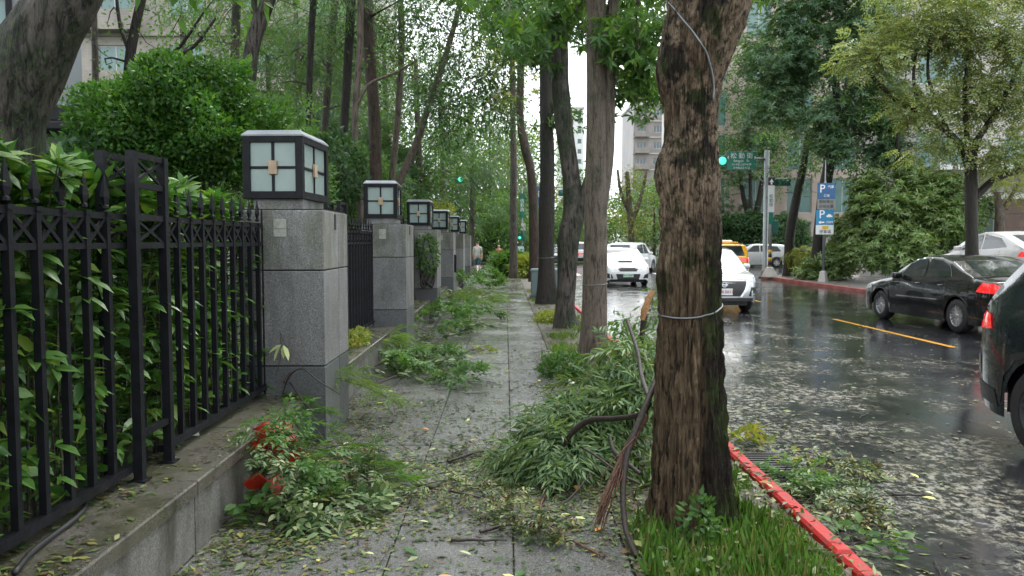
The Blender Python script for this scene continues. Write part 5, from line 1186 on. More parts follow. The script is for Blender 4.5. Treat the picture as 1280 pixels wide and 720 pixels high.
def plain_car(name, label, loc, rz, mat, L=4.5, W=1.8, H=1.6, wagon=True, **kw):
    f = lambda d: L / 2 - d
    roof = [(1.1, 1.0), (1.6, 1.33), (2.0, H - .04), (2.4, H), (L - .9, H - .02), (L - .45, H - .08), (L - .12, 1.08)] if wagon else [(1.3, .97), (1.8, 1.25), (2.2, H - .04), (2.6, H), (3.0, H - .01), (3.5, H - .14), (4.0, 1.04)]
    c = Car(name, label, 'car', loc, rz, L, W, H, L * .59, .88, [(0, .55), (.05, .70), (.3, .86), (1.1, .98), (1.4, 1.01), (L - .3, 1.06), (L - .08, 1.02), (L, .75)], roof, mat, rw=.325, clr=.2, spokes=10, **kw)
    c.patch('windscreen', [(-.72, 1.06), (.72, 1.06), (.58, H - .08), (-.58, H - .08)], 'front', m_cglass)
    c.patch('rear_window', [(-.66, 1.10), (.66, 1.10), (.56, H - .12), (-.56, H - .12)], 'rear', m_cglass)
    b = L - (.75 if wagon else 1.1)
    c.patch('side_window', [(f(1.62), 1.05), (f(2.5), 1.06), (f(2.5), H - .09), (f(2.12), H - .11)], 'left', m_cglass, mirror=True)
    c.patch('side_window', [(f(2.58), 1.06), (f(b), 1.08), (f(b - .25), H - .16), (f(2.58), H - .09)], 'left', m_cglass, mirror=True)
    c.patch('tail_light', [(f(L - .35), .84), (f(L - .02), .82), (f(L - .05), 1.0), (f(L - .3), 1.0)], 'left', m_tail, mirror=True, off=.01)
    c.patch('tail_light', rect(.44, .80, .84, .99), 'rear', m_tail, mirror=True, off=.01)
    c.patch('headlight', [(.5, .70), (.82, .74), (.82, .86), (.6, .82)], 'front', m_head, mirror=True, off=.01)
    c.patch('headlight', [(f(.12), .70), (f(.5), .80), (f(.45), .86), (f(.15), .80)], 'left', m_head, mirror=True, off=.01)
    c.patch('grille', rect(-.45, .45, .48, .72), 'front', m_trim)
    c.patch('number_plate', rect(-.19, .19, .58, .73), 'rear', m_plate, off=.012, grid=.2); c.patch('rear_bumper_trim', rect(-.75, .75, .26, .46), 'rear', m_trim)
    for p_ in ([(f(1.72), 1.0), (f(1.7), .3)], [(f(2.54), 1.04), (f(2.56), .3)], [(f(3.4), 1.04), (f(3.3), .6)]): c.line(p_, 'left', m_slot)
    c.mirrors(f(1.6), 1.06, mat); return c
m_taxi = paint('taxi_yellow', (.72, .36, .015))
tx = plain_car('yellow_taxi', 'yellow taxi with roof lamp seen from behind before the silver wagon', (10.4, 38.5, ROAD_Z), R(85), m_taxi, 4.6, 1.82, 1.66)
tr = tx.box('roof_lamp', (-.2, 0, 1.74), (.3, .9, .14), simple('taxi_roof_lamp', (.75, .68, .55), .3), .05)
tx.box('roof_box', (-1.2, .0, 1.70), (.5, 1.0, .05), m_taxi, .02)
plain_car('silver_wagon', 'silver wagon crossing the junction behind the striped pole', (16.9, 54.4, ROAD_Z), R(178), m_silver, 4.7, 1.8, 1.58)
plain_car('white_suv', 'white SUV turning away behind the white sports sedan', (7.3, 46.5, ROAD_Z), R(62), m_whitep, 4.5, 1.85, 1.68)
plain_car('white_red_car', 'white and red car far up the street between two trunks', (6.05, 66, ROAD_Z), AWAY, m_whitep, 4.5, 1.8, 1.7).patch('red_band', rect(-.84, .84, .62, .84), 'rear', m_tail, off=.008)
plain_car('far_grey_car', 'grey car far up the street left of the white and red car', (3.75, 60, ROAD_Z), TOWARD, paint('grey_paint', (.12, .13, .14), .4), 4.5, 1.8, 1.5)
m_pearl = paint('pearl_white_paint', (.60, .58, .56))
tl = Car('white_fastback', 'white fastback sedan with dark glass roof parked beyond the black sedan', 'car', (14.5, 23.05, .30), AWAY, 4.75, 1.86, 1.60, 2.88, .85,
         [(0, .55), (.05, .70), (.4, .88), (1.2, 1.00), (1.5, 1.03), (4.0, 1.12), (4.55, 1.10), (4.75, .9)], [(1.0, 1.0), (1.5, 1.27), (2.0, 1.50), (2.5, 1.59), (2.9, 1.59), (3.5, 1.48), (4.1, 1.28), (4.5, 1.12)], m_pearl, rw=.34, clr=.18)
f = lambda d: 4.75 / 2 - d
tl.patch('windscreen', [(-.72, 1.1), (.72, 1.1), (.58, 1.5), (-.58, 1.5)], 'front', m_cglass); tl.patch('rear_window', [(-.62, 1.16), (.62, 1.16), (.55, 1.5), (-.55, 1.5)], 'rear', m_cglass)
tl.patch('side_window', [(f(1.45), 1.08), (f(2.55), 1.10), (f(2.55), 1.53), (f(2.05), 1.46)], 'left', m_cglass, mirror=True); tl.patch('side_window', [(f(2.62), 1.10), (f(3.75), 1.17), (f(3.4), 1.42), (f(2.62), 1.53)], 'left', m_cglass, mirror=True)
tl.patch('tail_light', [(f(4.3), .92), (f(4.72), .90), (f(4.70), 1.05), (f(4.4), 1.05)], 'left', m_tail, mirror=True)
tl.patch('headlight', [(f(.12), .72), (f(.6), .82), (f(.5), .90), (f(.15), .84)], 'left', m_head, mirror=True)
tl.mirrors(f(1.6), 1.12, m_pearl)
for p_ in ([(f(1.6), 1.05), (f(1.62), .3)], [(f(2.58), 1.08), (f(2.6), .3)], [(f(3.5), 1.08), (f(3.35), .6)]): tl.line(p_, 'left', m_slot)
# ================================================================ STREET FURNITURE
m_galv = simple('galvanised_steel', (.22, .24, .25), .4, .4, .5, .15, 6)
m_signg = simple('green_sign_sheet', (.005, .16, .105), .35, 0, .5, .08, 4)
m_signb = simple('blue_sign_sheet', (.012, .085, .22), .35, 0, .5, .08, 4)
m_signb2 = simple('bright_blue_sign_sheet', (.01, .19, .36), .35, 0, .5, .08, 4)
m_signw = simple('white_sign_sheet', (.66, .67, .66), .4, 0, .5, .05, 4)
m_led = simple('grey_counter_panel', (.20, .20, .19), .4, 0, .5, .15, 20)
m_lamp = simple('green_signal_lit', (.1, .7, .5), .3, emit=((.10, 1.0, .62), .35))
m_sigbody = simple('green_signal_housing', (.01, .10, .075), .4)
m_ylw = simple('yellow_band_paint', (.60, .36, .02), .45); m_bnd = simple('black_band_paint', (.015, .015, .016), .45)
FRONT = (R(90), 0, 0)            # lettering that faces the camera side (-Y)
# signal mast with the street name sign
Ym = 38.2; q = at(958, 230, Ym); mx_, ztop = q.x, at(958, 188, Ym).z
ms = empty('signal_mast', (mx_, Ym, 0), 0, 'grey signal mast carrying the green street name sign', 'signal mast')
MB().lathe([(.17, -.1), (.17, .25), (.12, .3), (.115, ztop)], 16).build('pole', m_galv, ms, True)
za = at(950, 199, Ym).z; xl = at(903, 200, Ym).x - mx_
MB().tube([(0, 0, za), (-.7, -.05, za + .02), (xl * .6, -.1, za + .03), (xl, -.1, za + .04)], [.06, .05, .045, .04], 10).tube([(0, 0, za - 1.2), (-.35, 0, za - .9), (-.7, -.03, za - .35), (-.95, -.05, za)], .035, 8).build('arm', m_galv, ms, True)
z0, z1 = at(920, 213, Ym).z, at(920, 190, Ym).z; x0, x1 = at(907.5, 200, Ym).x - mx_, at(944, 200, Ym).x - mx_
sg = MB().span((x0, -.17, z0), (x1, -.14, z1)).build('street_sign', m_signg, ms, bevel=.01); xc = (x0 + x1) / 2; wd = x1 - x0; hh = z1 - z0
text('松 勤 街', .30, m_wht, sg, (xc, -.175, z0 + hh * .76), FRONT); text('Songqin   St.', .155, m_wht, sg, (xc, -.175, z0 + hh * .50), FRONT)
text('11→51,127→59', .14, m_wht, sg, (xc, -.175, z0 + hh * .30), FRONT); text('2→56,52→52', .14, m_wht, sg, (xc, -.175, z0 + hh * .12), FRONT)
for s_, xx in ((-1, x0 + .08), (1, x1 - .08)): MB().prism([(0, -.09), (0, .09), (s_ * .07, 0)], lambda u, v_, t_: (xx + u, t_, z0 + hh * .68 + v_), -.176, -.171).build('arrow', m_wht, sg)
def signal(par, c, face=-1, lit=0, n=3, horiz=True, r=.13):
    hs_ = MB(); L = n * r * 2.3
    hs_.box(c, (L, .18, r * 2.5) if horiz else (r * 2.5, .18, L)); h = hs_.build('signal_head', m_sigbody, par, bevel=.03)
    for k in range(n):
        o_ = (k - (n - 1) / 2) * r * 2.25; pc = Vector(c) + (Vector((o_, 0, 0)) if horiz else Vector((0, 0, o_))) + Vector((0, face * .092, 0))
        MB().lathe([(r * .95, 0), (r * .8, .03), (r * .3, .05)], 16, pc, (0, face, 0)).build('lens', m_lamp if k == lit else m_sigbody, h)
        MB().tube([pc + Vector((r * 1.02 * math.cos(a), 0, r * 1.02 * math.sin(a))) for a in np.linspace(.2, 2.94, 8)], .012, 4).build('visor', m_sigbody, h)
    return h
signal(ms, (xl - .05, -.12, at(905, 201.5, Ym).z), lit=0, n=1, r=.20)
c_ = at(975, 228, Ym); signal(ms, (c_.x - mx_, -.05, c_.z), lit=99, n=3, r=.14)
# striped sign post in front of it
bq = gp(962, 346); sp = empty('striped_post', (bq.x, bq.y, 0), 0, 'grey post with black and yellow stripes and a tall white sign', 'post'); Yp = bq.y
zp = lambda py: at(962, py, Yp).z
MB().lathe([(.38, 0), (.36, .06), (.16, .42), (.10, .46)], 16).build('concrete_foot', m_conc, sp)
MB().lathe([(.075, .4), (.07, zp(222))], 14).build('pole', m_galv, sp, True)
zb_ = zp(331); hb = (zp(312) - zb_) / 4
for k in range(4): MB().lathe([(.079, zb_ + k * hb), (.079, zb_ + (k + .96) * hb)], 14).build('band', m_ylw if k % 2 else m_bnd, sp, True)
x_ = lambda px: at(px, 250, Yp).x - bq.x
o = MB().span((x_(959), -.11, zp(265)), (x_(967), -.085, zp(232))).build('sign', m_signw, sp); text('松\n勤\n街', .19, m_grnl, sp, (x_(963), -.115, zp(251)), FRONT)
MB().span((x_(959), -.11, zp(231.5)), (x_(967), -.085, zp(222))).build('arrow_sign', m_trim, sp)
MB().prism([(-.10, -.03), (0, .12), (.10, -.03), (.035, -.03), (.035, -.14), (-.035, -.14), (-.035, -.03)], lambda u, v_, t_: (x_(963) + u, t_, zp(227) + v_), -.122, -.112).build('arrow', m_wht, sp)
MB().span((x_(961), -.10, zp(280)), (x_(966), -.08, zp(266))).build('green_plate', m_signg, sp)
o = MB().span((x_(966), -.06, zp(291)), (x_(973), .12, zp(276))).build('pedestrian_signal', m_sigbody, sp, bevel=.02)
# parking sign
bq = gp(1030, 352); bq.x += .25; pk_ = empty('parking_sign', (bq.x, bq.y, 0), 0, 'blue parking sign stack on a grey post by the far kerb', 'parking sign'); Yp = bq.y
zp = lambda py: at(1030, py, Yp).z
x_ = lambda px: at(px, 250, Yp).x - bq.x
MB().lathe([(.22, 0), (.20, .05), (.14, .40), (.07, .44)], 4, (x_(1031), 0, 0)).build('concrete_foot', m_conc, pk_)
MB().lathe([(.055, .4), (.05, zp(228)), (.025, zp(226)), (.02, zp(200))], 14, (x_(1031), 0, 0)).build('pole', m_galv, pk_, True)
a_, b_ = x_(1020.5), x_(1042.5)
o = MB().span((a_, -.10, zp(248.5)), (b_, -.07, zp(229))).build('upper_panel', m_signb, pk_); text('P', .46, m_wht, o, (x_(1026.5), -.104, zp(236.5)), FRONT); text('汽車', .13, m_wht, o, (x_(1037), -.104, zp(234)), FRONT); text('公有', .13, m_wht, o, (x_(1032), -.104, zp(245)), FRONT)
o = MB().span((a_ + .02, -.12, zp(262)), (b_ + .02, -.04, zp(249))).build('counter_panel', m_led, pk_); text('剩餘車位', .15, m_blk, o, (x_(1031.5), -.124, zp(252.5)), FRONT); text('計時收費', .15, m_blk, o, (x_(1031.5), -.124, zp(258.5)), FRONT)
o = MB().span((a_ - .03, -.10, zp(281)), (b_ - .03, -.07, zp(262.5))).build('middle_panel', m_signb2, pk_); text('P', .48, m_wht, o, (x_(1026.5), -.104, zp(268.5)), FRONT)
cb = MB(); cx_, cz_ = x_(1036), zp(271.5)
cb.prism([(-.12, 0), (.12, 0), (.12, .06), (.07, .07), (.04, .12), (-.05, .12), (-.08, .07), (-.12, .06)], lambda u, v_, t_: (cx_ + u, t_, cz_ + v_), -.106, -.102).build('car_symbol', m_wht, o)
MB().prism([(-.12, 0), (-.03, .07), (-.03, .025), (.12, .025), (.12, -.025), (-.03, -.025), (-.03, -.07)], lambda u, v_, t_: (x_(1026) + u, t_, zp(278) + v_), -.106, -.102).build('arrow', m_wht, o); text('150M', .13, m_wht, o, (x_(1036), -.104, zp(278)), FRONT)
o = MB().span((a_ - .03, -.10, zp(293)), (b_ - .03, -.07, zp(281.3))).build('lower_panel', m_signw, pk_); MB().span((x_(1027), -.106, zp(286.5)), (x_(1035), -.10, zp(282.5))).build('yellow_patch', m_ylw, o); text('停車場', .16, m_blk, o, (x_(1031), -.104, zp(290)), FRONT)
# far sign pole beside the pavement
Yf = 44.3; q = at(652.5, 320, Yf); fp = empty('sign_pole', (q.x, Yf, 0), 0, 'far pole stacked with green, white and blue signs at the corner', 'sign pole'); zp = lambda py: at(652, py, Yf).z; x_ = lambda px: at(px, 250, Yf).x - q.x
MB().lathe([(.06, -.05), (.055, zp(233))], 12).build('pole', m_galv, fp, True)
o = MB().span((x_(649.5), -.09, zp(272)), (x_(656), -.06, zp(242))).build('street_sign', m_signg, fp); text('信\n義\n路', .24, m_wht, o, (x_(652.7), -.094, zp(257)), FRONT)
o = MB().span((x_(665), -.07, zp(256)), (x_(676), -.04, zp(233))).build('blue_sign', m_signb, fp); text('H', .5, m_wht, o, (x_(670.5), -.074, zp(243)), FRONT)
MB().bar((0, 0, zp(239)), (x_(666), -.05, zp(240)), .05).bar((0, 0, zp(267)), (x_(672), -.05, zp(267)), .05).build('arm', m_galv, fp)
MB().span((x_(650.5), -.1, zp(288)), (x_(657), -.07, zp(279))).build('small_sign', m_signw, fp)
signal(fp, (x_(649.5), -.12, zp(295)), lit=0, n=2, horiz=False, r=.085); MB().span((x_(652), -.1, zp(301)), (x_(658), .1, zp(290))).build('signal_back', m_sigbody, fp, bevel=.02)
o = MB().span((x_(645), -.1, zp(326)), (x_(655), -.08, zp(308))).build('notice_board', simple('pale_blue_notice', (.42, .58, .62), .4, var=.1, scale=6), fp); text('停車', .22, m_redl, o, (x_(650), -.104, zp(322)), FRONT)
# hanging green signal over the street and the one by the garden
Yg = 63; q = at(657, 300, Yg); hsg = empty('traffic_light', (q.x, Yg, -.02), 0, 'green traffic light on a long arm over the far street', 'traffic light'); zz = at(710, 241, Yg).z; xx = at(709, 241, Yg).x - q.x
MB().lathe([(.12, 0), (.09, zz + .6)], 12).build('pole', m_galv, hsg, True); MB().tube([(0, 0, zz + .5), (xx * .5, 0, zz + .55), (xx + .3, 0, zz + .35)], [.07, .05, .04], 8).build('arm', m_galv, hsg, True)
signal(hsg, (xx, -.1, zz), lit=2, n=3, r=.20)
Yg = 41.5; q = at(554.5, 300, Yg); hsl = empty('traffic_light', (q.x, Yg, .28), 0, 'green traffic light on a grey post above the clipped hedge', 'traffic light'); zt = at(554, 205, Yg).z - .28
MB().lathe([(.11, 0), (.09, zt)], 12).build('pole', m_galv, hsl, True); zz = at(572, 224.5, Yg).z - .28; xx = at(572, 224, Yg).x - q.x
MB().span((.1, -.05, zz - .3), (.32, .05, zz + .35)).build('control_box', m_alum, hsl, bevel=.02); MB().bar((0, 0, zz), (xx, 0, zz), .05).build('arm', m_galv, hsl)
signal(hsl, (xx, -.12, zz), lit=1, n=2, r=.14)
# utility cabinet
q = gp(684, 373); cbn = empty('utility_cabinet', (q.x + .02, q.y + .25, -.02), 0, 'grey green utility cabinet standing behind the blackish tree', 'cabinet')
m_cab = simple('cabinet_paint', (.13, .18, .185), .4, .1, .5, .12, 4)
MB().span((-.5, -.25, 0), (.5, .25, .10)).build('plinth', m_pillar_base, cbn); MB().span((-.47, -.23, .10), (.47, .23, .80)).build('body', m_cab, cbn, bevel=.008); MB().box((0, 0, .83), (1.0, .52, .06), taper=.94).build('lid', m_cab, cbn, bevel=.006)
for s_ in (-1, 1): d_ = MB().span((s_ * .01, -.242, .14), (s_ * .455, -.228, .77)).build('door', m_cab, cbn, bevel=.004); MB().span((s_ * .04, -.26, .42), (s_ * .07, -.24, .52)).build('handle', m_trim, d_)
# wires tied round trunks
m_wire = simple('tie_wire', (.16, .17, .175), .4, .6)
y_ = D1
def ring(label, tree_, z, tilt, r=.006, sag=0):
    tr_ = [c for c in tree_.children if c.name.startswith('trunk')][0]; vv = np.array([v.co for v in tr_.data.vertices]) + np.array(tree_.location); pts = []; bnd = vv[np.abs(vv[:, 2] - z) < .12]; c = bnd[:, :2].mean(0); an = np.arctan2(bnd[:, 1] - c[1], bnd[:, 0] - c[0]); rd = np.hypot(bnd[:, 1] - c[1], bnd[:, 0] - c[0])
    for a in np.linspace(0, 2 * math.pi, 41):
        da = np.abs((an - a + math.pi) % (2 * math.pi) - math.pi); R_ = np.percentile(rd[da < .2], 85) + r * .5; pts.append((c[0] + R_ * math.cos(a), c[1] + R_ * math.sin(a), z + tilt * math.cos(a - .6) - sag * abs(math.sin(a))))
    return tag(MB().tube(pts, r, 6, False).build('tie_wire', m_wire, None, True), label, 'wire')
zr_ = at(862, 384, D1).z
ring('steel wire tied round the thick old trunk', t1, zr_, .03, .0055, .025)
q = at(744, 355, y2); ring('steel wire tied round the slim tan tree', t2, q.z, .01)
q = at(683, 322, y4); ring('thin wire tied round the blackish tree', t4, q.z, .01)
pts = []
for px, py in ((836, 3), (843, 11), (850, 20), (859, 31), (868, 42), (876, 54), (883, 66), (887, 79), (890, 92), (892, 110), (891, 128)):
    h_, n_, _, _ = t1_bvh.ray_cast(Vector((0, 0, CAM_H)), ray(px, py).normalized()); pts.append((h_ - ray(px, py).normalized() * .014) if h_ else at(px, py, D1 - .2))
sp_ = smooth_path([(p_[0], p_[1], p_[2], .006) for p_ in pts], 24); tag(MB().tube([tuple(r[:3]) for r in sp_], .006, 6).build('stray_cable', m_wire, None, True), 'grey cable running down the top of the thick old trunk', 'cable')

# ================================================================ PEOPLE
def skin_mesh(name, chains, mat, parent, levels=2):
    """chains: list of lists of (x,y,z,r); chains starting with an int pair (chain, index) branch off there"""
    V = []; E = []; Rr = []; idx = []
    for ch in chains:
        ids = []; st = None
        if isinstance(ch[0], tuple) and len(ch[0]) == 2: ids.append(idx[ch[0][0]][ch[0][1]]); ch = ch[1:]
        for (x, y, z, r) in ch: V.append((x, y, z)); Rr.append(r); ids.append(len(V) - 1)
        E += list(zip(ids, ids[1:])); idx.append(ids)
    me = bpy.data.meshes.new(name); me.from_pydata(V, E, []); o = mesh_obj(name, me, mat, parent)
    sk_ = o.modifiers.new('skin', 'SKIN'); sk_.use_smooth_shade = True
    for i, r in enumerate(Rr):
        d = me.skin_vertices[0].data[i]; d.radius = (r, r) if not hasattr(r, '__len__') else r; d.use_root = i == 0
    o.modifiers.new('sub', 'SUBSURF').render_levels = levels
    me.materials.clear(); me.materials.append(mat)
    return o
m_skin = simple('skin', (.42, .27, .19), .5, var=.06); m_hair = simple('black_hair', (.012, .010, .009), .5)
def person(name, label, loc, rz, h, top, bottom, shorts, stride=.16, bag=None, sleeve=.5, shoe=None):
    k = h / 1.72; root = empty(name, loc, rz, label, 'person'); s = lambda *q: tuple(a * k for a in q)
    hipz, shz = .92, 1.42; fl, bl = stride, -stride
    legs = [[(0, 0, hipz, .15), (0, 0, 1.10, .14), (0, .01, 1.28, .155), (0, 0, shz, .10), (0, .01, 1.50, .058), (0, .03, 1.56, .075), (0, .035, 1.64, .098), (0, .03, 1.70, .075)],
            [(0, 0), (-.09, 0, .86, .095), (-.095, fl * .5 + .03, .48, .062), (-.095, fl * .6, .30, .058), (-.095, fl, .09, .04), (-.10, fl + .13, .035, .035)],
            [(0, 0), (.09, 0, .86, .095), (.095, bl * .35 + .02, .48, .062), (.095, bl * .7, .30, .058), (.095, bl, .10, .04), (.10, bl + .12, .035, .035)],
            [(0, 3), (-.17, 0, 1.40, .062), (-.22, -.03, 1.14, .045), (-.21, .06, .90, .034), (-.20, .10, .82, .036), (-.195, .13, .74, .02)],
            [(0, 3), (.17, 0, 1.40, .062), (.22, .02, 1.14, .045), (.22, -.05, .90, .034), (.21, -.06, .82, .036), (.205, -.05, .74, .02)]]
    sc_ = lambda ch, m=1.0, add=0: [q if len(q) == 2 else (q[0] * k, q[1] * k, q[2] * k, q[3] * k * m + add) for q in ch]
    skin_mesh('body', [sc_(c) for c in legs], m_skin, root)
    skin_mesh('shirt', [sc_([(0, 0, .88, .165), (0, 0, 1.10, .155), (0, .01, 1.28, .168), (0, 0, shz, .115), (0, 0, 1.47, .07)]), sc_([(0, 3), (-.17, 0, 1.40, .078), (-.205, -.015, 1.40 - .26 * sleeve * 1.6, .066)]), sc_([(0, 3), (.17, 0, 1.40, .078), (.205, .01, 1.40 - .26 * sleeve * 1.6, .066)])], top, root)
    en = .46 if shorts else .12
    def cut(ch):
        out = [ch[0]]
        for q in ch[1:]:
            if q[2] >= en: out.append((q[0], q[1], q[2], q[3] + (.026 if shorts else .02)))
        return out
    skin_mesh('trousers', [sc_([(0, 0, hipz, .158), (0, 0, .98, .155)]), sc_(cut(legs[1])), sc_(cut(legs[2]))], bottom, root)
    skin_mesh('hair', [sc_([(0, -.012, 1.60, .075), (0, .005, 1.66, .098), (0, .02, 1.715, .08)])], m_hair, root)
    for c in (legs[1], legs[2]): skin_mesh('shoe', [sc_([(c[-2][0], c[-2][1] - .03, .05, .05), (c[-1][0], c[-1][1] + .02, .04, .045)])], shoe or m_trim, root)
    if bag: MB().box(s(.24, -.05, .95), s(.10, .26, .26)).build('bag', bag, root, bevel=.03); MB().tube([s(.24, -.05, 1.08), s(.10, -.13, 1.3), s(-.1, -.08, 1.46)], .012, 6).build('bag_strap', bag, root)
    return root
q = gp(597, 343.5); person('person', 'person in grey T-shirt and dark teal shorts walking up the pavement', (q.x, q.y, 0), R(4), 1.62, simple('grey_shirt_cloth', (.36, .36, .34), .8), simple('teal_shorts_cloth', (.035, .085, .095), .8), True)
q = gp(623.5, 336.5); person('person', 'person in red top and white trousers with a dark bag', (q.x, q.y, ROAD_Z if q.y > CROSS0 else 0), R(170), 1.55, simple('red_top_cloth', (.55, .04, .035), .8), simple('white_trouser_cloth', (.66, .66, .65), .8), False, .10, simple('dark_bag', (.02, .02, .03), .5), .9)
m_blue = simple('blue_jacket_cloth', (.02, .06, .14), .8)
for px, lb in ((610, 'person in dark blue jacket far up the pavement beside the grey-shirted walker'), (616, 'person in blue top just left of the red-topped walker, far away')):
    q = gp(px, 328); person('person', lb, (q.x, q.y, -.01 if q.y > CROSS1 + .3 else ROAD_Z), R(180), 1.65, m_blue, m_trim, False, .12)
# ================================================================ STORM LITTER, GRASS, FALLEN BRANCHES
lm_lit = leaf_mat('mixed_fallen_leaf', [(.03, .07, .018), (.02, .05, .014), (.07, .11, .025), (.12, .14, .04), (.04, .075, .022), (.18, .18, .05), (.06, .038, .02), (.03, .06, .02), (.10, .055, .025), (.05, .09, .03), (.09, .12, .05), (.035, .026, .016), (.04, .085, .02)], rough=.4, trans=.1, gain=1.35)
lm_pale = leaf_mat('pale_underside_leaf', [(.03, .065, .02), (.05, .09, .03), (.16, .20, .09), (.03, .07, .022), (.05, .085, .03), (.10, .14, .05), (.025, .055, .018), (.22, .25, .13)], rough=.5, trans=.15, gain=1.35)
lm_wil = leaf_mat('willowy_leaf', [(.045, .085, .04), (.07, .12, .05), (.06, .10, .045), (.10, .15, .055), (.12, .17, .085)], rough=.45, trans=.25)
lm_nee = leaf_mat('fresh_needle_spray', [(.06, .12, .03), (.10, .17, .045), (.14, .20, .07), (.08, .14, .05)], rough=.5, trans=.3)
lm_gra = leaf_mat('grass_blade', [(.05, .11, .015), (.08, .17, .025), (.10, .21, .03), (.055, .13, .016), (.12, .20, .045), (.15, .14, .05), (.04, .10, .015), (.09, .18, .03)], rough=.45, trans=.35, gain=1.45)
lm_brn = leaf_mat('brown_leaf', [(.09, .05, .025), (.16, .09, .04), (.05, .03, .018), (.22, .15, .07)], rough=.45, trans=.05)
bk_twig = bark_mat('wet_twig_bark', (.012, .009, .008), (.045, .034, .028), moss_amt=.0, scale=4, bstr=.3, wet=.4)
bk_strip = bark_mat('torn_reddish_bark', (.04, .02, .014), (.16, .085, .055), moss_amt=0, scale=3, bstr=.5, wet=.5)
def fbm(x, y, s=1.0): return np.array([noise.fractal(Vector((a * s, b * s, 3.3)), 1.0, 2.0, 4) for a, b in zip(x, y)])
def litter_pts(n, x0, x1, y0, y1, zfun, dens):
    x = NR.uniform(x0, x1, n); y = NR.uniform(y0, y1, n); keep = NR.uniform(0, 1, n) < dens(x, y); x, y = x[keep], y[keep]
    return np.stack([x, y, zfun(x, y)], 1)
def flat_leaves(P, smin, smax, wr=.42, tilt=.25, curl=.1):
    n = len(P); a = NR.uniform(0, 6.28, n); D = np.stack([np.cos(a), np.sin(a), NR.normal(size=n) * tilt * .5], 1)
    N = unit(np.array([0, 0, 1.0]) + NR.normal(size=(n, 3)) * tilt); L = NR.uniform(smin, smax, n) * NR.uniform(.6, 1.1, n)
    V, T = leaves(P, D, N, L, L * wr * NR.uniform(.6, 1.2, n), .10, curl * .5); return V, T
def settle(V, z=0.004): V[:, 2] = np.maximum(V[:, 2], z); return V
# pavement: heavy in drifts, thin on the walked line
def d_pave(x, y):
    f = fbm(x, y, .9); edge = np.clip((np.abs(x + .45) - .55) / .7, 0, 1)
    near = np.exp(-((y - 5.3) / 1.5) ** 2)
    return np.clip(.03 + .5 * np.clip(f + .1, 0, 1) * (.3 + edge) + .8 * near * np.clip(.6 + f, 0, 1), 0, 1)
P1 = litter_pts(52000, -1.6, .7, 2.6, 9, lambda x, y: .006 + 0 * x, d_pave); P2 = litter_pts(32000, -1.6, .7, 9, 36, lambda x, y: .006 + 0 * x, d_pave)
V, T = join([flat_leaves(P1, .008, .075), flat_leaves(P2, .03, .10)]); tag(np_mesh('leaf_litter', settle(V), T, lm_lit), 'scattered green, yellow and brown leaf litter on the wet pavers', kind='stuff')
# leaf crumbs on ledge, in the strip and in the gutter
P = litter_pts(6500, -2.05, -1.61, 1.8, 20, lambda x, y: .386 + 0 * x, lambda x, y: np.clip(.25 + fbm(x, y, 2.0) * 1.3, .05, 1))
V, T = flat_leaves(P, .015, .075); tag(np_mesh('leaf_litter', settle(V, .384), T, lm_lit), 'leaf litter lying on the granite ledge under the fence', kind='stuff')
P = litter_pts(7000, .62, 1.68, 2.4, 24, lambda x, y: -.003 + 0 * x, lambda x, y: np.clip(.5 + fbm(x, y, 1.4), .1, 1))
V, T = flat_leaves(P, .02, .09); tag(np_mesh('leaf_litter', settle(V, -.006), T, lm_lit), 'dead leaves on the soil strip between the street trees', kind='stuff')
def d_road(x, y): return np.clip(np.exp(-(x - 1.8) / .55) * 1.0 * np.clip(.7 + fbm(x, y, 1.1), 0, 1) + .02 + .05 * np.clip(fbm(x, y, .45), 0, 1), 0, 1)
P = litter_pts(30000, 1.82, 6.5, 2.4, 15, lambda x, y: ROAD_Z + .008 + 0 * x, d_road); Pb = litter_pts(16000, 1.85, 12, 10, 40, lambda x, y: ROAD_Z + .008 + 0 * x, lambda x, y: np.clip(.03 + .25 * np.clip(fbm(x, y, .5), 0, 1), 0, 1))
V, T = join([flat_leaves(P, .015, .085), flat_leaves(Pb, .03, .10)]); tag(np_mesh('leaf_litter', settle(V, ROAD_Z + .005), T, lm_lit), 'leaf litter along the gutter and across the wet asphalt', kind='stuff')
lm_flk = leaf_mat('pale_leaf_fleck', [(.12, .115, .075), (.18, .165, .115), (.08, .08, .055), (.19, .15, .08), (.06, .055, .035), (.07, .085, .03)], trans=0, gain=1.0, rough=.4)
P = litter_pts(15000, 1.9, 12.1, 4, 36, lambda x, y: ROAD_Z + .007 + 0 * x, lambda x, y: np.clip(.015 + 1.6 * np.clip(fbm(x, y, .42) - .12, 0, 1), 0, 1) * np.clip(1.3 - x / 16, .3, 1))
V, T = flat_leaves(P, .015, .09, .5, .08, .02); tag(np_mesh('leaf_flecks', settle(V, ROAD_Z + .005), T, lm_flk), 'pale sodden leaf flecks stuck to the wet asphalt', kind='stuff')
P = litter_pts(5200, .68, 1.78, 2.6, 8, lambda x, y: NR.uniform(.0, .05, len(x)), lambda x, y: .6 + 0 * x); cut = np.hypot(P[:, 0] - g1.x, P[:, 1] - g1.y) > .3
V, T = flat_leaves(P[cut], .03, .09, .42, .5); tag(np_mesh('leaf_litter', V, T, lm_lit), 'leaves caught in the grass along the red kerb', kind='stuff')
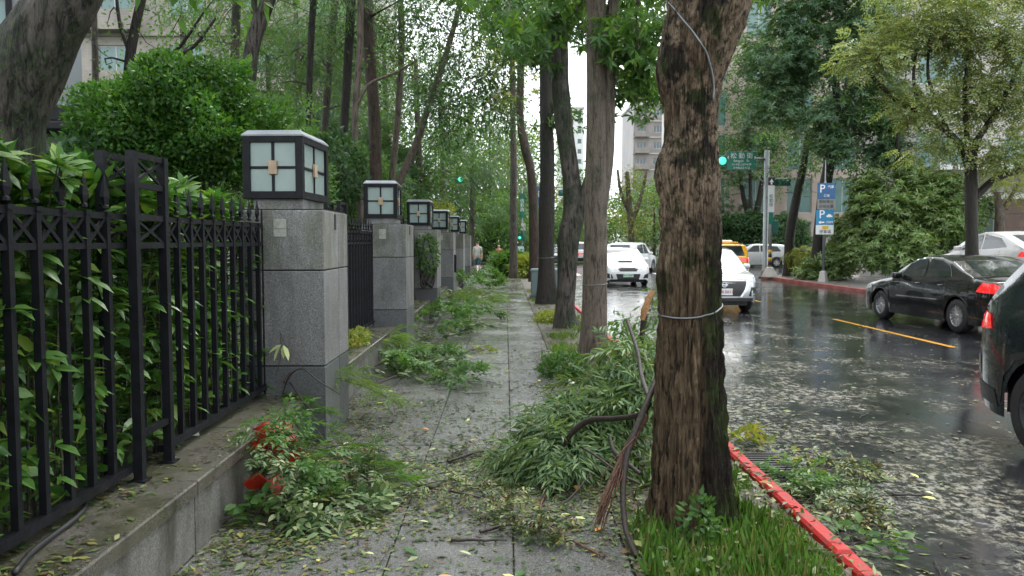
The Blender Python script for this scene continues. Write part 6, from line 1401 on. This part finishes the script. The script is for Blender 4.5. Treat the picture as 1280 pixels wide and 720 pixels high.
# twigs
def twig_path(x, y, a, L, z, lift=.01, bend=.25, n=7):
    h = np.linspace(0, 1, n); k = rnd.gauss(0, bend); ang = a + k * h * 2; st = np.stack([np.cos(ang), np.sin(ang), 0 * h], 1) * L / (n - 1)
    p_ = np.cumsum(st, 0) + np.array([x, y, z]); p_[:, 2] += lift * np.abs(np.sin(h * 7 + rnd.random() * 6)); return p_
tw = []
for k in range(240):
    if k % 2: x, y, z = rnd.uniform(-1.5, .6), rnd.uniform(3.3, 12), .008
    else: x, y, z = 1.85 + abs(rnd.gauss(0, .9)), rnd.uniform(3.2, 12), ROAD_Z + .009
    tw.append(plain_tube(twig_path(x, y, rnd.uniform(0, 6.28), rnd.uniform(.08, .34), z), np.linspace(.004, .0018, 7) * rnd.uniform(.6, 1.4), 4))
o = quads('twig_litter', tw, bk_twig, None); tag(o, 'thin broken twigs strewn over pavement and gutter', kind='stuff')
# larger single sticks
for i, (px, py, a, L, z, lb) in enumerate(((590, 678, -.1, .30, .0, 'short dark stick lying across the pavers before the frayed branch'), (1132, 621, -.1, .24, ROAD_Z, 'short black stick lying on the wet asphalt by the gutter drift'), (1020, 600, -.7, .3, ROAD_Z, 'bent dark stick lying in the gutter debris'), (1060, 690, .3, .3, ROAD_Z, 'thin pale stick in the gutter leaves beside the red kerb'))):
    q = gp(px, py, z); pth = twig_path(q.x - L / 2, q.y, a, L, z + .014, .006, .08, 9); V, Q = plain_tube(pth, np.linspace(.011, .005, 9), 7); tag(np_mesh('stick', V, Q, bk_twig, None, True), lb, 'stick')
# single big leaves: one object each
bl_me = {}
for nm, m_ in (('yellow', leaf_mat('yellow_leaf', [(.32, .30, .07), (.36, .33, .10)], trans=.1)), ('pale', leaf_mat('pale_green_leaf', [(.24, .28, .12), (.3, .32, .16)], trans=.1)), ('green', lm_mid), ('orange', leaf_mat('orange_leaf', [(.36, .13, .04), (.40, .2, .07)], trans=.1)), ('brown', lm_brn)):
    me = bpy.data.meshes.new('fallen_leaf'); v_, t_ = leaves(np.zeros((1, 3)), np.array([[1., 0, 0]]), np.array([[0, 0, 1.]]), 1.0, .42, .09, .10, hi=True); v_[:, 2] -= v_[:, 2].min(); me.from_pydata(v_.tolist(), [], t_.tolist()); me.materials.append(m_); bl_me[nm] = me
for k in range(90):
    nm = rnd.choice(['yellow', 'pale', 'green', 'green', 'orange', 'brown', 'pale'])
    if k % 5 < 3: x, y, z, wh = rnd.uniform(-1.5, .5), 3.7 + abs(rnd.gauss(0, 2.6)), .008, 'the wet pavers'
    elif k % 5 == 3: x, y, z, wh = rnd.uniform(.75, 1.6), rnd.uniform(3.2, 8), .0, 'the soil strip'
    else: x, y, z, wh = 1.9 + abs(rnd.gauss(0, .6)), rnd.uniform(3.6, 8), ROAD_Z + .01, 'the asphalt by the kerb'
    o = bpy.data.objects.new('fallen_leaf', bl_me[nm]); link(o); o.location = (x, y, z + .004); o.rotation_euler = (rnd.gauss(0, .1), rnd.gauss(0, .1), rnd.uniform(0, 6.28)); o.scale = (rnd.uniform(.05, .10),) * 3
    tag(o, f'single {nm} fallen leaf lying on {wh}', 'leaf', f'{nm} leaves on {wh}')
# ---- fallen leafy branches: stem, side twigs, leaves
def fallen(label, pts, style, lm, n_tw=14, size=.08, hmax=.25, width=.4, dens=10, r0=.012, seed=0, z0=0.0, name='fallen_branch', bk=None, group='fallen branches on the pavement'):
    """pts: stem points (x, y, z)"""
    base = np.array(pts[0], float); root = empty(name, tuple(base), 0, label, 'branch', group)
    sp = smooth_path([(*p_, 1) for p_ in pts], 22)[:, :3]; tubes = [plain_tube(sp - base, np.linspace(r0, r0 * .35, 22), 7)]
    Q = []; D = []
    for k in range(n_tw):
        f = (k + .6) / n_tw; i = min(20, int(f * 21)); a = sp[i]; tdir = unit(sp[min(i + 1, 21)] - sp[max(i - 1, 0)])
        s_ = np.cross(tdir, [0, 0, 1]); s_ = s_ / (np.linalg.norm(s_) + 1e-6) * (1 if k % 2 else -1)
        L = width * rnd.uniform(.5, 1.1) * (1 - .35 * f); e = a + (tdir * .55 + s_ * .85) * L + np.array([0, 0, rnd.uniform(0, hmax)]); e[2] = max(e[2], z0 + .02); m = (a + e) / 2 + np.array([0, 0, hmax * .35])
        tp_ = smooth_path([(*a, 1), (*m, 1), (*e, 1)], 8)[:, :3]; tubes.append(plain_tube(tp_ - base, np.linspace(r0 * .4, .002, 8), 5))
        for j in range(dens):
            w_ = rnd.uniform(.15, 1.05); q = np.array([np.interp(w_ * 7, range(8), tp_[:, c]) for c in range(3)]) + NR.normal(size=3) * .03; q[2] = max(q[2], z0 + .012); Q.append(q); D.append(unit(tp_[-1] - tp_[0]) + NR.normal(size=3) * .45)
    Q = np.array(Q); D = np.array(D); D[:, 2] *= .5; N = unit(np.array([0, 0, 1.]) + NR.normal(size=Q.shape) * .5)
    if style == 'pinnate': V, T = sprig_leaves(Q, D, N, 4, size * 2.4, size, size * .42, 55, .15, hi=size > .06)
    elif style == 'needle': V, T = sprig_leaves(Q, D, N, 9, size * 3.0, size, size * .10, 32, .25)
    elif style == 'willow': D[:, 2] -= .35; V, T = sprig_leaves(Q, D, N, 5, size * 2.2, size, size * .17, 35, .4, hi=False)
    elif style == 'whorl': V, T = whorls(Q, unit(D + np.array([0, 0, .8])), 6, size, size * .3, 70, .1)
    else: V, T = leaves(Q, D, N, size * NR.uniform(.7, 1.2, len(Q)), size * .45, hi=True)
    V = settle(V, z0 + .006)
    quads('stem', tubes, bk or bk_twig, root); o = np_mesh('foliage', V - base, T, lm, root); o['kind'] = 'stuff'
    return root
g = lambda px, py, z=0.: tuple(gp(px, py, z))
def gz(px, py, z): v = gp(px, py, 0); return (v.x, v.y, z)
# heap by the red bucket
fallen('leafy branch with pale leaf undersides over the red bucket', [gz(345, 640, .09), gz(365, 640, .08), gz(390, 645, .05), gz(430, 655, .02)], 'pinnate', lm_pale, 13, .07, .05, .34, 5)
fallen('dense green branch heaped against the ledge by the red bucket', [gz(300, 640, .03), gz(330, 625, .06), gz(380, 605, .07), gz(460, 600, .03)], 'pinnate', lm_lit, 16, .06, .06, .38, 6)
fallen('dark green branch lying beside the red bucket heap', [gz(400, 570, .05), gz(430, 590, .07), gz(460, 605, .03), gz(500, 620, .02)], 'needle', lm_mid, 16, .06, .07, .36, 6)
fallen('sparse leafy twig draped across the red bucket', [(-1.56, 4.86, .44), (-1.46, 4.80, .40), (-1.34, 4.76, .30), (-1.2, 4.72, .12)], 'pinnate', lm_pale, 12, .05, .04, .18, 5, .005)
fallen('thin green spray hanging beside the red bucket', [(-1.58, 5.15, .42), (-1.42, 5.0, .46), (-1.25, 4.95, .30), (-1.08, 4.95, .10)], 'pinnate', lm_mid, 12, .055, .05, .2, 5, .005)
fallen('small leafy twig at the foot of the granite ledge', [gz(255, 668, .02), gz(290, 650, .05), gz(330, 648, .03)], 'broad', lm_mid, 10, .10, .06, .2, 5)
fallen('flat branch of yellowing leaflets in the middle of the pavement', [gz(520, 610, .02), gz(570, 625, .05), gz(640, 635, .02)], 'pinnate', lm_lit, 12, .035, .03, .4, 6)
fallen('thin leafy spray lying before the willowy branch', [gz(560, 580, .02), gz(610, 572, .05), gz(660, 585, .02)], 'pinnate', lm_lit, 10, .035, .03, .35, 6)
fallen('small spray of green leaflets near the red kerb strip', [gz(600, 668, .015), gz(650, 660, .03), gz(700, 668, .02)], 'pinnate', lm_lit, 10, .04, .05, .3, 8)
fallen('feathery light green spray leaning on the first pillar foot', [gz(398, 540, .40), gz(420, 535, .42), gz(450, 525, .32), gz(500, 520, .12)], 'needle', lm_nee, 11, .065, .03, .18, 5, .005)
fallen('feathery spray hanging over the ledge below the first pillar', [gz(345, 565, .38), gz(370, 560, .34), gz(400, 575, .20), gz(425, 600, .06)], 'needle', lm_mid, 10, .06, .03, .18, 5, .005)
# drifts of branches along the wall
fallen('leafy branch drift between the first and second pillars', [gz(455, 470, .05), gz(490, 462, .12), gz(540, 470, .06), gz(590, 482, .03)], 'pinnate', lm_mid, 18, .075, .16, .6, 8)
fallen('second leafy branch crossing the drift by the first pillar', [gz(470, 485, .04), gz(520, 470, .10), gz(560, 455, .05)], 'broad', lm_pale, 16, .12, .12, .5, 8)
fallen('green bough leaning on the ledge behind the first pillar', [gz(462, 460, .30), gz(480, 452, .26), gz(505, 456, .10), gz(530, 464, .03)], 'needle', lm_nee, 16, .085, .12, .45, 8)
fallen('branch heap at the foot of the second pillar', [gz(530, 428, .04), gz(548, 412, .20), gz(568, 402, .18), gz(598, 398, .05)], 'pinnate', lm_mid, 22, .09, .25, .8, 9)
fallen('pale leafed branch before the second pillar heap', [gz(540, 432, .03), gz(570, 420, .08), gz(600, 412, .03)], 'broad', lm_pale, 14, .14, .1, .5, 7)
fallen('bushy branch heap between second and third pillars', [gz(540, 405, .10), gz(560, 392, .28), gz(590, 388, .16), gz(606, 384, .04)], 'needle', lm_nee, 20, .10, .3, .9, 8)
fallen('green branch heap at the foot of the fourth pillar', [gz(566, 376, .1), gz(580, 366, .35), gz(600, 360, .2), gz(612, 362, .05)], 'pinnate', lm_mid, 20, .12, .4, 1.1, 8)
fallen('pale branch lying past the third pillar', [gz(560, 384, .05), gz(580, 378, .15), gz(605, 376, .05)], 'broad', lm_pale, 14, .16, .2, .8, 8)
fallen('small tuft of fallen leaves in the open pavement', [gz(575, 446, .02), gz(590, 442, .05), gz(605, 440, .02)], 'broad', lm_yel, 8, .10, .05, .25, 5)
bush('branch_heap', 'big heap of fallen green boughs blocking the far pavement', (gp(638, 345).x, gp(638, 345).y + .3, .45), (1.0, 1.2, .62), 1500, .16, lm_mid, 'branch heap', style='pinnate', bottom=.0)
bush('branch_heap', 'low leafy heap beyond the utility cabinet', (gp(655, 348).x + .1, gp(655, 348).y + 1.2, .35), (.5, 1.0, .5), 600, .16, lm_yel, 'branch heap', style='pinnate', bottom=.0)
bush('weed_clump', 'dark green weed clump at the foot of the slim tan tree', (gp(705, 470).x, gp(705, 470).y + .1, .10), (.34, .42, .2), 1300, .055, lm_mid, 'weeds', stems=False, bottom=-.02)
bush('weed_clump', 'low weeds at the foot of the crooked street tree', (gp(690, 400).x, gp(690, 400).y, .05), (.4, .9, .14), 900, .07, lm_yel, 'weeds', stems=False, bottom=-.02)
bush('weed_clump', 'green weeds on the ledge at the first pillar', (gp(350, 470, .38).x + .1, 6.75, .47), (.16, .28, .14), 420, .07, lm_mid, 'weeds', stems=False, bottom=.38)
bush('weed_clump', 'yellow green weeds on the ledge past the first pillar', (-1.8, 9.6, .45), (.16, .7, .10), 420, .07, lm_yel, 'weeds', stems=False, bottom=.38)
bush('weed_clump', 'small weeds at the foot of the thick old trunk', (at(857, 560, D1).x, D1 - .36, .12), (.10, .10, .16), 160, .05, lm_mid, 'weeds', stems=False, bottom=-.02)
# bare sticks leaning on the first pillar
def stick_fan(label, root_p, rows_, bk):
    root = empty('bare_branch', tuple(root_p), 0, label, 'branch'); b = np.array(root_p)
    for rr in rows_:
        sp = smooth_path([(*q[:3], q[3]) for q in rr], 18); np_mesh('twig', *(lambda V, Q: (V - b, Q))(*plain_tube(sp[:, :3], sp[:, 3], 7)), bk, root, True)
    return root
yA = 6.3
def pt(px, py, Y, r): v = at(px, py, Y); return (v.x, v.y, v.z, r)
stick_fan('bare forked sticks leaning on the first stone pillar', at(362, 480, yA), [[pt(355, 478, yA, .010), pt(378, 445, yA + .3, .009), pt(398, 425, yA + .55, .007), pt(411, 410, yA + .7, .006)], [pt(325, 444, yA + .2, .006), pt(350, 441, yA + .25, .006), pt(379, 439, yA + .33, .005)],
          [pt(353, 492, yA, .005), pt(362, 470, yA - .1, .005), pt(378, 461, yA - .15, .005), pt(398, 476, yA - .2, .005), pt(425, 493, yA - .25, .004)], [pt(362, 478, yA, .006), pt(378, 500, yA - .25, .006), pt(392, 516, yA - .5, .005)], [pt(367, 510, yA - .4, .006), pt(366, 530, yA - .6, .006), pt(372, 560, yA - .8, .005)]], bk_twig)
pl = empty('wilted_leaf_spray', tuple(at(350, 415, yA)), 0, 'pale wilted leaves hanging from a thin stalk by the first pillar', 'leaves'); b = at(350, 415, yA)
sp = smooth_path([pt(345, 470, yA, .004), pt(352, 440, yA, .004), pt(350, 416, yA, .003), pt(356, 430, yA - .02, .003)], 16); V, Q = plain_tube(sp[:, :3] - np.array(b), sp[:, 3], 6); np_mesh('stalk', V, Q, bk_tan, pl, True)
for dx, dz in ((-.5, -1), (.45, -1), (-.9, -.5), (.1, -1)): put_leaf(bl_me['pale'], pl, Vector(pt(353, 432, yA - .02, 0)[:3]), (dx, -.2, dz), rnd.uniform(.10, .14), rnd.uniform(-.6, .6), b)
# ---- hero torn branch lying against the thick old trunk
hb = empty('torn_branch', tuple(gp(770, 620)), 0, 'torn willowy branch with dark limbs and frayed bark against the old trunk', 'branch'); b = np.array(gp(770, 620))
def hp(px, py, Y, wpx): v = at(px, py, Y); return (v.x, v.y, max(v.z, .01), wpx * Y / F / 2)
limbs_ = [('limb', [hp(822, 470, 4.75, 9), hp(806, 510, 4.6, 10), hp(786, 560, 4.5, 10), hp(779, 610, 4.4, 9), hp(782, 660, 4.25, 9), hp(796, 718, 4.0, 8)], bk_twig),
          ('limb', [hp(812, 505, 4.7, 9), hp(800, 518, 4.8, 9), hp(770, 523, 5.0, 9), hp(738, 525, 5.2, 10), hp(716, 540, 5.3, 9), hp(704, 558, 5.35, 7)], bk_twig),
          ('limb', [hp(806, 520, 4.65, 14), hp(790, 550, 4.55, 13), hp(770, 590, 4.5, 11), hp(755, 625, 4.42, 9), hp(748, 655, 4.4, 6)], bk_strip),
          ('limb', [hp(690, 603, 5.2, 3), hp(676, 640, 4.8, 4), hp(684, 668, 4.5, 5), hp(712, 690, 4.25, 5), hp(755, 716, 4.0, 4)], bk_strip),
          ('limb', [hp(762, 545, 5.0, 5), hp(768, 565, 4.9, 7), hp(785, 580, 4.85, 7), hp(800, 592, 4.8, 6)], bk_twig),
          ('limb', [hp(725, 558, 5.2, 4), hp(745, 570, 5.1, 4), hp(775, 592, 4.9, 5), hp(800, 605, 4.8, 4)], bk_twig),
          ('limb', [hp(812, 500, 4.75, 8), hp(802, 470, 5.0, 7), hp(797, 440, 5.2, 6), hp(784, 400, 5.5, 5)], bk_twig),
          ('limb', [hp(672, 600, 5.3, 8), hp(680, 610, 5.1, 8), hp(692, 618, 5.0, 6)], bk_twig),
          ('limb', [hp(740, 590, 5.0, 3), hp(715, 620, 4.8, 3), hp(690, 640, 4.7, 2)], bk_twig)]
sk = Skel()
for nm, rr, bk in limbs_:
    lp = smooth_path(rr, 24); lp[:, 3] *= .8; sk.limb(lp[4:]); V, Q = rough_tube(lp, 10, .08, rnd.random() * 5, freq=6); np_mesh(nm, V - b, Q, bk, hb, True)
for k in range(20):              # frayed bark strips
    u_ = rnd.random(); q0 = hp(795 - 32 * u_, 545 + 60 * u_, 4.5, 2); q1 = hp(rnd.gauss(748, 5), rnd.uniform(630, 695), 4.35, 1)
    sp = smooth_path([q0, ((q0[0] + q1[0]) / 2 + rnd.gauss(0, .02), (q0[1] + q1[1]) / 2 + rnd.gauss(0, .02), (q0[2] + q1[2]) / 2, .004), q1], 9); V, Q = plain_tube(sp[:, :3] - b, np.linspace(.005, .0015, 9), 4); np_mesh('bark_strip', V, Q, bk_strip, hb)
for (px, py, Y) in ((763, 546, 5.0), (773, 553, 4.95), (805, 540, 4.72), (806, 606, 4.75)):
    c_ = at(px, py, Y); MB().tube([c_ + Vector((0, 0, -.02)), c_ + Vector((.01, 0, .012)), c_ + Vector((.006, 0, .03))], [.016, .017, .006], 8).build('torn_end', simple('fresh_wood', (.34, .17, .07), .65, var=.45, scale=60) if px == 763 else bpy.data.materials['fresh_wood'], hb)
cl = [cr(675, 560, 5.5, .20, .25, .12, 13), cr(705, 570, 5.35, .17, .25, .11, 10), cr(655, 585, 5.5, .14, .2, .08, 7), cr(695, 525, 5.7, .2, .3, .12, 10), cr(755, 500, 5.8, .24, .3, .16, 14), cr(785, 455, 6.0, .14, .25, .22, 12), cr(790, 500, 5.6, .12, .2, .2, 6), cr(755, 540, 5.6, .22, .25, .15, 10)]
T = crown_pts(cl); T[:, 2] = np.maximum(T[:, 2], .05); sk.grow(T, r_tip=.0025, maxr=.4, sag=.15)
V, Q = join([plain_tube(p_ - b, r_ * .6, 5) for p_, r_ in sk.paths]); np_mesh('twigs', V, Q, bk_twig, hb)['kind'] = 'stuff'
V, Tt = foliage('loose', T, sk.end_dir, 11, .095, .13); V = settle(V, .006); np_mesh('foliage', V - b, Tt, lm_wil, hb)['kind'] = 'stuff'
# ---- upright snapped branch with orange wood behind the trunk
sb = empty('snapped_branch', tuple(gp(800, 440)), 0, 'snapped upright branch with fresh orange wood beside the old trunk', 'branch'); b = np.array(gp(800, 440)); Yb = 7.0
rr = [hp(800, 560, Yb - .3, 8), hp(803, 480, Yb - .1, 7), hp(802, 430, Yb, 7), hp(806, 392, Yb, 8)]; lp = smooth_path(rr, 20); V, Q = rough_tube(lp, 10, .08, 2, freq=6); np_mesh('stem', V - b, Q, bk_twig, sb, True)
V, Q = rough_tube(smooth_path([hp(803, 400, Yb, 7), hp(806, 386, Yb, 9), hp(811, 372, Yb, 7), hp(816, 362, Yb, 4)], 14), 10, .35, 5, freq=18); np_mesh('torn_end', V - b, Q, bpy.data.materials['fresh_wood'], sb, True)
sk = Skel(); sk.limb(lp[6:]); T = crown_pts([cr(782, 415, Yb + .1, .16, .25, .17, 14), cr(812, 385, Yb + .2, .10, .2, .14, 8), cr(770, 440, Yb, .10, .2, .12, 8), cr(815, 430, Yb, .10, .2, .2, 8)]); sk.grow(T, r_tip=.002, maxr=.4)
V, Q = join([plain_tube(p_ - b, r_ * .7, 5) for p_, r_ in sk.paths]); np_mesh('twigs', V, Q, bk_twig, sb)['kind'] = 'stuff'
V, Tt = foliage('broad', T, sk.end_dir, 9, .07, .10); np_mesh('foliage', V - b, Tt, lm_mid, sb)['kind'] = 'stuff'
# ---- grass on the strip
def d_gr(x, y):
    f = fbm(x, y, 1.6); r_ = np.clip((x - 1.05) / .35, 0, 1); l_ = np.clip(1 - np.abs(x - .85) / .3, 0, 1) * .45
    return np.clip((r_ + l_) * np.where(y < 5.6, 1, .22) * np.clip(.40 + 2.4 * f, 0.02, 1), 0, 1) * np.where(y > 7.5, .25 * np.clip(f * 3, 0, 1), 1)
P = litter_pts(95000, .70, 1.64, 2.6, 9.0, lambda x, y: -.012 + 0 * x, d_gr)
cut = np.hypot(P[:, 0] - g1.x, P[:, 1] - g1.y) > .27; P = P[cut]; n = len(P); a = NR.uniform(0, 6.28, n)
tl_ = NR.uniform(.3, 2.0, n); D = np.stack([np.cos(a) * tl_, np.sin(a) * tl_, np.ones(n)], 1); L = NR.uniform(.02, .08, n) * np.where(P[:, 0] > 1.5, .55, 1) * NR.choice([1, 1, 1, 1.7], n)
V, T = leaves(P, D, np.stack([np.cos(a), np.sin(a), -.3 * np.ones(n)], 1) + NR.normal(size=(n, 3)) * .3, L, NR.uniform(.0022, .0048, n), .1, .5)
tag(np_mesh('grass', V, T, lm_gra), 'bright green grass around the thick old trunk along the red kerb', kind='stuff')
P = litter_pts(9000, .7, 1.67, 9, 26, lambda x, y: -.02 + 0 * x, lambda x, y: np.clip(fbm(x, y, .9) * 2.2, 0, 1)); n = len(P); a = NR.uniform(0, 6.28, n)
D = np.stack([np.cos(a) * .6, np.sin(a) * .6, np.ones(n)], 1); V, T = leaves(P, D, rdir(n), NR.uniform(.05, .13, n), .012, .1, .3); tag(np_mesh('grass', V, T, lm_gra), 'patchy grass between the further street trees', kind='stuff')
# gutter weeds and limp plant at the kerb
wd_ = gp(935, 548, ROAD_Z)
fallen('palmate green leaf spray lying at the red kerb', [g(925, 555, -.05), g(940, 550, -.06), g(955, 548, -.10)], 'whorl', lm_yel, 6, .12, .06, .14, 2, .004, z0=ROAD_Z, group='branches in the gutter')
fallen('limp brownish plant lying in the gutter', [g(980, 590, -.10), g(985, 580, -.03), g(990, 572, -.08)], 'broad', lm_yel, 8, .07, .08, .12, 3, .004, z0=ROAD_Z, group='branches in the gutter')
for i, (px, py, st_, lm, lb) in enumerate(((985, 610, 'pinnate', lm_mid, 'green leafy branch in the gutter drift'), (1020, 630, 'pinnate', lm_pale, 'pale leafy branch in the middle of the gutter drift'), (1050, 650, 'pinnate', lm_lit, 'yellowing branch in the gutter beside the red kerb'), (1075, 690, 'broad', lm_mid, 'broad-leaved twig in the gutter at the red kerb'), (1040, 595, 'pinnate', lm_lit, 'thin branch spread on the asphalt by the gutter'))):
    x, y, z = g(px, py, ROAD_Z); an = rnd.uniform(-.8, .8)
    fallen(lb, [(x - .22 * math.cos(an), y - .22 * math.sin(an), ROAD_Z + .02), (x, y, ROAD_Z + .06), (x + .22 * math.cos(an), y + .22 * math.sin(an), ROAD_Z + .02)], st_, lm, 12, .05 if st_ == 'pinnate' else .09, .06, .24, 5, .004, z0=ROAD_Z, group='branches in the gutter')
# ---- red plastic bucket crushed under the leaves
q = Vector((-1.42, 5.05, .10)); rb = empty('red_bucket', tuple(q), 0, 'broken red plastic bucket half buried in fallen leaves', 'bucket')
m_redp = simple('red_plastic', (.30, .022, .010), .3, 0, .5, .2, 9)
rot = Matrix.Rotation(R(215), 3, 'Z') @ Matrix.Rotation(R(75), 3, 'X'); n = 24; prof = [(.105, 0), (.115, .08), (.13, .18), (.14, .25), (.147, .262), (.134, .262), (.123, .18), (.108, .08), (.098, .012)]
V = []; Fq = []
for i, (r_, h_) in enumerate(prof):
    for k in range(n): a = 2 * math.pi * k / n; jag = .02 * math.sin(5 * a) if i in (3, 4, 5) else 0; V.append(rot @ Vector((r_ * math.cos(a), r_ * math.sin(a) * .93, h_ + jag)))
Fq = [(i * n + k, i * n + (k + 1) % n, (i + 1) * n + (k + 1) % n, (i + 1) * n + k) for i in range(len(prof) - 1) for k in range(n) if not (i in (2, 3, 4, 5) and k in (5, 6, 7))]
V = [v + Vector((0, .05, .15)) for v in V]; me = bpy.data.meshes.new('shell'); me.from_pydata([tuple(v) for v in V], [], Fq); mesh_obj('shell', me, m_redp, rb, True)
me = bpy.data.meshes.new('base'); me.from_pydata([tuple(V[k]) for k in range(n)], [], [tuple(range(n))]); mesh_obj('base', me, m_redp, rb)
for (dx, dy, dz, ry) in ((-.13, -.05, .26, .4), (-.10, -.25, .06, .9), (.04, -.28, .05, -.4)): MB().box((dx, dy, dz), (.09, .02, .11), Matrix.Rotation(ry, 3, 'Y') @ Matrix.Rotation(.5, 3, 'Z')).build('shard', m_redp, rb)
# ---- small things on the ledge
q = gp(238, 546, .385); tag(MB().box((q.x, q.y, .41), (.10, .06, .012), Matrix.Rotation(.35, 3, 'X') @ Matrix.Rotation(.5, 3, 'Z') @ Matrix.Rotation(.3, 3, 'Y')).build('paper_scrap', simple('wet_white_card', (.62, .60, .54), .5), None, bevel=.003), 'crumpled white card scrap on the ledge under the fence', 'litter')
pts = [gp(18, 716, .40), gp(40, 690, .40), gp(68, 668, .395), gp(92, 650, .395), gp(105, 636, .395), (-2.0, 3.75, .40)]; sp = smooth_path([(*Vector(p_), 1) for p_ in pts], 26)
tag(MB().tube([tuple(r[:3]) for r in sp], .012, 8).build('black_hose', m_trim, None, True), 'black hose snaking along the ledge below the fence', 'hose')
q = gp(715, 482); tag(MB().box((q.x, q.y, .03), (.09, .07, .03), Matrix.Rotation(.6, 3, 'Y') @ Matrix.Rotation(.4, 3, 'Z')).build('paper_scrap', bpy.data.materials['wet_white_card'], None, bevel=.008), 'pinkish white paper scrap by the dark weed clump', 'litter')
# gutter grate at the kerb
q = gp(990, 580, ROAD_Z); gt = empty('drain_grate', (2.02, q.y, ROAD_Z + .004), 0, 'dark iron drain grate in the gutter by the red kerb', 'drain')
MB().span((-.19, -.3, 0), (.19, .3, .006)).build('tray', m_slot, gt)
for k in range(9): MB().span((-.17, -.28 + k * .064, .007), (.17, -.28 + k * .064 + .03, .018)).build('bar', m_trim, gt)
